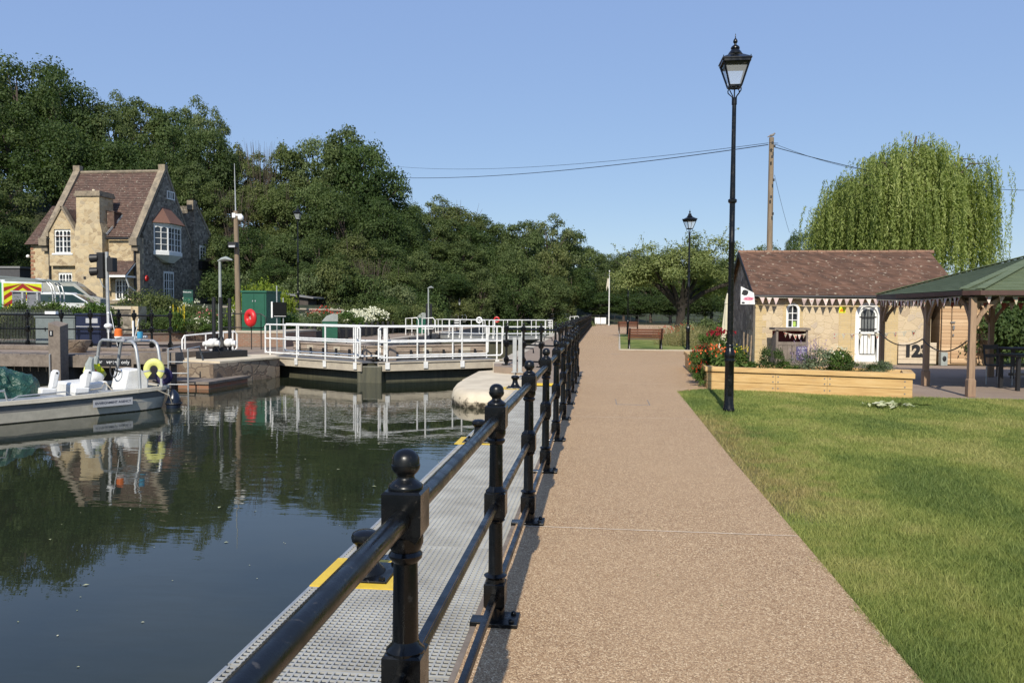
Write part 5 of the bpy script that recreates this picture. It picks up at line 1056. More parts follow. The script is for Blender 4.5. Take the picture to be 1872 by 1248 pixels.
    # chimney breast and stack
    m = M(); m.b2((-34.9, 49.35, ZB), (-32.95, 49.999, 6.6)); m.prism([(-34.9, 6.6), (-32.95, 6.6), (-33.1, 7.2), (-34.8, 7.2)], 49.35, 51.0); m.b2((-34.8, 49.4, 7.2), (-33.15, 50.9, 9.0)); m.build('chimney_breast', MT['rubble'], t, world=True)
    m = M(); m.b2((-34.9, 49.3, 9.0), (-33.05, 51.0, 9.18)); m.b2((-34.85, 49.35, 9.18), (-33.1, 50.95, 9.35)); ch = m.build('chimney_cap', q_, t, world=True)
    m = M(); m.lathe([(9.35, .12), (9.55, .1)], (-34, 50.1, 0), 10); m.build('chimney_pot', MT['cream'], ch, world=True, smooth=True)
    m = M(); m.b2((-33.14, 50.15, 7.0), (-32.6, 51.0, 8.1)); m.add([(-33.14, 50.1, 8.15), (-32.5, 50.1, 8.0), (-32.5, 52.2, 8.0), (-33.14, 52.2, 8.15)], [(0, 1, 2, 3)]); m.build('shoulder', MT['tiles_house'], t, world=True)
    m = M(); m.bar((-32.9, 49.72, 6.5), (-32.45, 50.9, 7.9), .05, .12); m.build('flashing', MT['galv'], t, world=True)
    # left wing
    m = M(); m.b2((-39.2, 50.8, ZB), (X0 - .001, 56, 5.9)); m.build('side_wing', MT['rubble'], t, world=True)
    for i in range(1): 
        m = M()
        for j in range(15): L = .3 if j % 2 else .18; z = 1.6 + j * .28; m.b2((-39.22, 50.78, z), (-39.2 + L, 50.799, z + .2))
        m.build('brick_quoins', MT['brick_red'], t, world=True)
    m = M(); courses(m, -39.45, X0, 50.5, 5.9, 53.4, 8.9, .16, .03, 1); courses(m, -39.45, X0, 56.3, 5.9, 53.4, 8.9, .3, .03); m.build('side_roof', MT['tiles_house'], t, world=True)
    # windows
    for (xa, xb, za, zb, _), nh in zip(ops, (3, 2, 2)):
        yo = Y0 - .26 if nh == 3 else Y0; m = M(); sash(m, xa, xb, za, zb, yo + .04, yo + .14, 2, nh, ar=True); m.b2((xa - .15, yo - .08, za - .12), (xb + .15, yo + .1, za - .001)); w_ = m.build('window', MT['white_wood'], t, world=True)
        m = M(); m.b2((xa + .02, yo + .15, za + .02), (xb - .02, yo + .16, zb - .02)); m.build('pane', MT['glass'], w_, world=True)
    # porch roof right of the chimney
    m = M(); courses(m, -32.9, -30.95, 48.75, 3.75, 50.0, 4.75, .14, .025, 1); m.build('porch_roof', MT['tiles_house'], t, world=True)
    m = M(); m.b2((-32.9, 48.72, 3.6), (-30.95, 48.8, 3.74)); m.b2((-31.05, 48.8, 3.6), (-30.97, 50, 3.72)); m.tube([(-31.0, 48.85, 3.6), (-31.0, 49.2, 3.0), (-31.0, 49.95, 2.7)], .05, 6); m.tube([(-32.85, 48.85, 3.6), (-32.85, 49.2, 3.0), (-32.85, 49.95, 2.7)], .05, 6); m.bar((-30.99, 48.85, 3.7), (-30.99, 49.95, 4.6), .05, .1); m.build('porch_frame', MT['white_wood'], t, world=True)
    m = M(); m.b2((-32.4, 49.2, 1.9), (-31.3, 49.999, 2.1)); m.b2((-31.15, 49.9, 2.55), (-30.75, 49.97, 2.8)); m.build('porch_sill', q_, t, world=True)
    m = M(); m.b2((-31.5, 49.88, 2.3), (-30.78, 49.94, 2.42)); m.b2((-31.5, 49.88, 2.5), (-30.78, 49.94, 2.62)); m.build('wall_sign', MT['black_matt'], t, world=True)
    # downpipes and vents
    m = M(); m.tube([(-37.15, 49.9, ZB), (-37.15, 49.9, 6.1)], .06, 8); m.tube([(-31.02, 49.9, ZB), (-31.02, 49.9, 5.9), (-31.25, 49.75, 6.2)], .06, 8); m.tube([(X0, 49.75, 6.22), (-36.95, 49.75, 6.22)], .07, 8); m.tube([(-32.9, 49.75, 6.22), (X1, 49.75, 6.22)], .07, 8); m.build('downpipe', MT['black_matt'], t, world=True, smooth=True)
    m = M(); m.b2((-35.2, 49.98, 3.55), (-35.05, 49.999, 3.75)); m.b2((-34.3, 49.32, 3.5), (-34.14, 49.349, 3.66)); m.build('vent', MT['black_matt'], t, world=True)
    # oriel window on the gable
    xo = X1 + .65; W_ = MT['white_wood']; m = M(); yc, hw = 53.3, .85
    def face(a, b, z0, z1, nv, nh):
        L = math.hypot(b[0] - a[0], b[1] - a[1]); an = math.atan2(b[1] - a[1], b[0] - a[0]); mm = M(); mm.T = Matrix.Translation((a[0], a[1], 0)) @ Matrix.Rotation(an, 4, 'Z'); sash(mm, 0, L, z0, z1, -.0, .08, nv, nh); 
        g_ = M(); g_.T = mm.T; g_.b2((.05, .085, z0 + .05), (L - .05, .095, z1 - .05)); return mm, g_
    pts = [(X1 + .01, yc - hw - .75), (xo, yc - hw), (xo, yc + hw), (X1 + .01, yc + hw + .75)]
    for a, b, nv in ((pts[0], pts[1], 1), (pts[1], pts[2], 2), (pts[2], pts[3], 1)):
        f_, g_ = face(a, b, 5.55, 7.35, nv, 3); w_ = f_.build('window', W_, t, world=True); g_.build('pane', MT['glass'], w_, world=True)
    m = M(); q0 = [(X1 + .001, yc - hw - .8), (xo + .06, yc - hw - .03), (xo + .06, yc + hw + .03), (X1 + .001, yc + hw + .8)]; m.slab(q0, 5.3, 5.549); m.slab(q0, 7.351, 7.5); q1 = [(X1 + .001, yc - .5), (xo - .3, yc - .4), (xo - .3, yc + .4), (X1 + .001, yc + .5)]
    n = 4; m.add([(x, y, 5.3) for x, y in q0] + [(x, y, 4.8) for x, y in q1], [(i, (i + 1) % n, (i + 1) % n + n, i + n) for i in range(n)] + [(4, 5, 6, 7)]); m.build('oriel_base', W_, t, world=True)
    m = M(); q0 = [(X1 + .001, yc - hw - 1.0), (xo + .25, yc - hw - .15), (xo + .25, yc + hw + .15), (X1 + .001, yc + hw + 1.0)]; apx = [(X1 + .001, yc - .5, 8.7), (X1 + .001, yc + .5, 8.7)]
    m.add([(x, y, 7.5) for x, y in q0] + apx, [(0, 1, 4), (1, 2, 5, 4), (2, 3, 5), (0, 3, 2, 1)]); m.build('oriel_roof', simple('red_tiles', (.18, .088, .06), .9, c2=(.12, .065, .048), scale=9), t, world=True)
    def gwin(yc, hw, z0, z1, X=X1, nh=2):
        mm = M(); mm.T = Matrix.Translation((X + .06, yc - hw, 0)) @ Matrix.Rotation(math.pi / 2, 4, 'Z'); sash(mm, 0, 2 * hw, z0, z1, 0, .05, 1 if hw < .5 else 2, nh, ar=z1 - z0 > 1); w_ = mm.build('window', W_, t, world=True)
        g_ = M(); g_.b2((X + .001, yc - hw + .04, z0 + .04), (X + .009, yc + hw - .04, z1 - .04)); g_.build('pane', MT['glass'], w_, world=True)
    gwin(53.9, .5, 9.35, 9.95, nh=0); gwin(53.5, .65, 2.3, 4.2)
    # rear wing gable
    m = M(); gy = [(56.805, ZB), (60.6, ZB), (60.6, 6.0), (59.2, 7.2), (57.3, 9.3), (56.805, 9.3)]; n = 6; xx, X2 = -36, -30.5
    m.add([(xx, y, z) for y, z in gy] + [(X2, y, z) for y, z in gy], [tuple(range(n)), tuple(range(n, 2 * n))[::-1]] + [(i, i + n, (i + 1) % n + n, (i + 1) % n) for i in range(n)]); m.build('rear_wall', MT['flint'], t, world=True)
    m = M(); m.bar((X2 - .2, 57.1, 9.45), (X2 - .2, 59.3, 7.3), .5, .2); m.bar((X2 - .2, 59.2, 7.35), (X2 - .2, 60.8, 5.95), .5, .2); m.b2((X2 - .45, 56.6, 9.0), (X2 + .05, 57.2, 9.7)); m.box((X2 - .1, 60.9, 5.8), (.5, .5, .6)); m.build('rear_coping', q_, t, world=True)
    m = M(); m.add([(-36, 57.3, 9.3), (X2 - .4, 57.3, 9.3), (X2 - .4, 60.7, 6.0), (-36, 60.7, 6.0)], [(0, 1, 2, 3)]); m.build('rear_roof', MT['tiles_house'], t, world=True)
    gwin(58.0, .45, 5.35, 6.4, X2); m = M(); m.b2((X2 + .002, 57.4, 4.6), (X2 + .3, 58.9, 5.2)); m.build('balcony', MT['black_matt'], t, world=True)
    m = M(); m.prism([(0, 0)] * 0 or [(0, 5.3), (.9, 5.1), (0, 5.9)], 0, 1.2); m.T = None; m.v = [(X2 + a, 59.3 + b, c) for a, b, c in m.v]; m.build('side_porch_roof', MT['tiles_house'], t, world=True)
    m = M(); m.prism(arch(0, .8, 2.1, 4.3, 10, .4), 0, .02); m.v = [(X2 + .003 + b, 58.4 + a, c) for a, b, c in m.v]; m.build('arched_door', MT['grey_paint'], t, world=True)
    m = M(); m.tube([(X2 + .15, 60.5, ZB), (X2 + .15, 60.5, 6)], .07, 8); m.build('drainpipe', MT['black_matt'], t, world=True, smooth=True)
    m = M(); m.lathe([(0, .18), (.1, .16)], (0, 0, 0), 12); m.v = [(X1 + .02 + c, 50.7 + a, 3.6 + b * 1.2) for a, b, c in m.v]; m.build('alarm_box', MT['red'], t, world=True)
    m = M(); m.sphere((-39.35, 50.7, 5.1), .12); m.build('security_lamp', MT['plastic_white'], t, world=True)
house()
a = ond(-20, 500, 58); b = ond(41, 500, 58); t = T('garage', 'low dark grey garage at the left edge beside the cottage', 'garage', (a.x, a.y, 1.5)); z1 = ond(20, 487, 58).z
m = M(); m.b2((a.x - 3, a.y, 1.2), (b.x, a.y + 5, z1 - .15)); m.build('wall', simple('dark_grey_render', (.08, .08, .085), .9), t, world=True); m = M(); m.b2((a.x - 3.1, a.y - .1, z1 - .149), (b.x + .1, a.y + 5.1, z1)); m.build('roof_edge', MT['lead'], t, world=True)
# ================================================================ VEHICLES and shelter behind the hedge
def vehicle(kind_, label, cat, px, D, w_, L, h, rz, body, name, z=None):
    p = ond(px, 560, D); z = gz(p.x, p.y) if z is None else z; t = T(name, label, cat, (p.x, p.y, z), rz)
    m = M()
    if kind_ == 'van': prof = [(-L / 2, .35), (L / 2 - .1, .35), (L / 2, .5), (L / 2, 1.0), (L / 2 - .55, 1.15), (L / 2 - 1.25, h - .15), (L / 2 - 1.5, h), (-L / 2 + .1, h), (-L / 2, h - .15)]
    else: prof = [(-L / 2, .4), (L / 2 - .05, .35), (L / 2, .6), (L / 2 - .2, .82), (L / 2 - 1.15, .95), (L / 2 - 1.9, h - .06), (L / 2 - 2.3, h), (-L / 2 + .9, h), (-L / 2 + .25, 1.0), (-L / 2, .9)]
    m.T = Matrix.Rotation(math.pi / 2, 4, 'Z'); m.prism(prof, -w_ / 2, w_ / 2); m.build('body', body, t, smooth=True, bevel=.05)
    g_ = M(); g_.T = m.T
    if kind_ == 'van':
        for s_ in (-1, 1): g_.prism([(L / 2 - .75, 1.2), (L / 2 - 1.35, h - .3), (L / 2 - 2.1, h - .3), (L / 2 - 2.1, 1.2)], s_ * (w_ / 2 + .004), s_ * (w_ / 2 + .008))
        g_.add([(L / 2 - .56, -w_ / 2 + .12, 1.2), (L / 2 - .56, w_ / 2 - .12, 1.2), (L / 2 - 1.22, w_ / 2 - .2, h - .2), (L / 2 - 1.22, -w_ / 2 + .2, h - .2)], [(0, 1, 2, 3)])
    else:
        for s_ in (-1, 1): g_.prism([(L / 2 - 1.3, .97), (L / 2 - 1.95, h - .12), (-L / 2 + .95, h - .12), (-L / 2 + .4, 1.0)], s_ * (w_ / 2 + .004), s_ * (w_ / 2 + .008))
        g_.add([(L / 2 - 1.16, -w_ / 2 + .1, .99), (L / 2 - 1.16, w_ / 2 - .1, .99), (L / 2 - 1.84, w_ / 2 - .16, h - .1), (L / 2 - 1.84, -w_ / 2 + .16, h - .1)], [(0, 1, 2, 3)])
        g_.add([(-L / 2 + .22, -w_ / 2 + .12, 1.03), (-L / 2 + .22, w_ / 2 - .12, 1.03), (-L / 2 + .84, w_ / 2 - .2, h - .1), (-L / 2 + .84, -w_ / 2 + .2, h - .1)], [(3, 2, 1, 0)])
    g_.v = [(x, y, z + .012) for x, y, z in g_.v]; g_.build('window', simple('tinted_car_glass_' + kind_, (.03, .06, .065), .12), t)
    for sx in (-1, 1):
        for sy in (-1, 1): m = M(); m.lathe([(0, .2), (0, .32), (.2, .32), (.2, .2)], n=18); m.v = [(sx * (w_ / 2 - .1) + (c - .1), sy * (L / 2 - .8) + a, .33 + b) for a, b, c in m.v]; o = m.build('wheel', MT['rubber'], t, smooth=True)
    return t
van = vehicle('van', 'white and green van with red and yellow rear chevrons at the left edge', 'van', 40, 41, 1.75, 4.6, 2.2, .85, MT['van_white'], 'van', z=.75)
p = ond(42, 560, 39); van.location = (p.x - 2.3 * .75, p.y + 2.3 * .66, .75)
W_ = 1.75; L = 4.6; m = M(); m.b2((-W_ / 2 + .06, -L / 2 - .012, .55), (W_ / 2 - .06, -L / 2 - .003, 2.02)); ch = m.build('rear_panel', MT['hi_vis'], van)
m = M()
for s_ in (-1, 1):
    for i in range(5):
        z0 = .35 + i * .42; pts = [(0, z0 + .62), (0, z0 + .83), (s_ * .8, z0 + .21), (s_ * .8, z0)]
        pts = [(x, min(2.02, max(.56, z))) for x, z in pts]
        if abs(pts[0][1] - pts[1][1]) + abs(pts[2][1] - pts[3][1]) > .02: m.prism(pts, -L / 2 - .016, -L / 2 - .0125)
m.build('chevrons', simple('chevron_red', (.4, .03, .02), .5), ch)
m = M(); 
for s_ in (-1, 1): m.add([(s_ * (W_ / 2 + .0045), y, z) for y, z in ((-2.2, .6), (-.4, .6), (-.9, 1.3), (-1.6, 2.05), (-2.2, 2.05))], [(0, 1, 2, 3, 4)])
m.build('green_graphic', MT['van_green'], van)
vehicle('car', 'silver car behind the cycle shelter', 'car', 88, 42, 1.7, 4.2, 1.45, 1.2, MT['silver'], 'parked_car', z=.95)
vehicle('car', 'white car with its windscreen facing right, in front of the cottage chimney', 'car', 132, 40, 1.75, 4.3, 1.5, -1.15, MT['van_white'], 'parked_car', z=.85)
vehicle('van', 'pale van with a rounded grey roof parked behind the white car', 'van', 112, 44, 1.8, 4.4, 1.95, -1.2, simple('pale_olive_paint', (.4, .4, .35), .3), 'parked_van', z=1.1)
t = T('cycle_shelter', 'galvanised tube shelter frame with curved front hoops and grey panels', 'shelter', (0, 0, 0)); c0 = ond(60, 575, 35.5); t.location = (c0.x, c0.y, .6)
for i, px in enumerate((97, 101.5, 111, 118)):
    p = ond(px, 575, 35.5 + (1.2 if i > 1 else 0)); m = M(); y0 = p.y; m.tube([(p.x, y0, .5), (p.x, y0, 2.2), (p.x - .1, y0 + .0, 2.55), (p.x - .35, y0 + .05, 2.78), (p.x - .9, y0 + .1, 2.9)], .032, 8); m.build('hoop', MT['galv'], t, smooth=True, world=True)
pa, pb, pc_ = ond(-15, 509, 35.5), ond(112, 514, 35.5), ond(119, 515, 36.7)
for a, b in ((pa, pb), (pa + Vector((0, 0, .12)), pc_), (pa - Vector((0, -.8, .06)), pb + Vector((0, 1.1, -.02)))): m = M(); m.bar(a, b, .08, .07); m.build('roof_rail', MT['steel'], t, world=True)
for i in range(2):
    a = ond(22 + i * 27, 533, 35.2); b = ond(40 + i * 27 + 4, 575, 35.2); m = M(); m.b2((a.x, a.y, .6), (b.x + .1, a.y + .03, a.z)); m.build('panel', simple('grey_panel', (.19, .2, .22), .5), t, world=True)
    m = M(); m.b2((b.x - .05, a.y - .07, .5), (b.x + .05, a.y - .01, a.z + .02)); m.build('upright', MT['galv'], t, world=True)
m = M(); a = ond(20, 532, 35.1); b = ond(78, 534, 35.1); m.bar(a, b, .06, .06); m.build('panel_rail', MT['galv'], t, world=True)
# ================================================================ LEFT BANK
JT = T('jetty', 'old timber jetty behind the moored workboat', 'jetty', (-16, 20.4, .3))
m = M()
for i, x in enumerate([-34 + k * .245 for k in range(88)]): m.b2((x, 20.1, .27 + .004 * math.sin(i * 2.7)), (x + .23, 20.905, .335 + .004 * math.sin(i * 2.7)))
m.build('deck_boards', MT['grey_wood'], JT, world=True)
m = M(); m.b2((-34, 20.0, .0), (-12.5, 20.098, .31)); m.b2((-12.5, 19.9, .12), (-11.25, 20.3, .44)); m.build('edge_beam', MT['grey_wood'], JT, world=True)
for x in (-30, -26.6, -23.3, -20.6, -17.7, -14.6): m = M(); m.b2((x, 20.12, -2), (x + .3, 20.42, .269)); m.build('pile', MT['dark_wood'], JT, world=True)
m = M(); m.b2((-11.75, 19.95, -2), (-11.4, 20.25, .119)); m.build('pile', MT['dark_wood'], JT, world=True)
m = M(); m.b2((-60, 20.75, -2), (-12.6, 20.899, .266)); m.build('back_boarding', MT['dark_wood'], JT, world=True)
m = M()
for i in range(3): m.b2((-19.4 + i * .02, 20.06, -.1 - i * .16), (-16.9, 20.1, .0 - i * .16))
m.build('lattice', MT['dark_wood'], JT, world=True)
a = ony(172, 652, 19.9); b = ony(236, 652, 19.9); t = T('notice_strip', 'dark strip reading for vessels only on the jetty edge behind the boat', 'sign', (a.x, 19.98, .13)); m = M(); m.b2((0, -.02, -.06), (b.x - a.x, .0, .12)); m.build('board', MT['black_matt'], t)
text('lettering', 'for   vessels only', .14, MT['plastic_white'], t, ((b.x - a.x) / 2, -.022, .03), (R(90), 0, 0), .001)
m = M(); m.b2((-36, 22.7, .301), (-16.6, 23.0, .44)); tag(m.build('kerb_beam', MT['grey_wood'], bevel=.02), 'long low timber kerb beam on the left bank below the black railing', 'beam')
m = M(); m.b2((-16.0, 22.6, .301), (-13.2, 22.85, .4)); tag(m.build('kerb_beam', MT['grey_wood'], bevel=.02), 'short timber kerb beam right of the mooring post marked 1', 'beam')
def mooring_post():
    p = ony(108, 700, 19.7); t = T('mooring_post', 'square timber mooring post marked 1 with sloping top behind the boat', 'post', (p.x, 19.7, -.55)); w_ = .17
    zt = ony(108, 590, 19.7).z + .55; m = M(); m.add([(sx * w_, sy * w_, z) for z in (-1.5, zt - .12) for sx, sy in ((-1, -1), (1, -1), (1, 1), (-1, 1))][:4] + [(-w_, -w_, zt), (w_, -w_, zt - .1), (w_, w_, zt - .02), (-w_, w_, zt + .06)], [(0, 3, 2, 1), (4, 5, 6, 7), (0, 1, 5, 4), (1, 2, 6, 5), (2, 3, 7, 6), (3, 0, 4, 7)]); m.build('post', MT['grey_wood'], t, bevel=.012)
    m = M(); m.b2((-.13, -w_ - .012, zt - .36), (-.02, -w_ - .002, zt - .2)); q = m.build('number_plate', MT['black_matt'], t); text('figure', '1', .14, MT['plastic_white'], q, (-.075, -w_ - .014, zt - .28), (R(90), 0, 0), .001, 1, .004)
    m = M(); m.tube([(-.1, -w_ - .01, .1), (-.1, -w_ - .05, .12), (-.1, -w_ - .05, zt - .85), (-.1, -w_ - .01, zt - .83)], .016, 6); m.build('sliding_bar', MT['galv'], t)
mooring_post()
rp = [(ony(px, 575, 23.6).x, 23.6) for px in (-60, -5, 50, 112, 165, 217, 245, 277, 311)]
lr = railing('railing', 'black ball-topped railing on the left bank between the cabinets and the garden', rp, z=.3)
# vertical bar fence
a = ony(-30, 600, 25.6); b = ony(133, 600, 25.6); t = T('bar_fence', 'dark vertical-bar fence in front of the hedge at the left edge', 'fence', (a.x, 25.6, .3)); n = 60
for z in (.12, 1.12): m = M(); m.b2((0, -.015, z - .02), (b.x - a.x, .015, z + .02)); m.build('rail', MT['steel'], t)
bm = None
for i in range(n):
    if bm is None: m = M(); m.tube([(0, -.03, .02), (0, -.03, 1.25)], .011, 6); bm = m.build('bar', simple('fence_grey', (.06, .065, .06), .5), t); o = bm
    else: o = bm.copy(); col.objects.link(o); o.parent = t
    o.location = ((b.x - a.x) * (i + .5) / n, 0, 0)
GH = 'hedge shrubs at the left edge'
for i, px in enumerate(range(-20, 190, 18)):
    p = ond(px, 570, 29 + (i % 2) * .8); shrub('hedge_shrub', 'mixed green hedge shrub behind the left bank fence', 'shrub', p.x, p.y, 1.5, 1.6 + .15 * math.sin(i * 2), ('dark', 'mid', 'olive', 'bed')[i % 4] if px < 110 else 'bed', None, .35, GH)
def cabinet(px0, px1, y_, z0, z1, mt, label, doors=2, dep=.6, lab=None):
    a = ony(px0, 600, y_); b = ony(px1, 600, y_); w_ = b.x - a.x; t = T('control_cabinet', label, 'cabinet', (a.x, y_, z0)); h = z1 - z0
    m = M(); m.b2((0, 0, .05), (w_, dep, h - .06)); m.build('case', mt, t, bevel=.008); m = M(); m.b2((-.03, -.04, h - .058), (w_ + .03, dep + .04, h)); m.build('lid', mt, t, bevel=.006); m = M(); m.b2((.02, .02, 0), (w_ - .02, dep - .02, .048)); m.build('plinth', MT['concrete'], t)
    for i in range(doors): q = w_ / doors; m = M(); m.b2((i * q + .03, -.018, .1), ((i + 1) * q - .03, -.001, h - .1)); d = m.build('door', mt, t, bevel=.004); m = M(); m.b2((i * q + q * .5, -.04, h * .5), (i * q + q * .5 + .03, -.019, h * .5 + .12)); m.build('handle', MT['black_matt'], d)
    return t, w_, h
cabinet(65, 137, 24.7, .3, 1.34, MT['steel'], 'grey-green steel control cabinet behind the mooring post marked 1')
t, w_, h = cabinet(139, 184, 24.4, .3, 1.43, MT['navy'], 'dark navy cabinet with a pale label, left of the traffic light', 1)
m = M(); m.b2((w_ * .42, -.03, h - .32), (w_ * .9, -.0185, h - .16)); m.build('label_plate', MT['silver'], t); m = M(); m.b2((.02, -.026, h * .6), (w_ - .02, -.0185, h * .6 + .03)); m.build('trim', MT['silver'], t)
p = ond(138, 645, 23.2); t = T('stone_trough', 'dark rounded stone trough in front of the cabinets', 'trough', (p.x, p.y, .3)); m = M(); m.lathe([(0, .28), (.05, .3), (.3, .42), (.36, .43), (.36, .36), (.2, .3)], n=14); m.build('trough', MT['bank_stone'], t, smooth=True)
p = ond(48, 590, 26); t = T('bulkhead_lamp', 'small white lamp box on a thin post in front of the bar fence', 'lamp', (p.x, 25.3, .3)); m = M(); m.b2((-.2, -.08, 1.0), (.2, .08, 1.18)); m.build('lamp_box', MT['plastic_white'], t, bevel=.01); m = M(); m.tube([(0, 0, 0), (0, 0, 1.0)], .03, 8); m.build('post', MT['galv'], t)
# traffic light
p = ond(199, 640, 24.6); t = T('traffic_light', 'river traffic light with black hooded lamps on a grey pole', 'traffic light', (p.x, p.y, .3)); zt = ond(197, 461, 24.6).z - .3; m = M(); m.tube([(0, 0, 0), (0, 0, .55)], .07, 12); m.build('pole_foot', MT['black_matt'], t, smooth=True); m = M(); m.tube([(0, 0, .551), (-.03, 0, zt)], .052, 12); m.build('pole', MT['galv'], t, smooth=True)
m = M(); m.b2((-.3, -.12, zt - .82), (-.09, .12, zt - .02)); m.b2((.06, -.16, zt - .62), (.26, .1, zt - .18)); m.b2((-.1, -.03, zt - .6), (.08, .03, zt - .5)); m.b2((-.1, -.03, zt - .2), (.08, .03, zt - .12)); m.build('signal_head', MT['black_matt'], t, bevel=.02)
for z in (zt - .19, zt - .6): m = M(); m.tube([(-.28, -.05, z), (-.5, -.1, z - .02)], [.12, .135], 14, cap=False); m.tube([(-.5, -.1, z - .02), (-.28, -.05, z)], [.125, .11], 14, cap=False); m.build('hood', MT['black_matt'], t, smooth=True); m = M(); m.sphere((-.29, -.05, z), .1, sq=(.3, 1, 1)); m.build('lens', MT['glass'], t, smooth=True)
# stone wall, garden, brick wall
a = ony(203, 580, 31); b = ony(243, 580, 31); m = M(); m.b2((a.x - 1.3, 31, .2), (b.x, 31.4, 1.55)); o = m.build('stone_wall', MT['flint']); tag(o, 'low dark stone garden wall with pale coping behind the traffic light', 'wall')
cp = M(); cp.b2((a.x - 1.35, 30.95, 1.551), (b.x + .05, 31.45, 1.68)); cp.build('coping', MT['concrete'], o); m = M(); m.b2((b.x - .02, 30.9, .2), (b.x + .3, 31.5, 1.68)); m.build('pier', MT['rubble'], o)
a = onz(268, 646, 0); b = onz(392, 634, 0); t = T('brick_wall', 'low brown brick retaining wall below the garden on the left lockside', 'wall', (a.x, a.y, 0)); m = M(); m.bar((a.x - 3, a.y, .3), (b.x, b.y, .3), .24, .6); m.build('brickwork', MT['brick'], t, world=True); m = M(); m.bar((a.x - 3, a.y, .625), (b.x + .03, b.y, .625), .28, .045); m.build('coping', MT['grey_wood'], t, world=True)
c0 = a; m = M(); m.slab([(a.x - 3, a.y + .12), (b.x, b.y + .12), (b.x + .5, b.y + 4), (a.x - 3, a.y + 6)], -.2, .58); kind(m.build('garden_bed', MT['soil']))
GB = 'garden shrubs behind the low brick wall'
for i, (px, D, w_, h, bs, fl) in enumerate([(262, 36, 2.6, 2.1, 'olive', None), (300, 37, 2.4, 1.9, 'olive', None), (325, 37, 2.2, 1.5, 'olive', None), (280, 33.5, 1.8, 1.2, 'mid', None), (310, 33, 1.6, 1.1, 'bed', None), (340, 33.5, 1.7, 1., 'bed', None), (362, 33.5, 1.5, 1.0, 'pale', None), (380, 34, 1.5, 1.0, 'bed', 'pink'), (350, 36, 1.8, 1.5, 'olive', 'white'), (300, 31.6, 1.1, .8, 'dark', None), (345, 32, 1.3, .8, 'pale', None), (368, 32.2, 1.3, .7, 'bed', 'white'), (250, 34, 1.4, 1.3, 'dark', None), (398, 35, 1.6, 1.2, 'mid', None)]):
    p = ond(px, 600, D); shrub('garden_shrub', ('dusty olive' if bs == 'olive' else 'dark green' if bs == 'dark' else 'pale' if bs == 'pale' else 'fresh green') + ' garden shrub' + (f' with {fl} flowers' if fl else '') + ' behind the low brick wall', 'shrub', p.x, p.y, w_, h, bs, fl, .55, None)
p = ond(327, 600, 31.5); shrub('flower_spikes', 'tall yellow flower spikes standing by the black railing', 'flowers', p.x, p.y, 1.0, 1.15, 'bed', 'yellow_spike', .5)
# white ramp handrail
def tubrail(name, label, pts, r, mt, cat='handrail', posts=(), group=None, foot=0.):
    t = T(name, label, cat, (pts[0][0][0], pts[0][0][1], foot), group=group)
    for q in pts: m = M(); m.tube(q, r, 8); m.build('rail', mt, t, smooth=True, world=True)
    for a, b in posts: m = M(); m.tube([a, b], r * .9, 8); m.build('post', mt, t, smooth=True, world=True)
    return t
A, B = ond(333, 616, 25.3), ond(433, 608, 26.6); d = (B - A); za = A.z
def P3(s_, z): q = A.lerp(B, s_); return Vector((q.x, q.y, z))
tubrail('handrail', 'white looped handrail on the ramp by the low brick wall', [[P3(0, 0), P3(0, .62), P3(.04, .74), P3(.5, .8), P3(.96, .84), P3(1, .76), P3(1, .3), P3(.94, .2)], [P3(.0, .22), P3(.5, .25), P3(.94, .27)]], .028, MT['white'], posts=[(P3(.42, 0), P3(.42, .78)), (P3(.74, 0), P3(.74, .82)), (P3(.92, 0), P3(.92, .83)), (P3(.05, 0), P3(.05, .74))])
A = ond(318, 640, 22.2); t = T('ladder', 'grey safety ladder rails at the end of the jetty', 'ladder', (A.x, A.y, -.4))
for px in (308, 344): 
    a_ = ony(px, 700, 19.8); b_ = ony(px, 637, 19.8); m = M(); m.tube([(a_.x, 19.8, -1.2), (a_.x, 19.8, b_.z), (a_.x, 20.4, b_.z + .02), (a_.x, 20.6, .2)], .022, 8); m.build('stile', MT['galv'], t, smooth=True, world=True)
for z in (-.7, -.4, -.1, .2): m = M(); a_ = ony(308, 690, 19.8); b_ = ony(344, 690, 19.8); m.tube([(a_.x, 19.8, z), (b_.x, 19.8, z)], .016, 6); m.build('rung', MT['galv'], t, world=True)
# penstock gear on black posts
GP2 = ond(405, 662, 24.2); t = T('sluice_gear', 'black posts with white gearboxes on a dark beam beside the lock entrance', 'sluice gear', (GP2.x, GP2.y, .1))
a, b = ond(365, 668, 23.6), ond(446, 660, 25.0); m = M(); m.bar((a.x, a.y, .19), (b.x, b.y, .19), .34, .26); m.build('base_beam', MT['black_matt'], t, world=True)
for px, D, yt in ((391, 24.1, 543), (404, 24.4, 543), (420, 24.7, 545)):
    p = ond(px, 600, D); zt = ond(px, yt, D).z; m = M(); m.tube([(p.x, p.y, .3), (p.x, p.y, zt)], .055, 8)
    if px == 404: m.lathe([(.32, .22), (.75, .06)], (p.x, p.y, 0), 4, .785)
    m.build('post', MT['black_matt'], t, world=True, smooth=True)
for px, D in ((391, 24.0), (421, 24.6)):
    p = ond(px, 628, D); m = M(); m.tube([p + Vector((-.16, -.1, 0)), p + Vector((.2, -.05, .02))], [.1, .085], 12); m.sphere(p + Vector((-.02, -.12, .03)), .13); m.tube([p + Vector((.08, -.1, 0)), p + Vector((.1, -.1, .16))], .06, 8); m.tube([p + Vector((-.16, -.1, 0)), p + Vector((-.24, -.2, 0))], [.09, .06], 10); m.build('gearbox', MT['plastic_white'], t, world=True, smooth=True)
    m = M(); m.tube([p + Vector((.1, 0, -.1)), p + Vector((.25, 0, -.35)), p + Vector((-.1, -.1, -.5)), p + Vector((-.3, -.2, -.52))], .012, 5); m.build('cable', MT['black_matt'], t, world=True)
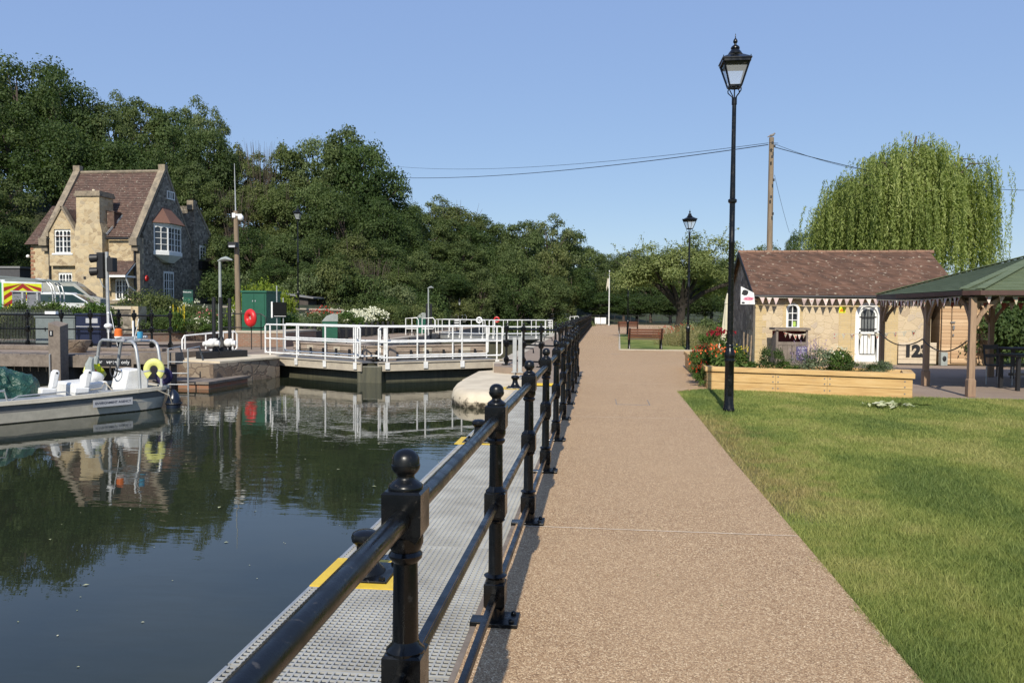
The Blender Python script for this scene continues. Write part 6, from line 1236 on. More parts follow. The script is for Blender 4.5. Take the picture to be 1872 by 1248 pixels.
def grey_lamp(px0, ybase, ytop, D, label, arm=.45):
    p = ond(px0, ybase, D); zt = ond(px0, ytop, D).z; zb = max(0, gz(p.x, p.y)); t = T('pole_lamp', label, 'street lamp', (p.x, p.y, zb)); h = zt - zb
    m = M(); m.tube([(0, 0, 0), (0, 0, h * .55), (0, 0, h * .551), (0, 0, h)], [.065, .06, .05, .045], 10); m.build('pole', MT['grey_paint'], t, smooth=True)
    m = M(); m.tube([(-.06, 0, h - .02), (.1, 0, h + .06), (arm * .5, 0, h + .09), (arm, 0, h + .03)], [.04, .09, .11, .03], 10); m.v = [(x, y * 1.2, h + (z - h) * .75) for x, y, z in m.v]; m.build('lamp_head', MT['grey_paint'], t, smooth=True)
grey_lamp(403, 620, 477, 27, 'grey-green flat-headed pole lamp beside the white sluice gear'); grey_lamp(783, 595, 527, 52, 'slim white flat-headed pole lamp beyond the nearer lock gates', .35); grey_lamp(933, 590, 552, 84, 'small pale pole lamp at the far lock', .1)
t = T('camera_pole', 'timber pole with a white camera, floodlight and thin aerial beside the green cabinet', 'pole', (0, 0, 0)); p = ond(437, 612, 34.5); t.location = (p.x, p.y, 0); q = ond(431, 386, 34.5); r_ = ond(428.5, 299, 34.5)
m = M(); m.tube([(p.x, p.y, 0), tuple(q)], [.13, .10], 10); m.build('pole_shaft', MT['pole_wood'], t, world=True, smooth=True); m = M(); m.tube([tuple(q - Vector((0, 0, .3))), tuple(r_)], [.035, .012], 6); m.build('aerial', MT['galv'], t, world=True)
m = M(); c = ond(440, 398, 34.4); m.sphere(c, .13, sq=(1, 1, 1.1)); m.b2(c + Vector((-.28, -.03, .08)), c + Vector((.05, .03, .16))); m.b2(c + Vector((-.36, -.08, .0)), c + Vector((-.22, .08, .2))); m.build('camera', MT['plastic_white'], t, world=True, smooth=True)
m = M(); c = ond(426, 448, 34.2); m.b2(c + Vector((-.16, -.16, -.1)), c + Vector((.2, .1, .12))); m.build('floodlight', MT['black_matt'], t, world=True); m = M(); m.b2(c + Vector((-.12, -.165, -.105)), c + Vector((.16, -.161, -.02))); m.build('floodlight_glass', MT['silver'], t, world=True)
# green cabinet on a brick plinth, display board, life ring
a = onz(396, 640, 0); p0, p1 = ony(396, 640, 32.2), ony(452, 634, 32.2); t = T('brick_plinth', 'brown brick plinth under the tall green cabinet', 'plinth', (p0.x, 32.2, 0)); m = M(); m.b2((p0.x, 32.2, 0), (ony(520, 630, 32.2).x, 36, .58)); m.build('brickwork', MT['brick'], t, world=True); m = M(); m.b2((p0.x - .03, 32.17, .581), (ony(520, 630, 32.2).x + .03, 36, .66)); m.build('slab', MT['concrete'], t, world=True)
X_, t0_ = ony(442, 580, 33).x, ony(487, 580, 33).x; z1 = ony(460, 531, 33).z; t = T('green_cabinet', 'tall dark green steel cabinet with double doors on the brick plinth', 'cabinet', (X_, 33, .66)); h = z1 - .66; w_ = t0_ - X_
m = M(); m.b2((0, 0, .0), (w_, 1.55, h - .1)); m.build('case', MT['green'], t, bevel=.01); m = M(); m.b2((-.03, -.05, h - .099), (w_ + .03, 1.6, h)); m.build('lid', MT['green'], t, bevel=.01)
for i in range(2): m = M(); m.b2((.1 + i * (w_ - .16) / 2, -.02, .06), (.08 + (i + 1) * (w_ - .16) / 2, -.001, h - .16)); d = m.build('door', MT['green'], t, bevel=.004); m = M(); m.b2((w_ * .5 + (i - .5) * .12, -.04, h * .72), (w_ * .5 + (i - .5) * .12 + .03, -.0205, h * .76)); m.build('lock', MT['silver'], d)
p = ond(511, 566, 29.6); t = T('display_board', 'dark glass display board on two thin posts right of the green cabinet', 'board', (p.x, p.y, 0)); m = M(); m.b2((-.25, -.03, p.z - .28), (.27, .03, p.z + .28)); m.build('panel', simple('board_face', (.008, .009, .009), .7, spec=.1), t); m = M(); m.b2((-.31, -.05, p.z - .3), (-.251, .05, p.z + .3)); m.b2((-.2, -.035, p.z - .25), (.26, -.0305, p.z - .235)); m.build('frame', MT['plastic_white'], t)
for x in (-.13, .12): m = M(); m.tube([(x, .06, 0), (x, .06, p.z + (.9 if x < 0 else .45))], .022, 8); m.build('post', MT['galv'], t)
A = ond(398, 573, 31.6); B = ond(486, 573, 31.2); 
def Q(s_, z): q = A.lerp(B, s_); return Vector((q.x, q.y, z))
tubrail('handrail', 'black two-bar handrail in front of the tall green cabinet', [[Q(0, A.z), Q(.9, A.z), Q(1, A.z - .12), Q(1, A.z - .45), Q(.93, A.z - .55), Q(0, A.z - .55)]], .022, MT['black_matt'], posts=[(Q(x, .0), Q(x, A.z)) for x in (.05, .35, .7, .9)])
p = ond(460, 581, 30.8); t = T('life_ring', 'red lifebuoy in its housing hung on the black handrail', 'lifebuoy', (p.x, p.y - .1, p.z), -.5); m = M(); m.torus((0, 0, 0), .21, .125, 'y', 28, 10); m.v = [(x, y * .9, z * 1.06) for x, y, z in m.v]; m.build('ring', MT['red'], t, smooth=True)
m = M(); m.lathe([(0, .2), (.05, .19)], n=20); m.v = [(a, c + .02, b) for a, b, c in m.v]; m.build('housing', MT['red'], t); text('lettering', '101', .2, MT['plastic_white'], t, (0, -.005, 0), (R(90), 0, 0), .002, .7)
def kiosk(px, ytop, D, w_, label):
    p = ond(px, 600, D); zt = ond(px, ytop, D).z; t = T('lock_control_kiosk', label, 'kiosk', (p.x, p.y, 0), .35, 'green lock control kiosks')
    m = M(); m.b2((-w_ / 2, -w_ / 2, 0), (w_ / 2, w_ / 2, zt - .38)); m.build('case', MT['green'], t, bevel=.01); m = M(); m.T = Matrix.Rotation(0, 4, 'Z'); m.prism([(-w_ / 2 - .02, zt - .379), (w_ / 2 + .02, zt - .379), (w_ / 2 + .02, zt - .05), (w_ / 2 - .2, zt), (-w_ / 2 + .2, zt - .12)], -w_ / 2 - .02, w_ / 2 + .02); m.build('hood', MT['grey_paint'], t, bevel=.01)
    m = M(); m.b2((-w_ * .3, -w_ / 2 - .012, zt - .68), (w_ * .15, -w_ / 2 - .001, zt - .5)); m.build('panel', MT['green_dk'], t)
kiosk(603, 573, 38.5, .72, 'green control kiosk with grey sloping hood, nearest of three'); kiosk(769, 571, 54, .62, 'green control kiosk beside the slim white lamp, second of three'); kiosk(898, 569, 84, .5, 'green control kiosk farthest off by the far lock gates')
# low retaining wall with black timber posts
t = T('retaining_wall', 'low dark timber retaining wall holding the flower bed along the left lockside', 'wall', (-14.2, 34, 0)); m = M(); m.b2((-14.3, 35.5, 0), (-14.12, 62, .5)); m.build('boards', MT['dark_wood'], t, world=True); m = M(); m.slab([(-20, 36), (-14.3, 35.5), (-14.3, 62), (-19, 62)], -.2, .46); kind(m.build('flower_bed', MT['soil']))
m = M(); m.b2((-.07, -.07, 0), (.07, .07, .82)); o0 = m.build('timber_post', MT['black_matt'], bevel=.01); tag(o0, 'short black timber post in the row along the left lockside', 'post', 'short black posts along the left lockside'); o0.location = (-13.75, 35.8, 0)
for i in range(1, 22): o = o0.copy(); col.objects.link(o); o.location = (-13.75, 35.8 + i * 1.22, 0)
GF = 'flowering shrubs in the lockside bed'
for i in range(30):
    y_ = 36 + (i // 2) * 1.85; x_ = -15.0 - (i % 2) * 1.7 - .3 * math.sin(i); bs = ['bed', 'mid', 'pale', 'olive', 'grey'][i % 5]; fl = [None, 'white', None, 'pink', None, 'white', 'red', None][i % 8] if not 12 <= i <= 17 else ('white_dense' if i % 2 == 0 else 'white')
    shrub('garden_shrub', ('green' if bs in ('bed', 'mid') else 'pale' if bs in ('pale', 'grey') else 'olive') + ' shrub ' + ({'white_dense': 'smothered in white blossom ', 'white': 'dotted with white flowers ', 'pink': 'with pink flowers ', 'red': 'with red flowers '}.get(fl, '')) + 'in the lockside bed', 'shrub', x_, y_, 1.9, 1.15 + .2 * math.sin(i * 1.3), bs, fl, .4, None)
# wall, hedge, sheds beyond the bed
a, b = ond(528, 556, 45), ond(622, 568, 50); t = T('stone_wall', 'low pale-coped stone wall beyond the lockside flower bed', 'wall', (a.x, a.y, 1)); m = M(); m.bar((a.x - 4, a.y, 1.15), (b.x, b.y, 1.0), .4, 1.0); m.build('stonework', MT['rubble_pale'], t, world=True); m = M(); m.bar((a.x - 4, a.y, 1.7), (b.x + .1, b.y, 1.55), .5, .1); m.build('coping', MT['concrete'], t, world=True)
for i in range(14): p = ond(598 + i * 12, 575, 53.5 + .5 * (i % 2)); shrub('hedge_shrub', 'clipped olive-green hedge shrub beyond the lockside flower bed', 'shrub', p.x, p.y, 1.9, 1.75, 'olive' if i % 3 else 'mid', None, .4, 'clipped hedge beyond the lockside bed')
for i, px in enumerate((470, 488, 505, 452)): p = ond(px, 530, 41 + i % 2); shrub('bright_shrub', 'bright lime-green shrub rising behind the tall green cabinet', 'shrub', p.x, p.y, 2.0, [2.9, 3.1, 2.7, 2.6][i], 'lime', None, .4, 'lime-green shrubs behind the green cabinet')
for i, (px, yy, D) in enumerate(((535, 541, 54), (608, 547, 58))):
    p = ond(px, yy, D); z0 = 1.; t = T('garden_shed', ('dark low-roofed garden shed beyond the stone wall, left of the pair', 'dark low-roofed garden shed beyond the stone wall, right of the pair')[i], 'shed', (p.x, p.y, z0)); m = M(); m.b2((-1.1, 0, 0), (1.1, 1.6, p.z - z0)); m.build('wall', MT['dark_wood'], t); m = M(); m.T = Matrix.Rotation(.12, 4, 'Y'); m.b2((-1.4, -.3, p.z - z0), (1.4, 1.9, p.z - z0 + .09)); m.build('roof', MT['lead'], t)
for i in range(26):
    p = ond(395 + i * 17, 575, 57 + 3 * (i % 3)); shrub('undergrowth_shrub', 'dark green shrub at the foot of the wooded slope', 'shrub', p.x, p.y, 3.6, 2.6 + .8 * math.sin(i * 1.7), ['dark', 'mid', 'olive', 'dark', 'pale'][i % 5], None, None, 'shrubs at the foot of the wooded slope')
for i in range(20):
    p = ond(800 + i * 14, 585, 78 + 5 * (i % 3)); shrub('undergrowth_shrub', 'rounded shrub beyond the far lock gates', 'shrub', p.x, p.y, 4.6, 3.0 + .9 * math.sin(i * 1.7), ['mid', 'dark', 'pale', 'olive'][i % 4], None, None, 'shrubs beyond the far lock gates')
# ================================================================ LOCK GATES with white railings
def leaf(label, A, B, hand, nposts=4, zt=.05, depth=True, rise=0.):
    """a lock gate leaf from A to B (x, y) with walkway and two white railings"""
    a, b = Vector((*A, 0)), Vector((*B, 0)); u = (b - a).normalized(); L = (b - a).length; ang = math.atan2(u.y, u.x); t = T('lock_gate', label, 'lock gate', (*A, zt), ang)
    m = M(); m.b2((0, -.05, -.26), (L, .0, .0)); m.b2((0, -.09, -.02), (L, .0, .0 + .015)); m.b2((0, .99, -.26), (L, 1.04, .0)); m.build('edge_beam', MT['concrete'] if depth else MT['galv'], t)
    m = M(); m.b2((0, .0005, -.03), (L, .9895, .0)); m.build('walkway', simple('gate_deck', (.16, .16, .16), .8), t)
    m = M(); m.b2((.05, .25, -2.0), (L, .7, -.04)); m.build('gate_planks', MT['gate_wood'], t)
    if depth:
        m = M(); m.b2((0, 1.10, -.6), (L, 1.42, .40)); m.b2((0, 1.07, .401), (L, 1.45, .45)); tb = m.build('timber_beam', MT['wall_wood'], t, bevel=.01)
        for x in (L * .16, L * .45, L * .78): m = M(); m.b2((x, 1.085, .08), (x + .3, 1.0985, .36)); m.build('pale_panel', MT['concrete'], tb)
        m = M(); m.tube([(.1, 1.02, .24), (L - .2, 1.02, .22)], .016, 6)
        for i in range(7): x = .3 + i * (L - .8) / 6; m.b2((x, 1.02, .0), (x + .06, 1.08, .3))
        m.build('grab_bar', MT['black_matt'], tb)
    for y, off in ((-.05, 0), (.98, .14)):
        x0_, x1_ = (0.02 if not off else -.3), L - .03
        m = M(); m.tube([(x0_, y, .12), (x0_, y, 1.0), (x0_ + .07, y, 1.06), (x1_ - .07, y, 1.06), (x1_, y, 1.0), (x1_, y, .2), (x1_ - .07, y, .14), (x0_ + .07, y, .14), (x0_, y, .2)], .026, 8); m.build('outer_rail', MT['white'], t, smooth=True)
        m = M(); m.tube([(x0_, y, .6), (x1_, y, .6)], .026, 8); m.build('middle_rail', MT['white'], t, smooth=True)
        for i in range(nposts):
            x = .28 + (L - .5) * i / (nposts - 1) + off; m = M(); m.tube([(x, y, -.1), (x, y, 1.05)], .026, 8); m.b2((x - .07, y - .045, -.2), (x + .07, y - .027, .0)); m.build('post', MT['white'], t, smooth=True)
    return t
PL, PM0, PM1, PR = onz(487, 662, -.15), onz(662, 675, -.15), onz(690, 675, -.15), onz(918, 668, -.15)
leaf('left leaf of the nearest lock gates with white railings above the basin', (PL.x, PL.y), (PM0.x, PM0.y), 0, 4); leaf('right leaf of the nearest lock gates with white railings above the basin', (PM1.x, PM1.y), (PR.x, PR.y), 1, 4)
m = M(); m.box((PM0.x + .2, PM0.y + .35, -.9), (.75, .6, 1.7)); tag(m.build('mitre_post', MT['gate_wood'], bevel=.03), 'dark wet timber meeting post under the middle of the nearest lock gates', 'post')
leaf('left leaf of the middle lock gates with white railings', (-11.4, 54.4), (-7.5, 52), 0, 5, -.12, False); leaf('right leaf of the middle lock gates with white railings', (-7.3, 52), (-3.2, 54.4), 0, 5, -.12, False)
leaf('left leaf of the farthest lock gates with white railings', (-10.8, 88), (-7.2, 86), 0, 4, .15, False); leaf('right leaf of the farthest lock gates with white railings', (-7.0, 86), (-3.2, 88), 0, 5, .15, False)
for i, (px, D, lab) in enumerate(((753, 50, 'left white looped hand rail by the middle lock gates'), (783, 50, 'right white looped hand rail by the middle lock gates'), (830, 78, 'white looped hand rail on the far left lockside'), (845, 80, 'white angled hand rail on the far left lockside'), (1050, 70, 'white looped hand rail by the far right lockside'))):
    p = ond(px, 600, D); tubrail('handrail', lab, [[Vector((p.x - .4, p.y, 0)), Vector((p.x - .4, p.y, 1.05)), Vector((p.x + .3, p.y, 1.1)), Vector((p.x + .42, p.y, .95)), Vector((p.x + .42, p.y, .5)), Vector((p.x + .3, p.y, .4)), Vector((p.x - .4, p.y, .4))]], .03, MT['white'], posts=[(Vector((p.x, p.y, 0)), Vector((p.x, p.y, 1.08)))])
def lockpost(px, D, label, n=2):
    p = ond(px, 600, D); t = T('sluice_gear', label, 'sluice gear', (p.x, p.y, 0))
    for i in range(n): m = M(); m.tube([(i * .28, 0, 0), (i * .28, 0, 2.0)], .07, 8); m.build('post', MT['black_matt'], t)
    m = M(); m.tube([(-.1, -.1, .55), (.5, -.1, .6)], .12, 10); m.sphere((.1, -.15, .62), .16); m.build('gearbox', MT['black_matt'], t, smooth=True)
lockpost(780, 51, 'twin black sluice posts at the left of the middle lock gates'); 
for px, D, lab in ((835, 57, 'small black notice with white lines left of the middle gates'), (1006, 57, 'small black notice with white lines right of the middle gates')):
    p = ond(px, 590, D); t = T('notice', lab, 'sign', (p.x, p.y, 0)); m = M(); m.b2((-.22, -.02, p.z - .3), (.22, .02, p.z + .3)); b_ = m.build('board', MT['black_matt'], t); m = M(); m.tube([(0, .05, 0), (0, .05, p.z)], .04, 8); m.build('post', MT['black_matt'], t)
    for i in range(3): m = M(); m.b2((-.16, -.026, p.z + .14 - i * .17), (.16, -.021, p.z + .21 - i * .17)); m.build('text_line', MT['plastic_white'], b_)
for px, D, mt, lab in ((876, 62, 'plastic_white', 'white lifebuoy on a post beyond the middle lock gates'), (908, 66, 'red', 'red lifebuoy on a post beyond the middle lock gates'), (928, 88, 'red', 'small distant red lifebuoy by the farthest gates')):
    p = ond(px, 584, D); t = T('life_ring', lab, 'lifebuoy', (p.x, p.y, 0)); m = M(); m.torus((0, 0, .8), .2, .07, 'y'); m.build('ring', MT[mt], t, smooth=True); m = M(); m.tube([(0, .1, 0), (0, .1, 1.2)], .04, 8); m.build('post', MT['black_matt'], t)
# small lockside cleats along the left wall
cm = M(); cm.tube([(-.22, 0, 0), (-.2, 0, .18), (.2, 0, .18), (.22, 0, 0)], .035, 6); c0 = cm.build('mooring_hoop', MT['black_matt'], smooth=True); tag(c0, 'low black mooring hoop on the edge of the lock chamber', 'mooring hoop', 'mooring hoops along the lock'); c0.location = (-11.6, 30, 0)
for x, y in ((-11.6, 36), (-11.6, 42), (-11.6, 48), (-11.6, 54), (-2.7, 30), (-2.7, 36), (-2.7, 42)): o = c0.copy(); col.objects.link(o); o.location = (x, y, 0)
m = M()
for y in (31, 34.5, 38, 43): m.b2((-11.079, y, -.5), (-11.06, y + .8, -.1))
kind(m.build('lock_wall_marks', MT['concrete']))
m = M()
for y in (27, 33, 39, 45, 51): m.b2((-11.079, y, -.45), (-11.0, y + .25, -.02)); m.b2((-11.079, y + 2, -.4), (-11.03, y + 4.4, -.34))
kind(m.build('lock_wall_fenders', MT['dark_wood']))
# pale channel posts at the right end of the near gates
for px, D, lab in ((941, 22.6, 'pale channel-section post at the right end of the nearest gates, left one'), (951, 22.2, 'pale channel-section post at the right end of the nearest gates, right one')):
    p = onz(px, 703 if px < 945 else 698, 0); p = Vector((ony(px, 650, 20.6).x, 20.6, 0)); zt = ony(px, 616, 20.6).z; t = T('channel_post', lab, 'post', (p.x, p.y, 0)); m = M(); m.b2((-.05, -.04, 0), (.05, -.03, zt)); m.b2((-.05, -.03, 0), (-.04, .05, zt)); m.b2((.04, -.03, 0), (.05, .05, zt)); m.build('channel', MT['galv'], t)
    m = M(); m.b2((-.08, -.08, 0.0), (.08, .08, .02)); m.build('foot', MT['galv'], t)
m = M(); a, b = ony(918, 660, 24.3), ony(942, 668, 22); m.add([(a.x, a.y, .0), (b.x, b.y, .02), (b.x, b.y, -.2), (a.x, a.y, -.25), (a.x, a.y + .04, .0), (b.x, b.y + .04, .02), (b.x, b.y + .04, -.2), (a.x, a.y + .04, -.25)], [(0, 1, 2, 3), (7, 6, 5, 4), (0, 4, 5, 1), (3, 2, 6, 7)]); tag(m.build('ramp_plate', MT['galv']), 'sloping pale metal plate joining the right gate leaf to the pier', 'plate')
t = T('yellow_edge_plate', 'thin yellow edging plate at the far end of the grating walkway', 'plate', (-1.2, 17.5, 0)); m = M(); m.b2((-.5, 0, -.04), (.45, .12, .012)); m.build('plate', MT['yellow'], t)
# signs by the cottage
p = ond(344, 545, 45); t = T('information_sign', 'dark and green information board on posts in front of the cottage gable', 'sign', (p.x, p.y, gz(p.x, p.y))); z0 = t.location.z; zt = ond(344, 530, 45).z - z0; zb = ond(344, 557, 45).z - z0; zm = (zt + zb) / 2
m = M(); m.b2((-.3, -.02, zm), (.3, .02, zt)); b_ = m.build('upper_board', MT['green_dk'], t); m = M(); m.b2((-.3, -.02, zb), (.3, .02, zm - .002)); m.build('lower_board', MT['green'], t); text('lettering', 'Welcome', .13, MT['plastic_white'], b_, (-.05, -.023, zt - .12), (R(90), 0, 0), .001)
for x in (-.22, .22): m = M(); m.tube([(x, .04, 0), (x, .04, zt)], .025, 6); m.build('post', MT['galv'], t)
# floating specks on the water
g = np.random.default_rng(12); n = 160; C = np.column_stack([-2.2 - g.random(n) * 7, 3.5 + g.random(n) ** 1.3 * 14, np.full(n, -.546)]); C = C[C[:, 0] > -.75 * C[:, 1] - .3]; n = len(C); o = mk('floating_leaves', leaves_mesh('floating_leaves', C, np.tile([0, 0, 1.], (n, 1)), .008 + .03 * g.random(n) ** 4, g.random(n), MT['lf_cut'], .6)); tag(o, 'tiny leaves and bits floating on the dark river', 'debris'); kind(o, 'stuff')

g = np.random.default_rng(44); n = 90; yy = 3.2 + g.random(n) ** 1.4 * 16; C = np.column_stack([-.4 + g.random(n) * 1.85, yy, np.full(n, .006)]); o = mk('path_litter', leaves_mesh('path_litter', C, np.array([0, 0, 1.]) + rnd_dir(n, g) * .25, .003 + .010 * g.random(n) ** 3, g.random(n), MT['lf_dry'], .5)); tag(o, 'tiny dry leaf bits scattered on the gravel path', 'litter'); kind(o, 'stuff')
# ================================================================ WORKBOAT
def boat():
    t = T('workboat', 'flat grey aluminium workboat with a tubular arch moored at the left', 'boat', (-9.32, 16.05, -.55), R(58.2)); B_ = 2.15; Lb = 8.6
    # stations along x: (x, half-beam scale, sheer)
    def pt(x, side, k):   # outline offset at the end: rounded corners
        q = min(1, max(0, (x + .9) / 1.0)); w_ = B_ / 2 * (1 - .22 * q ** 2.5); return (x, B_ / 2 + side * w_)
    xs_ = [-Lb, -6, -4, -2.5, -1.4, -.9, -.6, -.35, -.15, 0, .08]
    def strip(z0, z1, o0, o1, nm, mt, sh=True):
        m = M()
        for s_ in (-1, 1):
            vs = []
            for x in xs_:
                X, Y = pt(x, s_, 0); e = .05 * sstep(-2.5, 0, x); vs += [(X + .12 * z0 * (x > -.2), Y + s_ * o0, z0 + (e if z0 > .1 else 0)), (X + .22 * z1 * (x > -.2), Y + s_ * o1, z1 + e)]
            n = len(xs_); fs = [(2 * i, 2 * i + 2, 2 * i + 3, 2 * i + 1) for i in range(n - 1)]; m.add(vs, fs if s_ < 0 else [f[::-1] for f in fs])
        x = xs_[-1]; a, b = pt(x, -1, 0), pt(x, 1, 0); e = .05
        m.add([(a[0] + .12 * z0, a[1] - o0, z0 + (e if z0 > .1 else 0)), (b[0] + .12 * z0, b[1] + o0, z0 + (e if z0 > .1 else 0)), (b[0] + .22 * z1, b[1] + o1, z1 + e), (a[0] + .22 * z1, a[1] - o1, z1 + e)], [(0, 1, 2, 3)])
        return m.build(nm, mt, t)
    strip(-.25, .02, -.14, -.05, 'hull_bottom', MT['black_matt']); h_ = strip(.02, .215, -.05, .0, 'hull', MT['hull']); strip(.215, .36, .0, .03, 'hull_band', MT['hull_dark'])
    m = M()
    for s_ in (-1, 1):
        pts = [Vector((*pt(x, s_, 0), .40 + .05 * sstep(-2.5, 0, x))) + Vector((.22 * .4 * (x > -.2), s_ * .03, 0)) for x in xs_]
        for a, b in zip(pts, pts[1:]): m.bar(a, b, .09, .075)
    a = pt(xs_[-1], -1, 0); b = pt(xs_[-1], 1, 0); m.bar((a[0] + .09, a[1] - .03, .45), (b[0] + .09, b[1] + .03, .45), .09, .075); m.build('gunwale', MT['hull'], t)
    m = M(); m.slab([(x, pt(x, -1, 0)[1] + .01) for x in xs_] + [(x, pt(x, 1, 0)[1] - .01) for x in xs_[::-1]], .2, .29); m.build('deck', MT['galv'], t)
    m = M(); m.b2((-3.7, .06, .40), (-1.9, .5, .43)); m.b2((-1.2, .08, .435), (-.1, .42, .462)); m.build('tread_plate', MT['galv'], t)
    m = M(); m.tube([(-4.2, .1, .4), (-4.2, .1, .62), (-3.05, .1, .62), (-3.0, .1, .42)], .02, 8); m.tube([(-2.95, .14, .42), (-2.8, .14, .5), (-1.95, .14, .52), (-1.85, .14, .43)], .014, 6); m.build('grab_rail', MT['galv'], t, smooth=True)
    # arches
    for x, lean in ((-.50, .0), (-.02, .0)):
        m = M(); y0, y1 = .12, B_ - .12; pts = [(x + .02, y0, .40), (x + .03, y0 + .05, .9), (x, y0 + .1, 1.30), (x, y0 + .17, 1.41), (x, y0 + .3, 1.46), (x, y1 - .3, 1.46), (x, y1 - .17, 1.41), (x, y1 - .1, 1.30), (x - .03, y1 - .04, .9), (x - .1, y1, .40)]
        m.tube(pts, .034, 10); m.build('arch', MT['galv'], t, smooth=True)
    m = M(); 
    for y in (.5, B_ / 2, B_ - .5): m.tube([(-.50, y, 1.46), (-.02, y, 1.46)], .022, 6)
    m.build('arch_tie', MT['galv'], t, smooth=True)
    ar = M(); ar.lathe([(1.53, .085), (1.56, .085)], (-.5, 1.0, 0), 14); ab = ar.build('beacon_base', MT['plastic_white'], t, smooth=True); m = M(); m.lathe([(1.561, .085), (1.70, .08), (1.73, .05)], (-.5, 1.0, 0), 14); m.build('beacon', MT['orange'], ab, smooth=True)
    m = M(); m.tube([(-.6, 1.25, 1.5), (-.6, 1.25, 2.05)], .014, 6); m.sphere((-.6, 1.25, 1.78), .09, sq=(1, 1, .7)); m.sphere((-.6, 1.25, 2.06), .03); m.tube([(-.3, .75, 1.5), (-.3, .75, 1.9)], .022, 8); m.tube([(-.1, 1.9, 1.3), (-.2, 2.0, 2.1)], .008, 5); m.tube([(-.5, .3, 1.5), (-.45, .2, 1.95)], .008, 5); m.build('antenna', MT['plastic_white'], t, smooth=True)
    m = M(); m.tube([(-.3, .45, 1.53), (-.3, .45, 1.67)], .06, 10); m.build('blue_lamp', MT['blue'], t, smooth=True); m = M(); m.box((-.45, .6, 1.54), (.3, .1, .05)); m.tube([(-.45, .8, 1.52), (-.2, .35, 1.56)], .03, 8); m.build('horn', MT['silver'], t, smooth=True)
    # console, wheel, seats
    m = M(); m.prism([(-.75, .29), (-.2, .29), (-.15, .7), (-.35, .88), (-.62, .85)], .35, .95); m.build('console', MT['plastic_white'], t, bevel=.03)
    m = M(); m.prism([(-1.5, .29), (-.85, .29), (-.85, .62), (-1.5, .6)], .75, 1.75); m.build('engine_box', MT['plastic_white'], t, bevel=.04)
    m = M(); m.torus((-.78, .65, .86), .16, .015, 'x'); m.tube([(-.78, .65, .86), (-.6, .65, .8)], .02, 6); m.build('steering_wheel', MT['black_matt'], t, smooth=True)
    for x, y in ((-1.92, .95), (-1.42, .62)):
        k = .78; m = M(); m.prism([(x - .28 * k, .42), (x + .1 * k, .42), (x + .12 * k, .53), (x - .26 * k, .55)], y - .11, y + .11); m.prism([(x - .02, .535), (x + .10, .535), (x + .16, .84), (x + .14, .90), (x + .08, .90), (x + .04, .85)], y - .085, y + .085); s_ = m.build('white_cradle', MT['plastic_white'], t, bevel=.025)
        m = M(); m.tube([(x + .10, y - .092, .84), (x + .10, y + .092, .84)], .02, 10); m.build('hole', MT['black_matt'], s_, smooth=True)
    m = M(); m.sphere((-1.05, 1.05, .68), .19, sq=(1.3, 1, .75)); m.build('white_sack', MT['plastic_white'], t, smooth=True)
    m = M()
    for p in ((-.7, 1.65), (-.95, 1.35)): m.tube([(p[0], p[1], .5), (p[0], p[1] + .04, .95), (p[0] + .03, p[1], 1.1)], [.13, .09, .05], 8)
    m.build('control_column', MT['grey_paint'], t, smooth=True)
    # name plate
    m = M(); m.b2((-1.52, -.047, .175), (-.72, -.040, .325)); m.v = [(x, y + (.0 if z < .2 else -.0), z) for x, y, z in m.v]; q = m.build('name_plate', MT['silver'], t); q.rotation_euler.x = 0
    text('lettering', 'ENVIRONMENT AGENCY', .064, MT['navy'], q, (-1.12, -.049, .25), (R(90), 0, 0), .0006, 1, .001)
    m = M(); m.tube([(-.2, -.02, .44), (.05, -.1, .3), (.2, .0, .0)], .012, 5); m.tube([(-1.6, .6, .45), (-1.1, .5, .5), (-.9, .8, .6), (-1.0, .2, .44)], .014, 5); m.build('rope', MT['rope'], t)
    return t
boat()
BM = Matrix.Translation((-9.32, 16.05, -.55)) @ Matrix.Rotation(R(58.2), 4, 'Z')
# bow fender
p = BM @ Vector((.22, .1, .0)); t = T('boat_fender', 'dark blue and black fender hanging at the end of the workboat', 'fender', p, R(58.2)); m = M(); m.tube([(0, 0, -.22), (0, -.02, -.12), (.02, -.03, .12), (.03, -.02, .3), (.02, 0, .40)], [.03, .13, .16, .1, .03], 14); m.build('fender_body', simple('dark_blue_rubber', (.008, .014, .03), .3), t, smooth=True); m = M(); m.torus((.02, -.03, .1), .16, .02); m.tube([(.02, 0, .4), (-.15, .02, .45)], .012, 5); m.build('rope', MT['black_matt'], t)
# horseshoe buoy and navy fender on the arch
p = BM @ Vector((-.22, .02, .86)); t = T('horseshoe_buoy', 'pale yellow horseshoe lifebuoy hung on the workboat arch', 'lifebuoy', p, R(20)); m = M(); m.torus((0, 0, 0), .145, .07, 'y', 24, 10, -.9, math.pi + .9); m.v = [(x, y * .7, z * 1.15) for x, y, z in m.v]; m.build('buoy', MT['lemon'], t, smooth=True)
for a in (-.12, math.pi + .12): m = M(); m.torus((0, 0, 0), .145, .075, 'y', 3, 10, a - .11, a + .11); m.v = [(x, y * .72, z * 1.15) for x, y, z in m.v]; m.build('reflective_band', MT['silver'], t, smooth=True)
p = BM @ Vector((.06, .14, .70)); t = T('navy_buoy', 'navy blue ring buoy behind the yellow horseshoe on the workboat', 'buoy', p, R(10)); m = M(); m.torus((0, 0, 0), .12, .07, 'y', 24, 10); m.build('ring', simple('navy_cover', (.03, .02, .09), .7), t, smooth=True); m = M(); m.tube([(-.1, .02, -.15), (-.25, .02, -.1)], .02, 6); m.build('strap', MT['black_matt'], t)
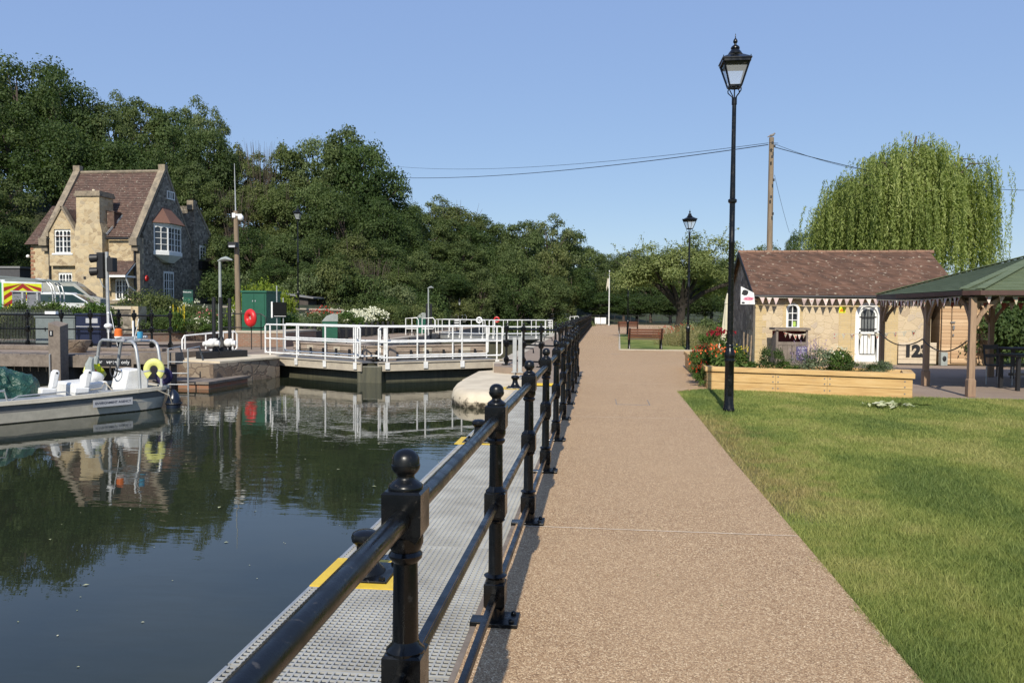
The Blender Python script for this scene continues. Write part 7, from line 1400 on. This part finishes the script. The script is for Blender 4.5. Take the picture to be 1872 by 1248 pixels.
for lab, q, mt, s_ in (('crumpled pale yellow jacket hung on the workboat arch leg', (-.62, 1.95, .72), 'lemon', .85), ('bright yellow and orange jacket in the middle of the workboat', (-.75, 1.5, .82), 'hi_vis', .5)):
    p = BM @ Vector(q); t = T('jacket', lab, 'jacket', p, R(50)); g = random.Random(3); m = M(); vs = {}
    def f_(u, v): a = u * 6.283; r_ = .15 * s_ * (1 + .22 * math.sin(a * 3 + v * 5) + .12 * math.sin(a * 7 + v * 9)) * (.35 + .9 * math.sin(math.pi * (.12 + .8 * v)) ** .6); return (r_ * math.cos(a) * 1.3, r_ * math.sin(a) * .7, -.22 * s_ + .42 * s_ * v + .03 * math.sin(a * 2))
    m.grid(f_, 24, 10); m.build('cloth', MT[mt], t, smooth=True); m = M(); m.sphere((-.12 * s_, -.05, -.02), .09 * s_, sq=(1.2, .8, .9)); m.build('lining', MT['orange'] if mt == 'hi_vis' else MT['maroon'], t, smooth=True)
# tarpaulin heap
p = BM @ Vector((-3.1, 1.6, .36)); t = T('tarpaulin', 'crumpled dark green tarpaulin tied over a load on the workboat', 'tarpaulin', p, R(58.2 - 25)); g = np.random.default_rng(4)
from mathutils import noise as mn
m = M()
def f_(u, v):
    a = u * 2 * math.pi; q = math.sin(v * math.pi / 2); r_ = (math.cos(v * math.pi / 2)) ** .5; x = 1.15 * r_ * math.cos(a); y = .62 * r_ * math.sin(a); z = .62 * q ** .8
    n1 = mn.noise(Vector((x * 2.1, y * 2.1, z * 2))) ; n2 = abs(mn.noise(Vector((x * 5 + y * 3, y * 5, z * 4 + 4)))) ; k = 1 + .22 * n1 - .3 * n2 * (1 - v * .3)
    wst = 1 - .16 * math.exp(-((x - .1) / .13) ** 2); return (x * (1 + .1 * n1), y * k * wst, z * k * wst)
m.grid(f_, 90, 40); m.build('cover', MT['tarp'], t, smooth=True)
m = M(); m.tube([(.1 + .03 * math.sin(a * 3), .56 * math.cos(a), .56 * math.sin(a)) for a in [i * math.pi / 14 for i in range(15)]], .02, 6); m.build('tie_rope', MT['orange'], t, smooth=True)
